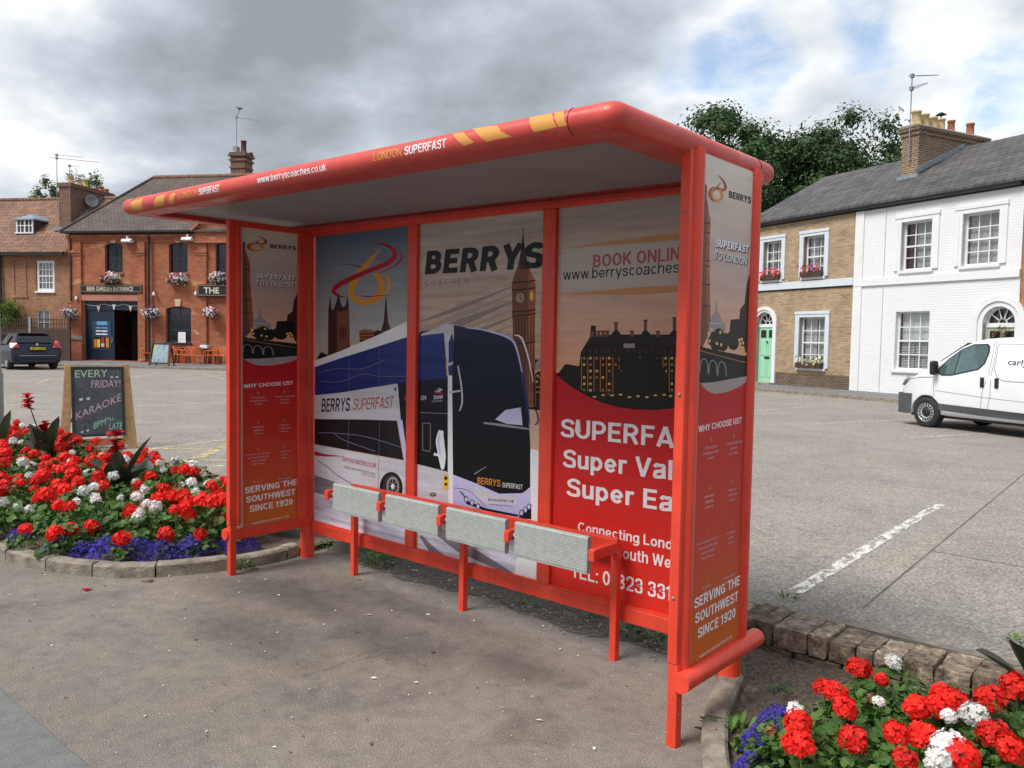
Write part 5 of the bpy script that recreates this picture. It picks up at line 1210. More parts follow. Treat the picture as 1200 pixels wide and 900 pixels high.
# litter: crumbs and petals
random.seed(4); b = MB()
for i in range(900):
    if random.random() < .55: x, y = random.uniform(.2,3.3), .98-abs(random.gauss(0,.13))
    else: x, y = random.uniform(-1.0,4.2), random.uniform(-1.5,.8)
    if x > 3.3 and y > -.6: continue
    s = random.uniform(.0018,.006) if random.random() < .85 else random.uniform(.006,.010); t = random.random()*6.28; l = s*random.uniform(1,2.0)
    dx, dy = math.cos(t)*l, math.sin(t)*l; b.add([(x-dx,y-dy,.005), (x+dy*.5,y-dx*.5,.006), (x+dx,y+dy,.005), (x-dy*.5,y+dx*.5,.008)], [(0,1,2,3)], 'litterw' if random.random() < .5 else 'litterb')
o = b.build('litter', recalc=False); o['kind'] = 'stuff'; o['label'] = 'pale crumbs and leaf bits scattered on the tarmac'
def fallen(px, py, L, mat, lab, seed, up=.02):
    rs = random.Random(seed); c = gnd(px, py, 0); b = MB()
    for k in range(5): leaf_blade(b, (rs.uniform(-.02,.02), rs.uniform(-.02,.02), .008), (rs.uniform(-1,1), rs.uniform(-1,1), up*6*rs.random()), L*rs.uniform(.6,1), L*.35, mat, droop=.2, fold=.5, seg=4)
    o = b.build('fallen_petals', recalc=False); o.location = c; tag(o, lab, 'litter')
fallen(103,692,.055,'cannared','shrivelled dark red petals on the pavement below the round bed',1)
fallen(173,682,.05,'litterb','dry brown leaf against the kerb of the round bed',2)
MT['slateboard'] = pm('chalkboard_slate', (.060,.066,.076), .6, .3, 7)
MT['brickd'] = brickmat('dark_plinth_brick', (.16,.10,.06), (.10,.07,.05), (.22,.18,.14))
MT['petaly'] = leafmat('yellow_petal', (.6,.5,.12), (.75,.68,.3))
MT['wicker'] = pm('brown_wreath', (.20,.09,.04), .9, .4, 20)
# ------------------------------------------------------------------ chalkboards

for nm, c in (('chalkg', (.50,.66,.42)), ('chalkp', (.66,.42,.55)), ('chalkw', (.66,.70,.74)), ('chalkt', (.34,.66,.52))):
    m, nt, b = newmat(nm); n = noise_node(nt, 160, 3, .7, coord(nt)); r = ramp(nt, n.outputs[0], [(.35, tuple(x*.45 for x in c)), (.6, c)]); nt.links.new(r.outputs[0], b.inputs[0]); b.inputs['Roughness'].default_value = .95; MT[nm] = m
# A-board facing the camera: front face leans back; corners measured from the photo
A_ = gnd(80,516,CPZ)
g0, g1 = gnd(76,527,CPZ), gnd(157,527.5,CPZ)
fx = (g1-g0); wid = fx.length; ang = math.atan2(fx.y, fx.x)
AB = thing('chalkboard', 'wooden A-frame chalkboard reading Every Friday Karaoke, standing behind the round flower bed', 'chalkboard', ((g0.x+g1.x)/2, (g0.y+g1.y)/2, CPZ), ang+R(27))
wid = 1.0; Hh = 1.10; lean = .20
def bd(x, z, off=0):  # point on leaning front face
    return (x, lean*z/Hh-off, z)
def leanbar(b, x0, z0, x1, z1, w, mat, off=0, th=.03):
    p = Vector(bd(x0,z0,off)); q = Vector(bd(x1,z1,off)); b.bar(p, q, th, w, mat, up=(1,0,0) if abs(x1-x0) < .2 else (0,0,1))
hw = .335
TW, BW = .325, .400   # half width top / bottom of the outer legs
for s in (-1, 1):
    b = MB(); p, q = [bd(s*BW, 0), bd(s*TW, Hh)]
    b.bar(p, q, .03, .105, 'wood', up=(1,0,0)); b.build('frame_leg', AB, .003)
    b = MB(); b.bar((s*(BW-.01), .62, 0), (s*(TW-.005), .235, Hh-.02), .03, .09, 'wood', up=(1,0,0)); b.build('rear_leg', AB, .003)
b = MB(); b.bar(bd(-BW+.05,.10), bd(BW-.05,.10), .03, .09, 'wood'); b.build('bottom_bar', AB, .003)
b = MB(); b.bar((-.3,.50,.35), (.3,.50,.35), .02, .06, 'wood'); b.build('rear_bar', AB, .003)
b = MB(); b.X = Matrix.Rotation(-math.atan2(lean, Hh), 4, 'X')
x0, x1, z0, z1 = -.305, .305, .175, 1.085
b.box(x0, x1, -.040, -.018, z0, z1, 'slateboard')
for q in ((x0-.004, x0+.026, z0, z1), (x1-.026, x1+.004, z0, z1), (x0+.026, x1-.026, z0, z0+.026), (x0+.026, x1-.026, z1-.026, z1)): b.box(q[0], q[1], -.046, -.041, q[2], q[3], 'black')
def chalk(t, a, c, h, mat, shear=0, bold=.0):
    vs, fs = text2d(t, a, c, h, bold, shear, res=3); b.add([(x, -.0408, z) for x, z in vs], fs, mat)
def chalkline(pts, w, mat):
    for i in range(len(pts)-1): b.bar((pts[i][0], -.0408, pts[i][1]), (pts[i+1][0], -.0408, pts[i+1][1]), .001, w, mat, up=(0,1,0))
def note(cx, cz, s, rot=0):
    c, sn = math.cos(rot), math.sin(rot); T = lambda x, z: (cx+(x*c-z*sn)*s, cz+(x*sn+z*c)*s)
    for ox in (-.5, .5): b.add([(T(ox+.28*math.cos(t*.785), -.6+.2*math.sin(t*.785))[0], -.0409, T(ox+.28*math.cos(t*.785), -.6+.2*math.sin(t*.785))[1]) for t in range(8)], [tuple(range(8))], 'chalkw')
    chalkline([T(-.25,-.6), T(-.25,.6), T(.75,.85), T(.75,-.6)], .008, 'chalkw'); chalkline([T(-.25,.38), T(.75,.62)], .006, 'chalkw')
chalk('EVERY', (-.265,.945), (.115,.955), .095, 'chalkg', .05); chalk('FRIDAY!', (-.08,.81), (.262,.815), .095, 'chalkp', .05)
note(.195,.985,.062); note(-.165,.715,.085,.1)
chalk('KARAOKE', (-.265,.395), (.268,.635), .095, 'chalkp', .0); chalk('8PM', (-.07,.27), (.075,.325), .085, 'chalkt', .1); chalk('TILL', (.08,.375), (.175,.385), .04, 'chalkt', .1); chalk('LATE', (.115,.255), (.268,.262), .085, 'chalkt', .1)
note(-.175,.285,.065,.25)
b.build('board', AB, recalc=False)
# ------------------------------------------------------------------ grey post at the left edge
g = gnd(-3,520,CPZ)
t = thing('metal_post', 'grey metal post cut off by the left edge of the view', 'post', (g.x, g.y, CPZ))
b = MB(); b.tube([(0,0,-.1), (0,0,.95)], [.085,.080], 16, 'steel'); b.build('base', t); b = MB(); b.tube([(0,0,.951), (0,0,1.0), (0,0,1.75), (0,0,1.78)], [.078,.062,.055,.03], 16, 'steel'); b.build('shaft', t)
# ------------------------------------------------------------------ wall + window helpers for buildings
def wall(b, u0, u1, z0, z1, holes, mat, d=0.0, th=.28, reveal=None):
    """front sheet of a wall at depth d with rectangular openings and their reveals; hole = (a0,a1,b0,b1[,arch])"""
    us = sorted({u0, u1, *[h[0] for h in holes], *[h[1] for h in holes]}); zs = sorted({z0, z1, *[h[2] for h in holes], *[h[3] for h in holes]})
    us = [u for u in us if u0 <= u <= u1]; zs = [z for z in zs if z0 <= z <= z1]
    for i in range(len(us)-1):
        for j in range(len(zs)-1):
            cu, cz = (us[i]+us[i+1])/2, (zs[j]+zs[j+1])/2
            if any(h[0] < cu < h[1] and h[2] < cz < h[3] for h in holes): continue
            b.add([(us[i],d,zs[j]), (us[i+1],d,zs[j]), (us[i+1],d,zs[j+1]), (us[i],d,zs[j+1])], [(0,1,2,3)], mat)
    for h in holes:
        a0, a1, c0, c1 = h[:4]; r = reveal or mat; arch = h[4] if len(h) > 4 else 0
        ct = c1-arch
        b.add([(a0,d,c0),(a0,d+th,c0),(a0,d+th,ct),(a0,d,ct)], [(0,1,2,3)], r); b.add([(a1,d,c0),(a1,d+th,c0),(a1,d+th,ct),(a1,d,ct)], [(3,2,1,0)], r)
        b.add([(a0,d,c0),(a1,d,c0),(a1,d+th,c0),(a0,d+th,c0)], [(0,1,2,3)], r)
        if not arch: b.add([(a0,d,c1),(a1,d,c1),(a1,d+th,c1),(a0,d+th,c1)], [(3,2,1,0)], r)
        else:
            n = 14; w = (a1-a0)/2; cx = (a0+a1)/2; arc = []
            rr = (w*w+arch*arch)/(2*arch); cz = c1-rr; t0 = math.asin(min(1, w/rr))
            for k in range(n+1): t = -t0+2*t0*k/n; arc.append((cx+rr*math.sin(t), cz+rr*math.cos(t)))
            for k in range(n):
                p, q = arc[k], arc[k+1]; b.add([(p[0],d,p[1]),(q[0],d,q[1]),(q[0],d,c1),(p[0],d,c1)], [(0,1,2,3)], mat)
                b.add([(p[0],d,p[1]),(q[0],d,q[1]),(q[0],d+th,q[1]),(p[0],d+th,p[1])], [(0,1,2,3)], r)
def window(par, u0, u1, z0, z1, cols, rows, d=.14, fw=.05, bar=.026, mat='white', curtain='curtain', sash=True, sill=True, sillmat='white', left_c=None, gap=0.0, label=None, half=0):
    b = MB(); t = .05
    b.box(u0, u0+fw, d, d+t, z0, z1, mat); b.box(u1-fw, u1, d, d+t, z0, z1, mat); b.box(u0+fw, u1-fw, d, d+t, z0, z0+fw*1.2, mat); b.box(u0+fw, u1-fw, d, d+t, z1-fw, z1, mat)
    for i in range(1, cols): x = u0+fw+(u1-u0-2*fw)*i/cols; b.box(x-bar/2, x+bar/2, d+.006, d+t-.01, z0+fw*1.2, z1-fw, mat)
    for j in range(1, rows):
        z = z0+fw+(z1-z0-2*fw)*j/rows; bw = bar*1.9 if (sash and j == rows//2) else bar; dd = -.012 if (sash and j == rows//2) else .007; b.box(u0+fw, u1-fw, d+dd, d+t-.011, z-bw/2, z+bw/2, mat)
    w = b.build('window', par)
    if label: w['label'] = label
    b = MB(); b.add([(u0+.02,d+.028,z0+.02),(u1-.02,d+.028,z0+.02),(u1-.02,d+.028,z1-.02),(u0+.02,d+.028,z1-.02)], [(0,1,2,3)], 'glass'); b.build('pane', w, recalc=False)
    def cur(a0, a1, key, name='curtain', c0=None, c1=None):
        bb = MB(); n = max(6, int((a1-a0)/.035)); c0 = z0 if c0 is None else c0; c1 = z1 if c1 is None else c1
        vs = []
        for i in range(n+1): x = a0+(a1-a0)*i/n; y = d+.13+.018*math.sin(i*2.4)+.008*math.sin(i*5.1); vs += [(x,y,c0), (x,y,c1)]
        bb.add(vs, [(2*i,2*i+2,2*i+3,2*i+1) for i in range(n)], key, True); bb.build(name, w, recalc=False)
    if curtain:
        a = u0
        if left_c: cur(u0+.02, u0+(u1-u0)*left_c, 'curtainr'); a = u0+(u1-u0)*left_c+.01
        if gap: cur(a+.02, (a+u1)/2-gap/2, curtain); cur((a+u1)/2+gap/2, u1-.02, curtain)
        else: cur(a+.02, u1-.02, curtain)
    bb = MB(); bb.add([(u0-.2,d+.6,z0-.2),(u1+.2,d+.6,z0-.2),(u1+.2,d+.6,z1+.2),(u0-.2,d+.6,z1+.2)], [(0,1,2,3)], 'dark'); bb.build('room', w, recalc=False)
    if sill: bb = MB(); bb.box(u0-.07, u1+.07, -.07, d+.02, z0-.09, z0-.005, sillmat); bb.build('sill', w, .006)
    return w
def aerial(par, x, y, z, h, yaw, arms, name='aerial'):
    b = MB(); b.tube([(x,y,z), (x,y,z+h)], .02, 6, 'steel')
    for dz, L, el, n in arms:
        d = Vector((math.cos(yaw)*math.cos(el), math.sin(yaw)*math.cos(el), math.sin(el))); p = Vector((x,y,z+h+dz)); b.tube([p-d*L*.15, p+d*L], .012, 5, 'steel'); s = Vector((-math.sin(yaw), math.cos(yaw), 0))
        for k in range(n): q = p+d*L*(.1+.88*k/n); b.tube([q-s*.16*(1-.4*k/n), q+s*.16*(1-.4*k/n)], .006, 4, 'steel')
        b.box(p.x-.05, p.x+.05, p.y-.05, p.y+.05, p.z-.06, p.z+.06, 'steel')
    return b.build(name, par)
def pots(par, L):
    for x, y, z, r, h, key, capd in L:
        b = MB(); b.lathe([(r*1.15,0),(r*1.15,.06),(r,.08),(r*.9,h-.08),(r*1.08,h-.06),(r*1.08,h),(r*.8,h),(r*.75,h-.15)], (x,y,z), 14, key)
        if capd: b.lathe([(.02,h+.02),(.02,h+.12),(r*1.25,h+.13),(.03,h+.22)], (x,y,z), 14, 'black')
        b.build('chimney_pot', par)
# ------------------------------------------------------------------ brick and white houses on the right
HP = gnd(999,457,.18); HF = Plane(HP, R(-22))
def hr(px0, py0, px1, py1, F=HF): u0, z1 = F.uv(px0, py0); u1, z0 = F.uv(px1, py1); return u0, u1, z0, z1
BH = thing('brick_house', 'buff brick two-storey terraced house with a mint green arched door', 'house', (HP.x, HP.y, 0), R(-22))
WH = thing('white_house', 'white painted brick terraced house behind the van', 'house', (HP.x, HP.y, 0), R(-22))
EZ, RDZ, RD = 6.10, 8.19, 4.0
UL, UR = -5.05, 5.20
def gable_house(par, u0, u1, wallmat, holes, depth=8.0, leftend=True, rightend=True, z0=.1):
    b = MB(); wall(b, u0, u1, z0, EZ, holes, wallmat)
    if leftend: b.add([(u0,0,z0),(u0,0,EZ),(u0,RD,RDZ),(u0,depth,EZ),(u0,depth,z0)], [(0,1,2,3,4)], wallmat)
    if rightend: b.add([(u1,0,z0),(u1,0,EZ),(u1,RD,RDZ),(u1,depth,EZ),(u1,depth,z0)], [(4,3,2,1,0)], wallmat)
    b.add([(u0,depth,z0),(u1,depth,z0),(u1,depth,EZ),(u0,depth,EZ)], [(0,1,2,3)], wallmat); return b.build('wall', par, recalc=False)
def roof2(par, u0, u1, key, depth=8.0, name='roof', ez=EZ, rz=RDZ, rd=RD, over=.18):
    b = MB(); th = .09; k = (rz-ez)/rd; lo = ez-k*over
    P = [(-over, lo), (rd, rz), (depth+over, lo), (depth+over, lo+th), (rd, rz+th), (-over, lo+th)]
    b.prism([(y, z) for y, z in P], u0, u1, 'x', key); return b.build(name, par)
w2 = hr(943,274,965.7,324); w1 = hr(896,281,915.4,329); w3 = hr(937.5,372,965.7,432)
w2 = (w2[0], w2[1], 3.93, 5.32); w1 = (w1[0], w1[1], 3.93, 5.32); w3 = (w3[0], w3[1], w3[2], w3[3])
du0, _z = HF.uv(884,440); du1, _z = HF.uv(904,440); dz = HF.uv(904,372)[1]
door = (du0, du1, .2, 2.78, (du1-du0)/2)
gable_house(BH, UL, -.02, 'bricky', [w1, w2, w3, door], rightend=False)
rf = roof2(BH, UL-.08, -.001, 'slate')
def gutter(par, u0, u1):
    b = MB(); b.box(u0, u1, -.06, -.004, EZ-.22, EZ-.09, 'black'); b.build('fascia', par)
    b = MB(); b.prism([(-.20,EZ-.10),(-.19,EZ-.16),(-.13,EZ-.19),(-.065,EZ-.16),(-.062,EZ-.10)], u0, u1, 'x', 'black'); b.build('gutter', par)
gutter(BH, UL-.05, -.003); gutter(WH, .003, UR)
def surround(par, w, side=.17, top=.20, bot=.0, mat='offwhite', proud=.05):
    b = MB(); u0, u1, z0, z1 = w[:4]
    b.box(u0-side, u0, -proud, .10, z0-bot, z1+top*.5, mat); b.box(u1, u1+side, -proud, .10, z0-bot, z1+top*.5, mat)
    b.box(u0-side-.02, u1+side+.02, -proud-.02, .10, z1+top*.5+.001, z1+top, mat); b.box(u0+.001, u1-.001, -proud, .10, z1+.001, z1+top*.5, mat)
    b.box(u0-side*.45, u0-side*.40, -proud-.012, -proud-.001, z0-bot, z1, mat)
    b.build('window_surround', par, .008)
for w in (w1, w2, w3): surround(BH, w)
window(BH, *w1, 3, 4, curtain='curtain', gap=.12); window(BH, *w2, 3, 4, gap=.10, left_c=0); window(BH, *w3, 3, 4, gap=.06)
b = MB(); b.box(UL, -.11, -.07, .001, 3.56, 3.80, 'offwhite'); b.build('string_course', BH, .01)
b = MB(); b.box(UL, -.11, -.012, .001, 3.515, 3.555, 'black'); b.build('string_shadow_band', BH)

b = MB(); b.box(du1+.2, -.11, -.012, .001, .12, .62, 'brickd'); b.build('plinth', BH)
# door
def arch_door(par, d, mat, handle='black', fan=True, surr='white', sw=.20):
    a0, a1, c0, c1, ar = d; spring = c1-ar; cx = (a0+a1)/2; w = ar
    b = MB(); n = 18
    for rr0, rr1, y0, y1 in ((w, w+sw*.45, -.03, .12), (w+sw*.45+.002, w+sw, -.07, .1)):
        pts = [(a0-(rr1-w), c0), (a0-(rr0-w), c0)]+[(cx-rr0*math.cos(math.pi*k/n), spring+rr0*math.sin(math.pi*k/n)) for k in range(n+1)]+[(a1+(rr0-w), c0), (a1+(rr1-w), c0)]+[(cx+rr1*math.cos(math.pi*k/n), spring+rr1*math.sin(math.pi*k/n)) for k in range(n+1)]
        b.prism(pts, y0, y1, 'y', surr)
    b.build('door_surround', par)
    dt = spring-.12
    b = MB(); b.box(a0, a1, .18, .24, c0, dt, mat)
    wd = (a1-a0)
    for i in (0, 1):
        x0 = a0+.1+i*(wd/2-.03); x1 = x0+wd/2-.16
        for z0, z1, key in ((c0+.2, c0+.85, mat), (c0+1.0, c0+1.55, mat), (dt-.38, dt-.10, 'dark')):
            b.box(x0, x1, .168, .179, z0, z1, key)
            b.box(x0-.02, x0-.002, .160, .1795, z0, z1, mat); b.box(x1+.002, x1+.02, .160, .1795, z0, z1, mat)
    dr = b.build('door', par, .004)
    b = MB(); b.box(cx-.13, cx+.13, .155, .167, c0+.88, c0+.96, 'black'); b.build('letter_box', dr)
    b = MB(); b.lathe([(.0,.0),(.03,.01),(.03,.04),(0,.05)], (cx,.12,c0+1.5), 10, 'black', 'y'); b.build('knocker', dr)
    if fan:
        b = MB(); b.box(a0, a1, .15, .26, dt+.001, spring, 'white')
        for k in range(1, 5):
            t = math.pi*k/5; b.bar((cx+.12*math.cos(t), .17, spring+.12*math.sin(t)), (cx+w*math.cos(t), .17, spring+w*math.sin(t)), .03, .022, 'white', up=(0,1,0))
        b.lathe([(.10,.15),(.10,.19),(.13,.19),(.13,.15)], (cx,0,spring), 16, 'white', 'y')
        pts = [(cx-w*math.cos(math.pi*k/n), spring+w*math.sin(math.pi*k/n)) for k in range(n+1)]; pi = [(cx-(w-.05)*math.cos(math.pi*k/n), spring+(w-.05)*math.sin(math.pi*k/n)) for k in range(n+1)]
        b.prism(pts+pi[::-1], .15, .2, 'y', 'white')
        f = b.build('fanlight', par); b = MB(); b.poly([(x, .21, z) for x, z in pts], 'glass'); b.build('pane', f, recalc=False)
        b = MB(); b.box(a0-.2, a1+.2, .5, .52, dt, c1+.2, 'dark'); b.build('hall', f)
arch_door(BH, door, 'green_door')
b = MB(); b.box(du0-.2, du1+.2, -.32, -.075, .10, .22, 'kerb'); b.build('doorstep', BH, .01)
# window boxes: planters are their own things
def planter(name, label, F, rz, u, d, z, w, h, dp, cols, seed, n=160, spread=.13, cat='window box', group=None, droop=.1, ls=.05):
    o = F.p+F.d*u+F.n*d; t = thing(name, label, cat, (o.x, o.y, z), rz, group); b = MB(); b.box(-w/2, w/2, -dp/2, dp/2, 0, h, 'darkwood'); b.build('trough', t, .008)
    rs = random.Random(seed); lf = MB(); fl = MB()
    for i in range(n):
        x = rs.uniform(-w/2*1.06, w/2*1.06); y = rs.gauss(0,.6)*dp*.7; z_ = h+rs.uniform(-droop, spread); d_ = Vector((rs.uniform(-1,1), rs.uniform(-1,1), rs.uniform(-.3,1)))
        if rs.random() < .5: leaf_blade(lf, (x,y,z_-.02), d_, ls*1.5, ls*.7, 'leafd', seg=2)
        else:
            c = Vector((x, y-.03, z_+.02)); nn = Vector((rs.uniform(-.6,.6), -1, rs.uniform(-.3,.8))).normalized(); a = nn.orthogonal().normalized(); e = nn.cross(a); s = ls*rs.uniform(.6,1)
            fl.add([c+(a*math.cos(k*1.047)+e*math.sin(k*1.047))*s*(1 if k%2 else .8) for k in range(6)], [(0,1,2,3,4,5)], cols[int(rs.random()**1.3*len(cols)) % len(cols)])
    lf.build('foliage', t, recalc=False); fl.build('blossom', t, recalc=False); return t
for (w, lab, cols, sd) in ((w1, 'window box of red flowers on the brick house sill nearest the shelter', ('petalr','petalm'), 1), (w2, 'window box of pink and red flowers on the right upper sill of the brick house', ('petalm','petalr','petalm'), 2), (w3, 'window box of pale yellow flowers on the brick house ground floor', ('petaly','petalw','leafn'), 3)):

    planter('window_box', lab, HF, R(-22), (w[0]+w[1])/2-.0, -.09, w[2]+.0, (w[1]-w[0])*1.02, .18, .17, cols, sd, n=110, spread=.20, ls=.05)
# white house
w4 = hr(1058,257.4,1091,319); w5 = hr(1130,247.7,1169.4,314.4); w6 = hr(1050,365.4,1086.5,434.6); w4 = (w4[0], w4[1], 3.90, 5.35); w5 = (w5[0], w5[1], 3.90, 5.35)
a0 = HF.uv(1150,420)[0]; a1 = HF.uv(1188,420)[0]; zt = HF.uv(1168,359)[1]
door2 = (a0, a1, .2, zt, (a1-a0)/2)
gable_house(WH, .02, UR, 'brickw', [w4, w5, w6, door2], leftend=False)
roof2(WH, .003, UR+.08, 'slate')
for w in (w4, w5): surround(WH, w, .22, .24, .0, 'white')
window(WH, *w4, 3, 4, left_c=.3); window(WH, *w5, 3, 4)
ww = window(WH, *w6, 3, 4, curtain=None)
b = MB(); zm = (w6[2]+w6[3])/2-.05
for i in range(16):
    z = w6[2]+.08+(zm-w6[2]-.1)*i/15
    for q0, q1 in ((w6[0]+.07, (w6[0]+w6[1])/2-.05), ((w6[0]+w6[1])/2-.02, w6[1]-.2), (w6[1]-.17, w6[1]-.06)): b.bar((q0,.26,z), (q1,.26,z), .05, .02, 'white', up=(0,.5,1))
b.build('shutters', ww); b = MB(); n = 20; vs = []
for i in range(n+1): x = w6[0]+.03+(w6[1]-w6[0]-.06)*i/n; vs += [(x,.30+.015*math.sin(i*2),zm+.02),(x,.30+.015*math.sin(i*2),w6[3])]
b.add(vs, [(2*i,2*i+2,2*i+3,2*i+1) for i in range(n)], 'white', True); b.build('blind', ww, recalc=False)
b = MB(); b.box(-.10, UR, -.06, .0195, 3.50, 3.72, 'white'); b.build('string_course', WH, .01)
b = MB(); b.box(-.10, .22, -.05, .019, .12, 3.499, 'white'); b.box(-.10, .22, -.05, .019, 3.721, EZ-.1, 'white'); b.build('pilaster', WH, .006)
b = MB(); b.tube([(1.0,-.03,.2),(1.0,-.03,3.45)], .012, 6, 'white'); b.tube([(1.0,-.03,3.75),(1.0,-.03,5.9)], .012, 6, 'white'); b.build('cable', WH)
arch_door(WH, door2, 'sage', surr='white', sw=.30)

o = MB()
for k in range(90):
    t = random.random()*6.28; rr = .17+random.uniform(-.05,.05); leaf_blade(o, (rr*math.cos(t), random.uniform(-.03,.03), rr*math.sin(t)), (random.uniform(-1,1), random.uniform(-1,0), random.uniform(-1,1)), .09, .04, 'wicker', seg=2)
wr = o.build('door_wreath', recalc=False); q = HF.p+HF.d*((a0+a1)/2)+HF.n*.08; wr.location = (q.x, q.y, 2.0); wr.rotation_euler = (0,0,R(-22)); tag(wr, 'dried brown wreath hung on the sage door of the white house', 'wreath')
# party-wall chimney: part of the white house roof
b = MB(); cu0, cu1, cd0, cd1 = .08, .70, 1.75, 5.2; b.box(cu0, cu1, cd0, cd1, 6.6, 8.42, 'brickch'); b.box(cu0-.04, cu1+.04, cd0-.04, cd1+.04, 8.421, 8.56, 'brickch'); b.box(cu0-.09, cu1+.09, cd0-.09, cd1+.09, 8.561, 8.66, 'brickch')
ch = b.build('chimney', WH)
b = MB(); b.prism([(cu0-.11,8.661),(cu1+.11,8.661),(cu1+.02,8.74),(cu0-.0,8.74)], cd0-.12, cd1+.12, 'y', 'kerb'); b.build('chimney_cap', ch)
MT['kerbc'] = MT['kerb']
b = MB()
for s in (0,): b.bar((cu1+.012, cd0-.1, 7.32-.09+0), (cu1+.012, RD, RDZ+.13), .05, .16, 'lead')
b.box(cu0-.05, cu1+.1, cd0-.13, cd0-.002, 7.02, 7.14, 'lead'); b.build('flashing', WH)
PZ = 8.74
pots(ch, [(.38, 2.0, PZ, .15, .50, 'buffpot', 0), (.38, 2.42, PZ, .14, .46, 'buffpot', 0), (.38, 2.82, PZ, .14, .42, 'buffpot', 0), (.38, 3.22, PZ, .14, .42, 'buffpot', 1), (.38, 3.75, PZ, .12, .44, 'terracotta', 0), (.38, 4.75, PZ, .13, .48, 'terracotta', 0)])
aerial(ch, .42, 1.66, 7.6, 2.75, R(-15), [(-.05,1.25,-.28,9), (-.45,.75,-.05,5)])
b = MB(); b.box(.3,.7,-.02,.0,0,.01)
# neighbour on the far right
NH = thing('red_brick_neighbour', 'orange brick house at the right edge beyond the white house', 'house', (HP.x, HP.y, 0), R(-22))
gable_house(NH, UR+.022, UR+5, 'brickr', [(UR+2,UR+3,3.9,5.3), (UR+2,UR+3,.9,2.5)]); roof2(NH, UR+.09, UR+5.1, 'slate')
window(NH, UR+2, UR+3, 3.9, 5.3, 3, 4); window(NH, UR+2, UR+3, .9, 2.5, 3, 4)
# pavement in front of the houses with kerb
def fpave(F, d0, d1, u0, u1, z, name, key='farpave'):
    P_ = lambda u, d: tuple(F.p+F.d*u+F.n*d)[:2]; b = MB(); b.prism([P_(u0,d0), P_(u1,d0), P_(u1,d1), P_(u0,d1)], z-.3, z, 'z', key, 'kerb'); struct(b.build(name))
fpave(HF, -2.35, 12, -16, 30, .17, 'house_pavement'); fpave(HF, -2.50, -2.351, -16, 30, .175, 'kerb', 'kerb')
MT['pinklintel'] = pm('pink_painted_lintel', (.42,.17,.13), .6, .1, 4)
MT['darkpass'] = pm('dark_passage', (.02,.012,.01), .8, .4, 3)
MT['posterblue'] = pm('dark_blue_print', (.02,.05,.10), .5, .1, 3)
MT['pblue'] = pm('light_blue_print', (.12,.32,.48), .5, .1, 3)
MT['signcream'] = pm('cream_lettering', (.66,.60,.48), .6, .05, 3)
MT['pubpot'] = pm('sooty_red_pot', (.10,.045,.035), .85, .3, 6)
MT['bird'] = pm('grey_bird', (.10,.10,.11), .8, .3, 30)
MT['buffy'] = pm('mustard_pot', (.50,.36,.10), .8, .2, 8)
MT['dormer'] = pm('slate_blue_cladding', (.045,.05,.06), .6, .2, 5)
MT['carpaint'] = pm('dark_blue_car_paint', (.006,.010,.028), .3, .1, 3, coat=.35, spec=.3)
MT['vanpaint'] = pm('white_van_paint', (.74,.76,.79), .35, .04, 2, coat=.6)
MT['carglass'] = pm('tinted_car_glass', (.010,.014,.016), .06, .2, 3, coat=.4, spec=.4)
MT['vanglass'] = pm('green_van_glass', (.05,.10,.10), .04, .5, 4, coat=1.0, spec=.8)
MT['bumper'] = pm('grey_bumper_plastic', (.075,.078,.085), .6, .15, 8)
MT['trim'] = pm('black_trim', (.015,.015,.016), .5, .2, 8)
MT['seam'] = pm('panel_gap', (.10,.10,.11), .8, .1, 8)
MT['rim'] = pm('silver_rim', (.48,.49,.50), .35, .1, 8, metal=.5)
MT['tail'] = pm('red_tail_lamp', (.50,.012,.015), .15, .2, 8, coat=1.0)
MT['lampclear'] = pm('clear_lamp', (.5,.5,.5), .1, .1, 8, coat=1.0)
MT['plate'] = pm('yellow_plate', (.72,.50,.03), .5, .05, 4)
MT['vanink'] = pm('dark_violet_lettering', (.03,.02,.06), .5, .1, 3)
# ------------------------------------------------------------------ pub and cottage on the left
PP = gnd(83,421.7,.18); PA = R(30); PF = Plane(PP, PA)
PU = thing('pub', 'orange-red brick pub with a hipped roof, wide dark entrance and two black name boards', 'pub', (PP.x, PP.y, 0), PA)
CO = thing('cottage', 'mottled brick cottage with a pantiled roof and a small dormer, left of the pub', 'house', (PP.x, PP.y, 0), PA)
def pr(px0, py0, px1, py1): u0, z1 = PF.uv(px0, py0); u1, z0 = PF.uv(px1, py1); return u0, u1, z0, z1
def arch(h, a): return (*h, a)
p1 = pr(122.7,285,144,319.3); p2 = pr(197.7,285,220,318.3); p3 = pr(252.5,284,275,318); p4 = pr(194.3,359,224,401.7)
z0u, z1u = p1[2], p1[3]
p2 = (p2[0], p2[1], z0u, z1u); p3 = (p3[0], p3[1], z0u, z1u)
dO = pr(98.5,352.5,167,422); dO = (dO[0], dO[1], .2, dO[3])
UEND = 19.0
b = MB(); wall(b, -.02, UEND, .1, 6.6, [arch(p1,.09), arch(p2,.09), arch(p3,.09), arch(p4,.12), dO, (11.5,12.6,z0u,z1u), (14.2,15.3,z0u,z1u), (11.0,12.6,p4[2],p4[3])], 'bricku')
b.add([(-.02,0,.1),(-.02,0,6.6),(-.02,8,6.6),(-.02,8,.1)], [(0,1,2,3)], 'bricku'); b.add([(UEND,0,.1),(UEND,0,6.6),(UEND,8,6.6),(UEND,8,.1)], [(3,2,1,0)], 'bricku')
b.add([(-.02,8,.1),(UEND,8,.1),(UEND,8,6.6),(-.02,8,6.6)], [(0,1,2,3)], 'bricku'); b.build('wall', PU, recalc=False)
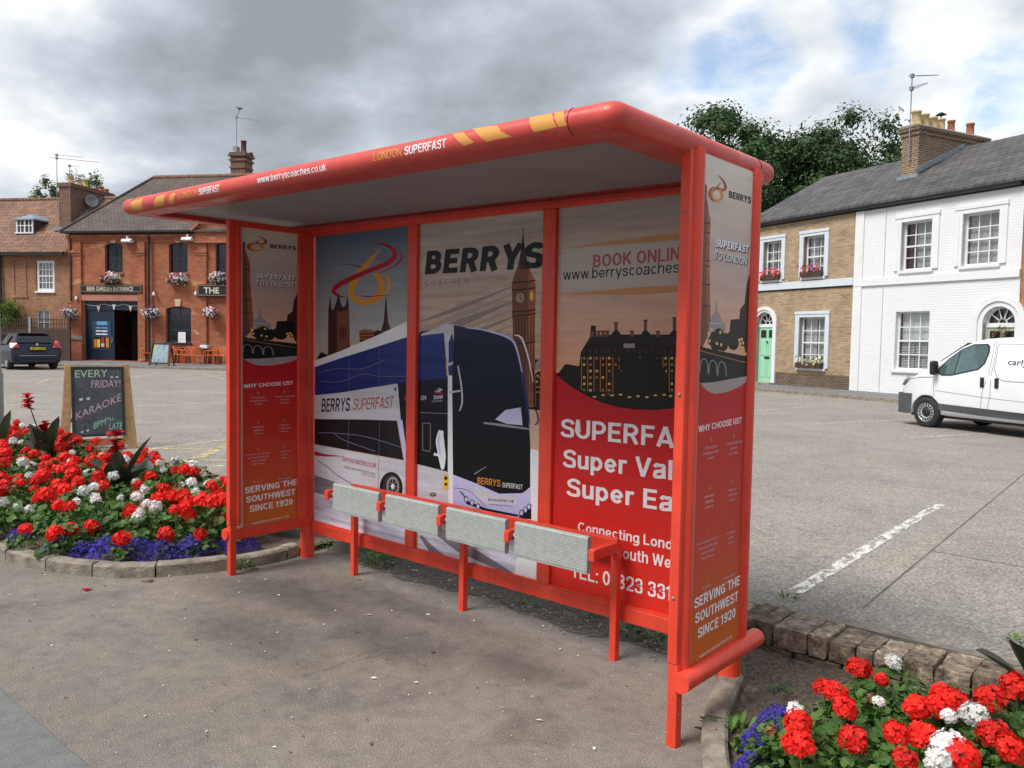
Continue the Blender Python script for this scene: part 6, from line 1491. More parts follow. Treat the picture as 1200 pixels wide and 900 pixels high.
# hipped roof
E0, E1, zr0 = -.28, UEND+.3, 6.72
b = MB(); Rg = 10.20
V = [(E0,-.28,zr0),(E1,-.28,zr0),(E1,8.28,zr0),(E0,8.28,zr0),(2.05,4,Rg),(E1-2.3,4,Rg)]
V2 = [(x,y,z-.10) for x,y,z in V[:4]]
b.add(V+V2, [(0,1,5,4),(1,2,5),(2,3,4,5),(3,0,4),(6,7,1,0),(7,8,2,1),(8,9,3,2),(9,6,0,3),(9,8,7,6)], 'pubtile'); rfp = b.build('roof', PU)
b = MB(); x = 2.05; MT['ridge'] = pm('dull_ridge_tile', (.20,.10,.07), .85, .3, 3)
while x < E1-2.4: b.tube([(x,4,Rg+.0),(x+.43,4,Rg+.0)], .13, 8, 'ridge'); x += .45
b.tube([(E0,-.28,zr0+.03),(2.05,4,Rg+.03)], .07, 8, 'pubtile'); b.build('ridge_tiles', rfp)
b = MB(); b.box(E0, 7.0, -.36, -.282, zr0-.10, zr0-.0, 'black'); b.build('gutter', PU)
# projecting gable bay, mostly behind the shelter
b = MB(); gx0, gx1 = 7.15, 12.2
b.prism([(gx0,6.1),(gx1,6.1),(gx1,6.75),((gx0+gx1)/2,8.9),(gx0,6.75)], -.16, -.002, 'y', 'bricku'); b.build('gable', PU)
b = MB(); gm = (gx0+gx1)/2
for s, ex in ((1, gx0), (-1, gx1)): b.bar((ex-.12*s,-.16,6.70), (gm,-.16,8.98), .34, .14, 'terracotta', up=(0,1,0) if 0 else (0,0,1))
b.build('gable_coping', PU)
b = MB()
for z, h, pr_ in ((6.18,.10,.06),(6.29,.10,.10),(6.40,.14,.15)): b.box(-.03-pr_*.3, 7.149, -pr_, -.001, z, z+h-.004, 'bricku')
for z, h, pr_ in ((6.0,.08,.05),): b.box(gx0, gx1, -pr_-.16, -.163, z+.1, z+h+.1, 'terracotta')
b.build('cornice', PU)
for u0, u1 in ((-.02,.72), (3.95,4.35), (7.16,7.75)):
    b = MB(); b.box(u0, u1, -.10, -.001, 1.35 if u0 < 1 else .2, 6.17, 'bricku'); b.box(u0-.05, u1+.05, -.16, -.101, 5.62, 5.75, 'bricku'); b.box(u0-.03, u1+.03, -.13, -.101, 5.50, 5.61, 'bricku')
    b.build('pilaster', PU)
b = MB(); b.box(-.08, .80, -.2, -.001, .12, 1.22, 'bricku'); b.box(-.12, .84, -.24, -.001, 1.221, 1.42, 'kerb'); b.build('plinth', PU, .01)
b = MB(); b.tube([(4.62,-.14,.25),(4.62,-.14,6.6)], .06, 8, 'black'); b.tube([(.02+.14,-.14,3.2),(.16,-.14,6.6)], .035, 8, 'darkwood'); b.build('drainpipe', PU)
for w in (p1, p2, p3, p4):
    c = (w[0]+w[1])/2; b = MB(); b.prism([(c-.12,w[3]+.005),(c+.12,w[3]+.005),(c+.17,w[3]+.36),(c-.17,w[3]+.36)], -.06, -.001, 'y', 'cream'); b.build('keystone', PU, .01)
for w, cr_, kw in ((p1,2,{}),(p2,2,{}),(p3,2,{})): window(PU, w[0]+.02, w[1]-.02, w[2], w[3]-.02, 2, 4, mat='navy', curtain=None, sillmat='terracotta')
for u in (11.5, 14.2): window(PU, u+.02, u+1.08, z0u, z1u-.02, 2, 4, mat='navy', curtain=None, sillmat='terracotta')
window(PU, 11.02, 12.58, p4[2], p4[3], 2, 2, mat='navy', curtain=None, sillmat='navy')
wq = window(PU, p4[0]+.02, p4[1]-.02, p4[2], p4[3]-.02, 2, 3, fw=.09, bar=.05, mat='navy', curtain=None, sillmat='navy')
b = MB(); cx_, cz_ = PF.uv(211.5,395); b.box(cx_-.2, cx_+.22, .10, .115, cz_-.28, cz_+.25, 'white'); b.build('notice', wq)
# entrance
b = MB(); b.box(dO[0]-.15, dO[1]+.12, -.08, .28, dO[3]+.002, dO[3]+.30, 'pinklintel'); b.build('lintel', PU, .01)
b = MB(); ui = (dO[0]+dO[1])/2-.05
b.box(dO[0], dO[0]+.06, .1, .28, .2, dO[3], 'navy'); b.box(dO[1]-.06, dO[1], .1, .28, .2, dO[3], 'navy'); b.box(dO[0]+.06, dO[1]-.06, .1, .25, dO[3]-.45, dO[3]-.0, 'navy'); b.build('door_frame', PU)
b = MB(); b.box(dO[0]+.065, ui, .16, .22, .2, dO[3]-.46, 'navy')
dl = b.build('door', PU)
b = MB(); b.box(ui-.12, ui-.08, .10, .159, 1.1, 1.4, 'steel'); b.build('handle', dl)
b = MB(); b.box(ui+.01, dO[1]+.6, 1.6, 1.65, .1, 3.6, 'darkwood'); b.box(ui+.01, dO[1]-.07, 1.5, 1.55, .1, 2.9, 'darkpass'); b.build('passage', PU)
# poster on the door: its own flat thing
q0, q1 = PF.uv(105.7,376), PF.uv(128.3,410)
def onp(o, u, d, z): q = PF.p+PF.d*u+PF.n*d; o.location = (q.x, q.y, z); o.rotation_euler = (0,0,PA)
b = MB(); w_, h_ = q1[0]-q0[0], q0[1]-q1[1]
b.box(-w_/2, w_/2, -.01, .004, 0, h_, 'posterblue')
b.box(-w_*.25, w_*.30, -.014, -.0105, h_*.86, h_*.99, 'pblue')
for k in range(3):
    z = h_*(.74-.11*k)
    for x0, x1 in ((-.3,-.05),(-.02,.30)): b.box(w_*x0, w_*x1, -.014, -.0105, z, z+h_*.045, 'white' if k else 'pblue')
b.box(-w_*.42, w_*.42, -.013, -.0105, h_*.04, h_*.44, 'p_stoned')
for x, key in ((-.33,'p_orange'),(-.16,'p_lit'),(.06,'p_rust'),(.30,'p_orange')): b.box(w_*(x-.07), w_*(x+.07), -.0165, -.0135, h_*.08, h_*(.36+.06*(x>0)), key)
b.box(-w_*.03, w_*.14, -.0175, -.017, h_*.10, h_*.22, 'p_greyl')
o = b.build('poster', recalc=False); onp(o, (q0[0]+q1[0])/2, .145, q1[1]); tag(o, 'dark blue poster of glasses and fruit on the pub entrance door', 'poster')
# bunting
for k, (px, py) in enumerate(((114.5,362), (132.5,360), (152,362))):
    u, z = PF.uv(px, py); b = MB(); b.prism([(-.11,.0),(.11,.0),(.0,-.30)], 0, .01, 'y', 'cream' if k != 1 else 'white'); o = b.build('bunting_flag'); onp(o, u, .06, z+.15); tag(o, ('left', 'middle', 'right')[k]+' of the three bunting flags in the pub entrance', 'bunting', 'bunting flags in the pub entrance')
u0, z0 = PF.uv(100,360); b = MB(); us = [dO[0]+(dO[1]-dO[0])*i/12 for i in range(13)]; b.tube([(u, .065, z0+.18-.10*math.sin(math.pi*((i*3/12)%1))) for i, u in enumerate(us)], .012, 5, 'white'); o = b.build('bunting_string'); o.location = (PF.p.x, PF.p.y, 0); o.rotation_euler = (0,0,PA); tag(o, 'white string of the bunting across the pub entrance', 'string')
# name boards
def board(name, label, u0, u1, z0, z1, txt, ta, tb, caph, cat='sign'):
    t = thing(name, label, cat); onp(t, (u0+u1)/2, -.08, z0); w = (u1-u0)/2; h = z1-z0
    b = MB(); b.box(-w, w, -.06, .07, 0, h, 'black'); b.build('backing', t, .008)
    b = MB(); e = .05
    for q in ((-w+e,w-e,e,e+.012),(-w+e,w-e,h-e-.012,h-e),(-w+e,-w+e+.012,e+.012,h-e-.012),(w-e-.012,w-e,e+.012,h-e-.012)): b.box(q[0],q[1],-.066,-.0605,q[2],q[3],'cream')
    b.build('border', t)
    vs, fs = text2d(txt, (ta-(u0+u1)/2, (h-caph)/2), (tb-(u0+u1)/2, (h-caph)/2), caph, .012, res=3); b = MB(); b.add([(x,-.0635,z) for x, z in vs], fs, 'signcream'); b.build('lettering', t, recalc=False); return t

s0 = PF.uv(96,343.5); s1 = PF.uv(168.3,334); a0_ = PF.uv(104,340)[0]; a1_ = PF.uv(158,340)[0]
board('pub_sign', 'black board lettered Beer Garden Entrance over the wide pub doorway', s0[0], s1[0], s0[1]+.02, s1[1], 'BEER GARDEN ENTRANCE', a0_, a1_, .20)
s0 = PF.uv(234.3,347.5); s1 = PF.uv(340,333.5); s1u = s0[0]+5.6; a0_ = PF.uv(242,345)[0]; a1_ = PF.uv(260,345)[0]
z1_ = PF.uv(240,333.5)[1]
t = thing('pub_sign', 'black board beginning THE, partly hidden behind the shelter', 'sign'); onp(t, s0[0], -.08, s0[1]); h = z1_-s0[1]
b = MB(); b.box(0, 4.2, -.16, .07, 0, h, 'black'); b.build('backing', t, .008)
b = MB(); e = .05
for q in ((e,4.15,e,e+.015),(e,4.15,h-e-.015,h-e),(e,e+.015,e+.015,h-e-.015)): b.box(q[0],q[1],-.166,-.1605,q[2],q[3],'cream')
b.build('border', t)
vs, fs = text2d('THE', (a0_-s0[0], h*.26), (a1_-s0[0], h*.26), h*.50, .02, res=3); b = MB(); b.add([(x,-.1635,z) for x, z in vs], fs, 'signcream'); b.build('lettering', t, recalc=False)
# floodlights, white festoon bulbs
for k, (px, py, lab) in enumerate(((153,283,'white floodlight under the pub cornice above the entrance'), (223,281,'white floodlight under the pub cornice beside the right drainpipe'))):
    u, z = PF.uv(px, py); t = thing('floodlight', lab, 'floodlight'); onp(t, u, -.1, z)
    b = MB(); b.prism([(-.30,-.05),(-.02,-.09),(.0,.03),(-.16,.11),(-.28,.04)], -.26, .26, 'x', 'white'); b.build('lamp_housing', t, .01); b = MB(); b.box(-.03,.03,-.18,.0,.10,.25,'white'); b.build('bracket', t)
for k, (px, py) in enumerate(((92,350),(182.5,345),(231.5,344.5))):
    u, z = PF.uv(px, py); b = MB(); b.lathe([(0,-.10),(.07,-.06),(.085,0),(.05,.07),(.03,.12),(.0,.13)], (0,0,0), 12, 'white'); b.box(-.02,.02,0,.13,.10,.13,'black'); o = b.build('wall_light'); onp(o, u, -.15, z); tag(o, ('small white globe light left of the entrance lintel','small white globe light on the drainpipe right of the entrance','small white globe light at the left end of the board reading THE')[k], 'light')
# flowers
def flowerball(name, label, px, py, r, cols, seed, wide=1.0, d=-.35, group=None, hang=True, cat='hanging basket'):
    u, z = PF.uv(px, py, d); t = thing(name, label, cat, group=group); onp(t, u, d, z); rs = random.Random(seed)
    lf, fl = MB(), MB()
    for i in range(420):
        th = rs.random()*6.28; ph = math.acos(rs.uniform(-.8,1)); q = Vector((math.sin(ph)*math.cos(th)*wide, math.sin(ph)*math.sin(th)*.8, math.cos(ph)*.8)); q *= r*rs.uniform(.55,1.08)
        if rs.random() < .12: q.z -= r*rs.uniform(.1,.5)
        nn = (q.normalized()+Vector((rs.uniform(-.4,.4), -.5, rs.uniform(-.2,.4)))).normalized(); a = nn.orthogonal().normalized(); e = nn.cross(a)
        if i % 5 < 3:
            s = rs.uniform(.035,.06); k2 = int((q.x/(r*wide)*.5+.5+rs.uniform(-.35,.35))*len(cols)); fl.add([q+(a*math.cos(k*1.047)+e*math.sin(k*1.047))*s*(1 if k%2 else .75) for k in range(6)], [(0,1,2,3,4,5)], cols[max(0,min(len(cols)-1,k2))])
        else: leaf_blade(lf, q*.92, nn+Vector((0,0,-.4)), .10, .05, 'leafd', seg=2)
    lf.build('foliage', t, recalc=False); fl.build('blossom', t, recalc=False)
    b = MB()
    if hang: b.lathe([(0,-r*.5),(r*.4,-r*.4),(r*.55,0)], (0,0,0), 12, 'darkwood'); b.tube([(0,0,r*.2),(0,0,r*1.25)], .008, 5, 'black'); b.tube([(0,-d-.02,r*1.25),(0,-.05,r*1.3),(0,0,r*1.25)], .015, 5, 'black')
    else: b.box(-r*1.3, r*1.3, -.10, .12, -.28, -.08, 'darkwood')
    b.build('basket' if hang else 'trough', t); return t
flowerball('hanging_basket', 'hanging basket of white and dark purple petunias at the left corner of the pub', 80, 367, .40, ['petalw','petalm','petalw','petalv','petalw'], 1, 1.15)
flowerball('hanging_basket', 'hanging basket of white and violet petunias right of the pub entrance', 176, 366.5, .42, ['petalw','petalw','petalv','petalv','petalw'], 2, 1.1)
flowerball('hanging_basket', 'hanging basket white on top and magenta below, under the board reading THE', 246.5, 366.5, .38, ['petalm','petalw','petalw','petalm'], 3, 1.1)
for k, (px, py, cols, lab) in enumerate(((128.5,325,['petalm','petalm','petalw','petalw','petalw'],'window box of magenta and white petunias above the Beer Garden Entrance board'), (207.5,326,['petalw','petalm','petalm','petalw','petalw'],'window box of mixed petunias under the middle upper pub window'), (256,325,['petalw','petalw','petalw','petalv'],'window box of mostly white petunias above the board reading THE'))):
    flowerball('window_box', lab, px, py, .36, cols, 20+k, 1.55, d=-.2, hang=False, cat='window box')
# chimney of the pub
b = MB(); c0, c1, e0, e1 = 6.68, 7.50, 4.0, 4.85
b.box(c0, c1, e0, e1, 9.6, 11.25, 'brickcl'); b.box(c0-.07, c1+.07, e0-.07, e1+.07, 11.0, 11.10, 'brickcl'); b.box(c0-.10, c1+.10, e0-.10, e1+.10, 11.251, 11.37, 'brickcl'); b.box(c0-.05, c1+.05, e0-.05, e1+.05, 11.371, 11.47, 'brickcl'); b.box(c0-.05, c1+.05, e0-.05, e1+.05, 10.62, 10.70, 'brickcl')
cp = b.build('chimney', PU)
pots(cp, [(7.22,4.42,11.47,.15,.68,'pubpot',0), (7.55,4.6,11.40,.10,.15,'pubpot',0)])
b = MB(); b.box(6.86,7.0,4.15,4.4,11.47,11.80,'steel'); b.box(6.72,6.85,4.18,4.22,11.60,11.84,'steel'); b.build('flue_cowl', cp)
aerial(cp, 6.98, 4.1, 11.5, 1.9, R(8), [(-.05,1.45,-.16,10)])
b = MB(); b.tube([(6.98,4.1,13.35),(7.15,4.1,13.68)], .02, 5, 'steel'); b.build('aerial_arm', cp)
# pigeon on the aerial: one continuous mesh
b = MB(); b.lathe([(0,-.22),(.015,-.20),(.03,-.12),(.055,-.05),(.075,.02),(.07,.08),(.045,.13),(.035,.15),(.042,.18),(.035,.21),(.012,.235),(.004,.26),(0,.262)], (0,0,0), 12, 'bird', 'x')
for s in (-1, 1): b.tube([(0,.02*s,-.05),(0,.02*s,-.14)], .006, 5, 'bird')
for i, v in enumerate(b.v):
    if v[0] > .10: b.v[i] = (v[0]-.02, v[1], v[2]+(v[0]-.10)*.9)
o = b.build('pigeon'); q = PF.p+PF.d*7.17+PF.n*4.1; o.location = (q.x, q.y, 13.80); o.rotation_euler = (0, 0, PA+R(175)); tag(o, 'small grey bird perched on the tip of the pub chimney aerial', 'bird')
# cottage
CE, CR, CD = 5.80, 9.0, 4.0
k1 = pr(42.3,305.5,64,342.5); k2 = pr(43,363.5,58.5,378); k2 = (k2[0], k2[1], .9, k2[3]); k3 = pr(17,305,30.5,345)
b = MB(); wall(b, -16, -.03, .1, CE, [k1, k2, arch((-7.6,-6.7,3.5,5.0),.1), (-11,-10,3.5,5.0)], 'brickc'); b.add([(-16,0,.1),(-16,0,CE),(-16,CD,CR),(-16,8,CE),(-16,8,.1)], [(0,1,2,3,4)], 'brickc'); b.add([(-.03,0,.1),(-.03,0,CE),(-.03,CD,CR),(-.03,8,CE),(-.03,8,.1)], [(4,3,2,1,0)], 'brickc'); b.add([(-16,8,.1),(-.03,8,.1),(-.03,8,CE),(-16,8,CE)], [(0,1,2,3)], 'brickc')
b.build('wall', CO, recalc=False)
b = MB(); th = .04
b.box(k3[0]-.12, k3[1]+.12, -.05, -.001, k3[2]-.16, k3[2]-.06, 'brickc'); b.box(k3[0]-.02, k3[1]+.02, -.035, -.001, k3[3], k3[3]+.16, 'brickc'); b.box(k3[0]-.06, k3[0], -.035, -.001, k3[2], k3[3]-.001, 'brickc'); b.box(k3[1], k3[1]+.06, -.035, -.001, k3[2], k3[3]-.001, 'brickc'); b.build('blocked_window', CO)
window(CO, k1[0]+.02, k1[1]-.02, k1[2]+.05, k1[3], 4, 4, d=.04, fw=.12, bar=.035); window(CO, *k2, 2, 3, d=.04); window(CO, -7.58, -6.72, 3.5, 4.95, 3, 4, d=.04); window(CO, -10.98, -10.02, 3.5, 5, 3, 4, d=.04)
over = .3; kk = (CR-CE)/CD; lo = CE-kk*over
def under(y): return CE+kk*y
MT['pantiler'] = MT['pantile']
b = MB(); x = -16.2; W_ = .24; nu = 66
vs = []; cols_ = nu*4
for i in range(cols_+1):
    xx = -16.2+16.17*i/cols_; bump_ = .035*abs(math.sin(math.pi*i/4))
    for y, z in ((-over, lo+.10), (CD, CR+.10)): vs.append((xx, y, z+bump_))
b.add(vs, [(2*i,2*i+2,2*i+3,2*i+1) for i in range(cols_)], 'pantile', False); vs = [(-16.2,-over,lo),(-.03,-over,lo),(-.03,CD,CR),(-16.2,CD,CR),(-16.2,8.3,lo),(-.03,8.3,lo),(-16.2,8.3,lo+.1),(-.03,8.3,lo+.1),(-.03,CD,CR+.1),(-16.2,CD,CR+.1),(-16.2,-over,lo+.1),(-.03,-over,lo+.1)]
b.add(vs, [(0,1,2,3),(3,2,5,4),(6,7,8,9),(0,3,9,10),(1,11,8,2),(3,4,6,9),(2,8,7,5),(4,5,7,6)], 'pantile'); rfc = b.build('roof', CO, recalc=False)
b = MB(); x = -16.1
while x < -.4: b.tube([(x,CD,CR+.12),(x+.40,CD,CR+.12)], .12, 8, 'pantile'); x += .43
b.build('ridge_tiles', rfc)
b = MB(); b.box(-16, -.06, -.42, -.31, lo-.06, lo+.08, 'black'); b.build('gutter', CO); b = MB(); uu = PF.uv(3.3,380)[0]; b.tube([(uu,-.1,.3),(uu,-.1,lo)], .06, 8, 'black'); b.build('drainpipe', CO)
# party chimney
b = MB(); a0c, a1c, f0, f1 = -1.88, -1.18, 1.55, 5.0
b.box(a0c, a1c, f0, f1, 6.6, 9.32, 'brickcl'); b.box(a0c-.06, a1c+.06, f0-.06, f1+.06, 9.321, 9.46, 'brickcl'); b.box(a0c-.02, a1c+.02, f0-.02, f1+.02, 9.461, 9.54, 'brickcl'); cc = b.build('chimney', CO)
pots(cc, [(-1.5,1.95,9.54,.15,.42,'buffpot',0),(-1.5,2.55,9.54,.18,.34,'buffpot',0),(-1.5,3.1,9.54,.13,.46,'buffy',0),(-1.5,3.7,9.54,.16,.10,'lead',0),(-1.5,4.3,9.54,.15,.30,'terracotta',0),(-1.5,4.75,9.54,.14,.24,'terracotta',0)])
aerial(cc, -1.95, 1.5, 7.9, 3.1, R(25), [(-.02,1.3,-.02,6), (-.18,2.1,-.04,14)]); aerial(cc, -1.2, 1.52, 8.4, 2.0, R(25), [(0,.5,-.02,4)])
b = MB(); b.bar((a1c+.04, f0, under(f0)+.16), (a1c+.04, CD, CR+.16), .10, .18, 'lead'); b.box(a0c-.1, a1c+.15, f0-.35, f0-.01, under(f0)-.08, under(f0)+.10, 'lead'); b.build('flashing', CO)
b = MB(); b.lathe([(0,.02),(.16,.05),(.28,.12),(.34,.20),(.335,.205),(.26,.13),(0,.035)], (0,0,0), 20, 'steel', 'x'); b.tube([(0,0,0),(-.12,0,-.25)], .03, 6, 'steel'); b.tube([(.05,0,-.3),(.3,0,-.1)], .015, 5, 'steel')
u, z = PF.uv(93.5,236.5,3.0); o = b.build('satellite_dish', CO); o.location = (a1c+.14, 2.9, 8.75); o.rotation_euler = (0,R(-10),R(-35))
# dormer
b = MB(); z_ = 6.80; dd = 1.05
u0, u1 = PF.uv(19.5,270,dd)[0], PF.uv(39,270,dd)[0]; zb = PF.uv(30,272.3,dd)[1]; zt = PF.uv(30,256.5,dd)[1]; um = (u0+u1)/2
b.box(u0, u1, dd+.03, dd+3, zb-.3, zt, 'dormer'); dm = b.build('dormer', CO)
b = MB(); b.add([(u0-.15,dd-.1,zt),(u1+.15,dd-.1,zt),(u1+.15,dd+3.2,zt),(u0-.15,dd+3.2,zt),(um,dd+.5,zt+.32),(um,dd+3.2,zt+.32),(u0-.15,dd-.1,zt-.07),(u1+.15,dd-.1,zt-.07),(u1+.15,dd+3.2,zt-.07),(u0-.15,dd+3.2,zt-.07)], [(0,1,4),(1,2,5,4),(3,0,4,5),(2,3,5),(6,7,1,0),(7,8,2,1),(9,6,0,3),(9,8,7,6)], 'lead'); b.build('dormer_roof', dm)
b = MB(); f_ = .07
for q in ((u0,u0+f_),(um-f_/2,um+f_/2),(u1-f_,u1)): b.box(q[0],q[1],dd-.03,dd+.029,zb,zt,'white')
b.box(u0-.05,u1+.05,dd-.08,dd+.028,zb-.07,zb-.001,'white'); b.box(u0+f_,u1-f_,dd-.025,dd+.028,zt-f_,zt-.001,'white')
for x in ((u0+um)/2, (um+u1)/2): b.box(x-.02,x+.02,dd-.02,dd+.02,zb,zt-f_,'white')
b.box(u0+f_,u1-f_,dd-.021,dd+.019,(zb+zt)/2-.02,(zb+zt)/2+.02,'white'); b.build('dormer_window', dm)
# fence with trellis, bush
FN = thing('fence', 'dark brown board fence topped with trellis behind the parked car', 'fence', (PP.x, PP.y, 0), PA)
fd = -1.1; uA = -9.5; uB = PF.uv(81,385,fd)[0]; zF = PF.uv(40,385.5,fd)[1]; zT = PF.uv(40,373.5,fd)[1]
b = MB(); x = uA
while x < uB-.02: b.box(x+.004, min(x+.13, uB), fd-.012+random.uniform(-.004,.004), fd+.012, .15, zF+random.uniform(-.005,.005), 'darkwood'); x += .135
b.build('board_panel', FN)
b = MB()
for i in range(int((uB-uA)/.16)): b.box(uA+i*.16, uA+i*.16+.035, fd-.018, fd-.003, zF+.01, zT, 'darkwood')
for z in (zF+.03, (zF+zT)/2, zT-.04): b.box(uA, uB, fd-.002, fd+.014, z, z+.035, 'darkwood')
b.build('trellis', FN)
for u in (PF.uv(35.5,380,fd)[0], uB, uA): b = MB(); b.box(u-.07,u+.07,fd-.06,fd+.05,.1,zT+.1,'steel' if abs(u-PF.uv(35.5,380,fd)[0])<.01 else 'darkwood'); b.build('post', FN)
def bush(name, label, c, rx, ry, rz2, n, mat, ls, seed, cat='bush'):
    t = thing(name, label, cat, c); rs = random.Random(seed); b = MB()
    cl = [Vector((rs.uniform(-1,1)*rx*.75, rs.uniform(-1,1)*ry*.75, rs.uniform(-.8,.9)*rz2*.75)) for _ in range(14)]
    for i in range(n):
        q = cl[i % 14]+Vector((rs.gauss(0,.28)*rx, rs.gauss(0,.28)*ry, rs.gauss(0,.28)*rz2)); leaf_blade(b, q, (rs.uniform(-1,1), rs.uniform(-1,1), rs.uniform(-.4,1)), ls, ls*.5, mat, seg=2)
    b.build('foliage', t, recalc=False); b = MB()
    for k in range(5): b.tube([(0,0,-c[2]+.1),(cl[k].x*.5,cl[k].y*.5,-rz2*.3),(cl[k].x,cl[k].y,cl[k].z)], [.04,.025,.012], 6, 'bark')
    b.build('stem', t)
q = PF.p+PF.d*(-3.2)+PF.n*(-.6); bush('bush', 'bright green shrub rising over the trellis in front of the cottage', (q.x, q.y, 2.5), 1.15, .6, .75, 1500, 'leafn', .13, 3)
# pub furniture
def chair(label, px, py, rz, first=[None]):
    d = -.9; g_ = gnd(px, py, .18)
    if first[0] is None:
        t = thing('garden_chair', label, 'chair', (g_.x,g_.y,.18), rz, 'orange chairs outside the pub')
        b = MB(); b.box(-.22,.22,-.22,.22,.43,.455,'orange'); b.build('seat', t, .01)
        b = MB()
        for i in range(7): x = -.2+.4*i/6; b.bar((x,.20,.46),(x*.95,.27,.80),.018,.012,'orange')
        b.tube([(-.24,.10,.62),(-.23,.24,.74),(-.15,.275,.82),(0,.285,.84),(.15,.275,.82),(.23,.24,.74),(.24,.10,.62)],.016,6,'orange'); b.build('backrest', t)
        for s in (-1,1):
            b = MB(); b.tube([(s*.24,.24,.72),(s*.27,.0,.66),(s*.26,-.18,.65),(s*.25,-.22,.62)],.015,6,'orange'); b.build('armrest', t)
            b = MB(); b.tube([(s*.25,-.22,.62),(s*.26,-.26,.0)],[.018,.014],6,'orange'); b.build('leg', t); b = MB(); b.tube([(s*.22,.2,.45),(s*.26,.28,.0)],[.02,.014],6,'orange'); b.build('leg', t)
        first[0] = t; return t
    return dup(first[0], (g_.x,g_.y,.18), rz, label, 'orange chairs outside the pub')
for px, py, a, lab in ((173,424,20,'orange chair just left of the blue-screened A-board'),(211,426,100,'orange chair right of the blue-screened A-board'),(220.5,427.5,15,'orange chair facing outward, second right of the A-board'),(233,427.5,200,'orange chair drawn up left of the pedestal table'),(247,427,280,'orange chair on the right of the pedestal table'),(258,427.5,10,'orange chair beside the shelter front post')):
    chair(lab, px, py, PA+R(a))
def table(label, px, py):
    g_ = gnd(px, py, .18); t = thing('pub_table', label, 'table', (g_.x,g_.y,.18), PA)
    b = MB(); b.box(-.5,.5,-.35,.35,.71,.745,'darkwood'); b.build('tabletop', t, .006); b = MB(); b.tube([(0,0,.04),(0,0,.71)],.045,8,'black'); b.build('pedestal', t); b = MB(); b.box(-.25,.25,-.25,.25,0,.04,'black'); b.build('foot', t)
table('dark pedestal table among the orange chairs outside the pub', 240, 426); table('dark table behind the blue-screened A-board', 206, 425)
b = MB(); b.box(-.2,.2,-.12,.12,0,.16,'white'); b.box(-.13,.14,-.1,.1,.161,.22,'kerb'); o = b.build('menu_box', bevel=.02); g_ = gnd(240,426,.18); o.location = (g_.x, g_.y, .18+.746); o.rotation_euler = (0,0,PA); tag(o, 'white box of cutlery and menus on the dark pedestal table', 'box')
g_ = gnd(189,429,.16); t = thing('pavement_sign', 'A-board with a pale blue poster standing on the pub pavement', 'sign', (g_.x,g_.y,.16), PA+R(6))
b = MB()
for s in (-1,1): b.bar((s*.45,-.20,0),(s*.42,.05,1.02),.05,.07,'darkwood')
b.bar((-.42,.05,1.0),(.42,.05,1.0),.05,.06,'darkwood'); b.bar((-.44,-.17,.12),(.44,-.17,.12),.05,.06,'darkwood'); b.build('frame', t)
b = MB()
for s in (-1,1): b.bar((s*.42,.35,0),(s*.40,.07,1.0),.04,.05,'black')
b.build('rear_leg', t)
MT['posterfield'] = None
m, nt, bb = newmat('blue_green_print'); c_ = coord(nt); n = noise_node(nt, 5, 5, .6, c_); r = ramp(nt, n.outputs[0], [(.35,(.10,.20,.36)),(.5,(.28,.38,.46)),(.62,(.30,.42,.25)),(.7,(.45,.52,.58))]); nt.links.new(r.outputs[0], bb.inputs[0]); MT['posterfield'] = m
b = MB(); b.add([(-.36,-.165,.18),(.36,-.165,.18),(.34,.02,.95),(-.34,.02,.95)], [(0,1,2,3)], 'posterfield'); b.build('picture', t, recalc=False)
fpave(PF, -4.9, 8, -30, 26, .17, 'pub_pavement'); fpave(PF, -5.05, -4.901, -30, 26, .175, 'kerb', 'kerb')
# ------------------------------------------------------------------ vehicles

def loft(stations, mat):
    """stations: (x, [(y,z)...]) half sections; mirrored and closed"""
    b = MB(); n = len(stations[0][1]); vs = []
    for x, sec in stations:
        full = sec+[(-y, z) for y, z in sec[-2::-1]] if abs(sec[-1][0]) < 1e-6 else sec+[(-y, z) for y, z in sec[::-1]]
        vs += [(x, y, z) for y, z in full]
    m = len(full); S = len(stations)
    fs = [(i*m+j, i*m+(j+1)%m, (i+1)*m+(j+1)%m, (i+1)*m+j) for i in range(S-1) for j in range(m)]
    fs += [tuple(range(m))[::-1], tuple((S-1)*m+j for j in range(m))]
    b.add(vs, fs, mat, True); return b
def cut_arches(o, wheels, r, W2):
    for x in wheels:
        for s in (-1, 1):
            b = MB(); b.lathe([(0,0),(r,0),(r,.42),(0,.42)], (x, (W2-.30) if s > 0 else (-W2-.12), .32), 32, 'trim', 'y', False)
            # 'y' lathe runs along +y
            c = b.build('cutter', weld=True); md = o.modifiers.new('b', 'BOOLEAN'); md.object = c; md.operation = 'DIFFERENCE'; md.solver = 'EXACT'
            bpy.context.view_layer.update(); dg = bpy.context.evaluated_depsgraph_get(); me = bpy.data.meshes.new_from_object(o.evaluated_get(dg)); o.modifiers.remove(md); o.data = me; bpy.data.objects.remove(c)
    for p in o.data.polygons: pass
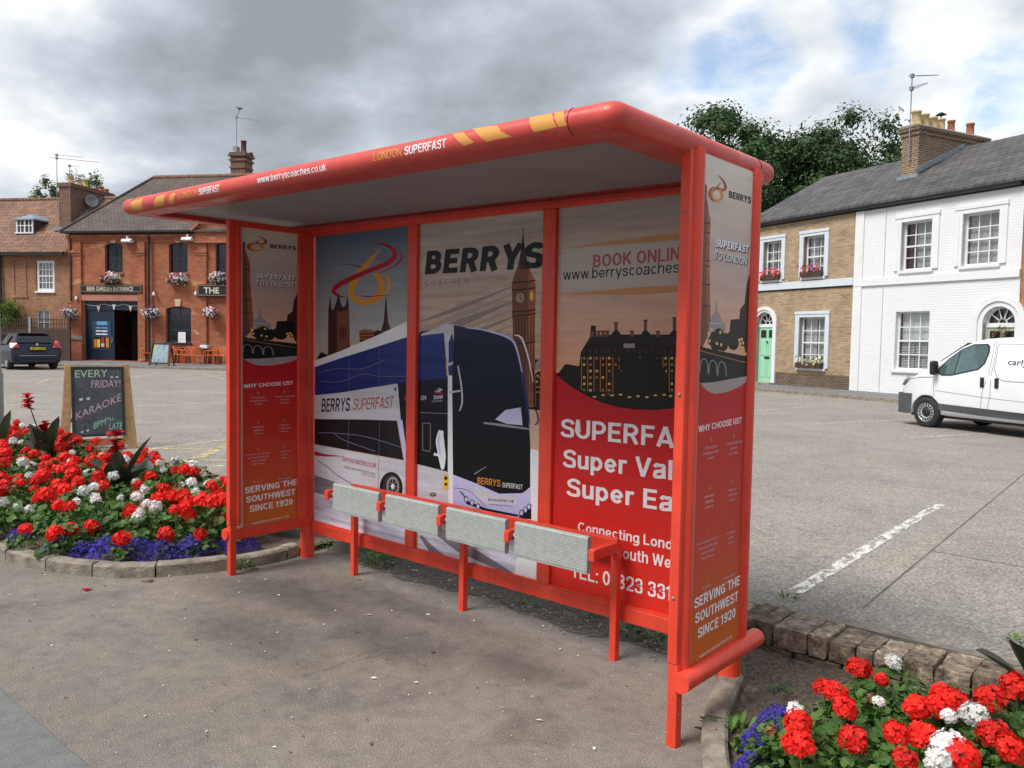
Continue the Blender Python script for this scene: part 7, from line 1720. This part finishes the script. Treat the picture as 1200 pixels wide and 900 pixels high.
def wheel(par, x, y, s, r, w=.20, style='alloy', zc=None):
    zc = r if zc is None else zc
    b = MB(); b.lathe([(r*.62,0),(r*.66,-.01*1),(r*.93,0),(r,.03),(r,w-.03),(r*.93,w),(r*.62,w)], (0,0,0), 36, 'rubber', 'y')
    wh = b.build('wheel', par); wh.location = (x, y if s > 0 else y, zc); wh.rotation_euler = (0,0,0 if s < 0 else math.pi)
    b = MB(); R1 = r*.64
    b.lathe([(R1,.005),(R1*.96,.0),(R1*.90,.03),(R1*.9,.1)], (0,0,0), 36, 'rim', 'y')
    b.lathe([(0,.045),(R1*.98,.06)], (0,0,0), 24, 'trim', 'y')
    if style == 'alloy':
        for k in range(5):
            t = k*2*math.pi/5+.3
            for dt in (-.12,.12): b.bar((math.sin(t)*.03, .015, math.cos(t)*.03), (math.sin(t+dt)*R1*.93, .02, math.cos(t+dt)*R1*.93), .035, .03, 'rim', up=(0,1,0))
        b.lathe([(0,.0),(.05,.002),(.06,.03)], (0,0,0), 14, 'rim', 'y')
    else:
        b.lathe([(R1*.52,.02),(R1*.62,.008),(R1*.86,.012),(R1*.95,.03)], (0,0,0), 36, 'rim', 'y')
        for k in range(16):
            t = k*math.pi/8; b.bar((math.sin(t)*R1*.64,.006,math.cos(t)*R1*.64),(math.sin(t)*R1*.88,.010,math.cos(t)*R1*.88),.030,.008,'trim',up=(0,1,0))
        b.lathe([(0,.0),(.04,.0),(R1*.30,.012),(R1*.46,.016),(R1*.50,.03)], (0,0,0), 24, 'trim', 'y')
    b.build('rim', wh); return wh
# hatchback seen from behind
g0c = gnd(11,432.5,CPZ)
cd_ = Vector((gnd(45,431,CPZ)-CAM)); cd_.z = 0; cd_.normalize(); hd = math.atan2(cd_.y, cd_.x)+R(17)
F_ = Vector((math.cos(hd), math.sin(hd)))
MT['fence'] = pm('dark_fence_stain', (.028,.017,.013), .8, .3, 6); rc = gnd(45,433.5,CPZ); CARO = thing('parked_car', 'dark blue hatchback parked tail-on in front of the pub fence', 'car', (rc.x, rc.y, CPZ), hd)
def csec(w, zb, zs, wt, zt): return [(0, zb), (w*.80, zb), (w*.95, zb+.06), (w, zb+.22), (w, (zb+zs)/2+.1), (w*.985, zs-.05), (w*.95, zs), (wt+.05*(zt-zs > .2), zt-.12 if zt-zs > .2 else zt-.04), (wt*.93, zt-.03), (wt*.6, zt-.005), (0, zt)]
st = [(-.0, csec(.70,.34,.60,.62,.64)), (.04, csec(.83,.28,.64,.78,.69)), (.10, csec(.88,.26,.70,.82,.80)), (.14, csec(.90,.25,.90,.80,.97)), (.24, csec(.905,.25,.98,.74,1.06)), (.42, csec(.91,.22,1.0,.67,1.24)), (.62, csec(.91,.2,1.0,.60,1.43)), (.80, csec(.91,.2,1.0,.585,1.465)),
      (1.4, csec(.91,.2,.98,.575,1.48)), (2.1, csec(.91,.2,.96,.56,1.465)), (2.5, csec(.91,.2,.95,.55,1.42)), (3.2, csec(.91,.2,.93,.62,1.04)), (3.6, csec(.90,.2,.88,.7,.95)), (4.1, csec(.84,.2,.72,.66,.80)), (4.33, csec(.66,.28,.58,.5,.64))]
bb_ = loft(st, 'carpaint'); cb = bb_.build('body', CARO, weld=True); cut_arches(cb, (.82, 3.46), .355, .91)
for x in (.82, 3.46):
    for s in (-1,1): wheel(CARO, x, s*.90, s, .32)
def cglass(pts, name='window', key='carglass'):
    b = MB(); vs = [Vector(p) for p in pts]; b.add(vs, [tuple(range(len(vs)))], key); return b.build(name, CARO, recalc=False)
b = MB(); b.add([(.235,-.66,1.075),(.235,.66,1.075),(.40,.60,1.26),(.57,.52,1.405),(.57,-.52,1.405),(.40,-.60,1.26)], [(0,1,2,5),(5,2,3,4)], 'carglass')
for i, v in enumerate(b.v): b.v[i] = (v[0]-.02, v[1], v[2]+.012)
b.build('rear_window', CARO, recalc=False)
b = MB(); b.box(.47,.72,-.56,.56,1.435,1.465,'carpaint'); b.build('spoiler', CARO, .012)
b = MB(); b.bar((.2,.05,1.09),(.42,-.35,1.13),.03,.02,'trim'); b.build('rear_wiper', CARO)
for s in (-1,1):
    b = MB(); y = lambda q: s*q
    b.prism([(.02,.0),(.20,-.03),(.30,.02),(.22,.16),(.10,.34),(.03,.12)], 0, .05, 'y', 'tail')
    vs = []
    b = MB(); P3 = [(.105,.62,.90),(.105,.86,.86),(.20,.925,.86),(.42,.925,.98),(.34,.90,1.06),(.22,.80,1.16),(.155,.70,1.06)]
    A_ = [(x-.02, s*yy, z) for x, yy, z in P3]; B_ = [(x+.12, s*yy*.9, z-.01) for x, yy, z in P3]; nq = len(P3)
    b.add(A_+B_, [tuple(range(nq)), tuple(range(nq,2*nq))[::-1]]+[(i,(i+1)%nq,nq+(i+1)%nq,nq+i) for i in range(nq)], 'tail'); b.build('tail_lamp', CARO)
    b = MB(); b.add([(.75,s*.895,1.02),(1.5,s*.905,1.0),(2.9,s*.885,1.0),(2.45,s*.66,1.36),(1.4,s*.655,1.41),(.85,s*.68,1.38)], [(0,1,4,5),(1,2,3,4)], 'carglass'); b.build('side_window', CARO, recalc=False)
    b = MB(); b.box(2.75,2.9,s*.93,s*1.06,.96,1.1,'carpaint'); b.build('wing_mirror', CARO, .02)
b = MB(); b.box(-.03,.0,-.27,.27,.80-.0,.90,'plate'); b.box(.0,.10,-.30,.30,.78,.92,'trim')
vs, fs = text2d('AK11 BXE', (-.23,.822), (.23,.822), .058, .01, res=2); b.add([(-.0315, -x, z) for x, z in vs], fs, 'black'); o = b.build('number_plate', CARO, recalc=False); o.location = (.045,0,.0)
b = MB(); b.lathe([(0,-.01),(.05,-.008),(.055,0)], (.09,0,1.0), 14, 'rim', 'x'); b.build('badge', CARO)
b = MB(); b.box(-.02,.06,-.60,.60,.30,.40,'trim'); b.box(-.025,.03,-.66,.66,.56,.575,'rim'); b.build('bumper_trim', CARO, .01)
# van
vf = gnd(1084,500.5,CPZ); vang = R(-26.5)   # local +x runs from nose to tail
VAN = thing('van', 'white panel van lettered carly, parked at the right edge in front of the white house', 'van')
def K(s): return s if s < .83 else (.83+(s-.83)*.775 if s < 3 else 2.512+(s-3)*1.274)
T_ = [(K(s), t) for s, t in [(0,.62),(.03,.82),(.12,.90),(.20,.945),(.42,1.10),(.70,1.25),(1.01,1.375),(1.4,1.585),(1.77,1.775),(2.05,1.865),(2.35,1.91),(2.8,1.935),(3.6,1.945),(4.6,1.92),(4.74,1.87),(4.78,1.6)]]
def Wv(x): 
    for (a, wa), (c, wc) in zip([(0,.62),(.06,.76),(.18,.86),(.4,.92),(.8,.945)], [(.06,.76),(.18,.86),(.4,.92),(.8,.945),(6,.95)]):
        if a <= x <= c: return wa+(wc-wa)*(x-a)/(c-a)
    return .95
def Ys(x, z):
    w = Wv(x); return w-max(0, z-1.12)*.20-max(0,.45-z)*.12
def vsec(x, T):
    zb = .27 if x > .1 else .32; s1 = min(1.12, T-.10)
    return [(0,zb),(Wv(x)*.8,zb),(Ys(x,zb+.03),zb+.03),(Ys(x,.45),min(.45,T-.2)),(Ys(x,.7),min(.7,T-.15)),(Ys(x,s1),s1),(Ys(x,T-.13),max(s1+.005,T-.13)),(Ys(x,T-.13)-.05,T-.045),(Ys(x,T)-.14,T-.008),((Ys(x,T)-.14)*.5,T+.006),(0,T+.01)]
bb_ = loft([(x, vsec(x, T)) for x, T in T_], 'vanpaint'); vb = bb_.build('body', VAN, weld=True); cut_arches(vb, (.83, 3.93), .37, .945)
pl = Vector((math.cos(vang), math.sin(vang), 0)); pn = Vector((-math.sin(vang), math.cos(vang), 0))   # pn: away from the camera side
o_ = vf-pl*.83*.89+pn*.93*.89; VAN.scale = (.89,)*3; VAN.location = (o_.x, o_.y, CPZ); VAN.rotation_euler = (0,0,vang)
for x in (.83, 3.93):
    for s in (-1,1): wheel(VAN, x, s*.935, s, .325, .21, 'steel')
def vp(x, z, s=-1, off=.004): x = K(x); return (x, s*(Ys(x, z)+off), z)
def vpatch(pts, key, name, off=.004, sides=(-1,), sub=6):
    for s in sides:
        b = MB(); tri = tessellate_polygon([[Vector((x, z, 0)) for x, z in pts]]); bm = bmesh.new(); V = [bm.verts.new((x,0,z)) for x, z in pts]
        for t in tri: bm.faces.new([V[i] for i in t])
        for z in (.45,.7,1.12,1.3,1.5,1.7): bmesh.ops.bisect_plane(bm, geom=bm.verts[:]+bm.edges[:]+bm.faces[:], plane_co=(0,0,z), plane_no=(0,0,1))
        for x in (.06,.12,.18,.3,.4,.6,.8): bmesh.ops.bisect_plane(bm, geom=bm.verts[:]+bm.edges[:]+bm.faces[:], plane_co=(x,0,0), plane_no=(1,0,0))
        bm.verts.index_update(); b.add([vp(v.co.x, v.co.z, s, off) for v in bm.verts], [tuple(v.index for v in f.verts) for f in bm.faces], key, True); bm.free(); o = b.build(name, VAN, recalc=False)
    return o
vpatch([(1.19,1.155),(1.30,1.12),(1.60,1.13),(2.35,1.275),(2.50,1.40),(2.57,1.62),(2.56,1.75),(2.48,1.80),(2.10,1.79),(1.78,1.69),(1.45,1.50),(1.20,1.31),(1.16,1.22)], 'trim', 'window_seal', .004, (-1,1))
vpatch([(1.23,1.17),(1.31,1.15),(1.62,1.155),(1.66,1.165),(1.72,1.63),(1.46,1.475),(1.23,1.29),(1.20,1.22)], 'vanglass', 'quarter_window', .008, (-1,1))
vpatch([(1.69,1.175),(2.33,1.30),(2.47,1.415),(2.535,1.62),(2.525,1.735),(2.46,1.775),(2.12,1.765),(1.80,1.675),(1.755,1.645)], 'vanglass', 'door_window', .008, (-1,1))
def vline(pts, w=.008, key='seam', name='panel_gap'):
    b = MB()
    for s in (-1,):
        for (x0,z0),(x1,z1) in zip(pts[:-1], pts[1:]):
            n_ = max(1, int(math.hypot(x1-x0, z1-z0)/.15))
            for k in range(n_):
                a = (x0+(x1-x0)*k/n_, z0+(z1-z0)*k/n_); c = (x0+(x1-x0)*(k+1)/n_, z0+(z1-z0)*(k+1)/n_); b.bar(vp(*a,s,.001), vp(*c,s,.001), w, .004, key, up=(0,1,0))
    b.build(name, VAN)
vline([(1.06,.42),(1.06,1.30)]); vline([(2.66,1.86),(2.66,1.2),(2.58,1.02),(2.50,.80),(2.48,.42)]); vline([(2.73,1.84),(2.73,.78),(2.66,.42)]); vline([(1.10,.80),(2.49,.735),(4.70,.66)], .007)
vline([(2.77,1.76),(2.79,1.79),(2.85,1.80),(4.6,1.79)], .010); vline([(2.77,1.76),(2.78,1.30),(2.90,1.14),(3.05,1.08),(4.6,1.05)], .010)
vline([(.18,.96),(.45,1.03),(.72,1.065),(1.06,1.085)], .012)
vpatch([(1.24,.47),(1.25,.535),(4.62,.45),(4.62,.36),(3.0,.37),(1.26,.42)][:4]+[(4.62,.33),(2.5,.36),(1.26,.40)], 'bumper', 'side_moulding', .010, (-1,1))
vpatch([(2.35,1.21),(2.36,1.165),(2.44,1.165),(2.44,1.21)], 'vanpaint', 'x_', .0) if 0 else None
for x in (2.50, 2.90):
    x = K(x); b = MB(); y = -Ys(x,1.03); b.box(x-.042,x+.042,y-.022,y+.004,.93,1.13,'trim'); b.build('door_handle', VAN, .02)
b = MB(); y = -Ys(1.08,1.2); b.box(1.02,1.13,y-.20,y-.02,1.13,1.43,'trim'); b.build('wing_mirror', VAN, .045); b = MB(); y = Ys(1.08,1.2); b.box(1.02,1.13,y+.02,y+.20,1.13,1.43,'trim'); b.build('wing_mirror', VAN, .045)
# bumper
bst = [(-.05,.64),(-.02,.78),(.10,.865),(.28,.925),(.46,.955)]
b = MB(); vs = []
for x, w in bst:
    for y in (-w, w): vs += [(x, y, .26), (x-.01*(x < .1), y, .70)]
fs = []
for i in range(len(bst)-1): fs += [(4*i,4*i+4,4*i+5,4*i+1), (4*i+2,4*i+3,4*i+7,4*i+6)]
fs += [(0,1,3,2)]; fs += [(4*i+1,4*i+5,4*i+7,4*i+3) for i in range(len(bst)-1)]
b.add(vs, fs, 'bumper', False); b.build('bumper', VAN)
for s in (-1,1):
    b = MB(); b.add([(.0+.02,s*.55,.80),(.10,s*.84,.88),(.36,s*.925,1.06),(.30,s*.80,1.09),(.12,s*.60,.96)], [(0,1,2,3,4)], 'lampclear')
    b.add([(.20,s*(Wv(.2)+.006),.96),(.36,s*(Wv(.36)+.006),1.09),(.33,s*(Wv(.33)+.006),1.09),(.17,s*(Wv(.17)+.006),.96)], [(0,1,2,3)], 'bumper'); b.build('headlamp', VAN, recalc=False)
b = MB(); b.add([(K(1.06),-.78,1.40),(K(1.06),.78,1.40),(K(1.80),.70,1.80),(K(1.80),-.70,1.80)], [(0,1,2,3)], 'vanglass')
for i, v in enumerate(b.v): b.v[i] = (v[0]-.01, v[1], v[2]+.015)
b.build('windscreen', VAN, recalc=False)
vs, fs = text2d('carly', (2.60,1.40), (3.00,1.39), .115, .006); b = MB(); b.add([(x, -(Ys(x,z)+.005), z) for x, z in vs], fs, 'vanink'); b.build('lettering', VAN, recalc=False)
b = MB(); b.tube([(2.2,-.3,1.93),(2.27,-.3,2.0)], .006, 5, 'trim'); b.build('roof_aerial', VAN)
b = MB(); b.box(.3, 4.6, -.75, .75, .22, .268, 'trim'); b.build('underbody', VAN)
# ------------------------------------------------------------------ trees
def tree(label, px, py, t, Rr, Hc, n, mat, ls, seed, name='tree', cl=46, flat=.8):
    c = CAM+ray(px, py)*t; rs = random.Random(seed); top = c.z; th = thing(name, label, 'tree', (c.x, c.y, 0))
    cz = top-Hc*.5+.35*(Rr > 3); b = MB(); cs = []
    for i in range(cl):
        v = Vector((rs.gauss(0,1), rs.gauss(0,1), rs.gauss(0,1))).normalized()*(rs.random()**.35); cs.append((Vector((v.x*Rr*.86, v.y*Rr*.86, cz+v.z*Hc*.42)), Rr*rs.uniform(.20,.34)))
    for i in range(n):
        q, r = cs[i % cl]; v = Vector((rs.gauss(0,1), rs.gauss(0,1), rs.gauss(0,1))).normalized()*min(1.06+.1*rs.random(), abs(rs.gauss(.55,.4)))*r; v.z *= flat
        p = q+v; s = ls*rs.uniform(.6,1.3); nn = (v.normalized()+Vector((rs.uniform(-.7,.7), rs.uniform(-.7,.7), rs.uniform(0,.9)))).normalized(); a = nn.orthogonal().normalized(); e = nn.cross(a); ph = rs.random()*3
        a2 = a*math.cos(ph)+e*math.sin(ph); e2 = nn.cross(a2); b.add([p-a2*s, p+e2*s*.55+nn*s*.12, p+a2*s, p-e2*s*.55+nn*s*.12], [(0,1,2,3)], mat)
    b.build('crown', th, recalc=False); b = MB(); b.tube([(0,0,-.1),(0,0,top*.3),(.2,.1,cz)], [Rr*.10,Rr*.07,Rr*.03], 10, 'bark')
    for q, r in cs[:14]: b.tube([(0,0,top*.28),(q.x*.4,q.y*.4,(top*.3+q.z)/2),(q.x,q.y,q.z)], [Rr*.04,Rr*.025,Rr*.008], 6, 'bark')
    b.build('trunk', th)
tree('tall dark green tree rising just right of the shelter roof corner', 845, 118, 46, 3.3, 12, 42000, 'treeleaf', .125, 1, cl=110)
tree('dark green tree between the shelter and the brick house roof', 915, 122, 50, 4.2, 14, 44000, 'treeleaf', .125, 2, cl=110)
tree('broad dark green tree behind the brick house roof, left of the chimney', 990, 113, 49, 4.7, 14, 50000, 'treeleaf', .125, 3, cl=120)
tree('dark green tree behind the shelter roof, lower than its neighbours', 955, 150, 56, 5.5, 14, 22000, 'treeleaf', .16, 4, cl=60)
tree('drooping grey-green tree behind the cottage roof', 54, 194, 62, 1.35, 7, 5000, 'willow', .12, 5, cl=40, flat=1.6)
tree('thin grey-green treetop showing over the cottage chimney pots', 100, 190, 66, 2.0, 7, 3600, 'willow', .11, 6, cl=36, flat=1.4)
tree('dark treetop at the far left behind the cottage roof', 0, 229, 70, 1.0, 6, 1600, 'treeleaf', .16, 7, cl=16)
# ------------------------------------------------------------------ sky, sun, exposure
w = bpy.data.worlds.new('World'); scene.world = w; w.use_nodes = True; nt = w.node_tree; nt.nodes.clear()
out = N(nt, 'ShaderNodeOutputWorld'); sky = N(nt, 'ShaderNodeTexSky', sky_type='NISHITA'); sky.sun_disc = False
SEL, SAZ = 54, Vector((-.30, -.95))      # light comes from the camera's side, a little left
saz = math.atan2(SAZ.x, SAZ.y)
sky.sun_elevation = R(SEL); sky.sun_rotation = saz; sky.air_density = 1.0; sky.dust_density = .6
tc = N(nt, 'ShaderNodeTexCoord'); sp = N(nt, 'ShaderNodeSeparateXYZ'); nt.links.new(tc.outputs['Generated'], sp.inputs[0])
zz = N(nt, 'ShaderNodeMath', operation='MAXIMUM'); zz.inputs[1].default_value = 0.0; nt.links.new(sp.outputs[2], zz.inputs[0])
za = N(nt, 'ShaderNodeMath', operation='ADD'); za.inputs[1].default_value = .34; nt.links.new(zz.outputs[0], za.inputs[0])
dx = N(nt, 'ShaderNodeMath', operation='DIVIDE'); nt.links.new(sp.outputs[0], dx.inputs[0]); nt.links.new(za.outputs[0], dx.inputs[1])
dy = N(nt, 'ShaderNodeMath', operation='DIVIDE'); nt.links.new(sp.outputs[1], dy.inputs[0]); nt.links.new(za.outputs[0], dy.inputs[1])
cv = N(nt, 'ShaderNodeCombineXYZ'); nt.links.new(dx.outputs[0], cv.inputs[0]); nt.links.new(dy.outputs[0], cv.inputs[1])
mp = N(nt, 'ShaderNodeMapping'); mp.inputs['Location'].default_value = (3.1, 7.4, 0); nt.links.new(cv.outputs[0], mp.inputs[0])
big = noise_node(nt, .9, 3, .5, mp.outputs[0]); det = noise_node(nt, 2.6, 10, .52, mp.outputs[0], .0); fine = noise_node(nt, 8.0, 8, .6, mp.outputs[0], .15)
def dirmask(px, py, r0, r1):
    d = ray(px, py).normalized(); dp = N(nt, 'ShaderNodeVectorMath', operation='DOT_PRODUCT'); nt.links.new(tc.outputs['Generated'], dp.inputs[0]); dp.inputs[1].default_value = d
    mr = N(nt, 'ShaderNodeMapRange'); mr.interpolation_type = 'SMOOTHSTEP'; mr.inputs[1].default_value = math.cos(R(r1)); mr.inputs[2].default_value = math.cos(R(r0)); nt.links.new(dp.outputs['Value'], mr.inputs[0]); return mr.outputs[0]
def madd(a, k, c):
    m = N(nt, 'ShaderNodeMath', operation='MULTIPLY_ADD'); nt.links.new(a, m.inputs[0]); m.inputs[1].default_value = k
    if isinstance(c, float): m.inputs[2].default_value = c
    else: nt.links.new(c, m.inputs[2])
    return m.outputs[0]
v = madd(det.outputs[0], 1.15, -.035); v = madd(big.outputs[0], .30, v); v = madd(fine.outputs[0], .14, v)      # ~0.75 mean
# thick dark bank high on the left, thinner bright cloud lower and to the right
for px_, py_, r0, r1, kk_ in ((430,-40,6,17,-.15), (250,30,2,9,-.04), (700,20,2,9,-.05), (130,185,2,11,-.05), (330,175,2,9,-.02), (30,70,1,8,.10), (120,20,1,7,.06), (480,95,1,8,.09), (620,80,1,7,.06), (300,95,1,6,.04), (20,175,1,5,.06), (980,70,2,15,.11), (1150,140,1,8,.06), (700,130,1,6,.03)): v = madd(dirmask(px_, py_, r0, r1), kk_, v)
cl = ramp(nt, v, [(.50, (.19,.205,.225)), (.60, (.235,.26,.288)), (.70, (.29,.323,.362)), (.79, (.375,.41,.445)), (.88, (.49,.51,.53)), (.97,(.60,.62,.63))])
hole = madd(dirmask(880, 72, .5, 4.5), .52, madd(dirmask(1010, 12, .2, 3), .55, madd(dirmask(800, 75, .5, 3), .36, madd(dirmask(1170, 95, .3, 4), .36, madd(dirmask(1035, 100, .3, 4), .42, madd(fine.outputs[0], 1.1, madd(det.outputs[0], 1.0, -.62)))))))
hm = N(nt, 'ShaderNodeMapRange'); hm.interpolation_type = 'SMOOTHSTEP'; hm.inputs[1].default_value = .62; hm.inputs[2].default_value = 1.15; nt.links.new(hole, hm.inputs[0])
b1 = N(nt, 'ShaderNodeBackground'); b1.inputs[1].default_value = .12; nt.links.new(sky.outputs[0], b1.inputs[0])
b2 = N(nt, 'ShaderNodeBackground'); b2.inputs[1].default_value = 1.08; nt.links.new(cl.outputs[0], b2.inputs[0])
hmx = N(nt, 'ShaderNodeMath', operation='MULTIPLY'); hmx.inputs[1].default_value = .85; nt.links.new(hm.outputs[0], hmx.inputs[0])
ms = N(nt, 'ShaderNodeMixShader'); nt.links.new(hmx.outputs[0], ms.inputs[0]); nt.links.new(b2.outputs[0], ms.inputs[1]); nt.links.new(b1.outputs[0], ms.inputs[2]); nt.links.new(ms.outputs[0], out.inputs[0])
L = bpy.data.lights.new('sun', 'SUN'); lo_ = bpy.data.objects.new('sun', L); COL.objects.link(lo_); L.energy = 2.45; L.angle = R(24); L.color = (1, .96, .90)
sd = Vector((SAZ.x*math.cos(R(SEL)), SAZ.y*math.cos(R(SEL)), math.sin(R(SEL)))); lo_.rotation_euler = sd.to_track_quat('Z', 'Y').to_euler()
scene.view_settings.view_transform = 'Standard'; scene.view_settings.look = 'None'; scene.view_settings.gamma = 1; scene.view_settings.exposure = 0.74; scene.view_settings.use_curve_mapping = False
scene.cycles.use_denoising = True; scene.cycles.max_bounces = 8; scene.cycles.transparent_max_bounces = 12
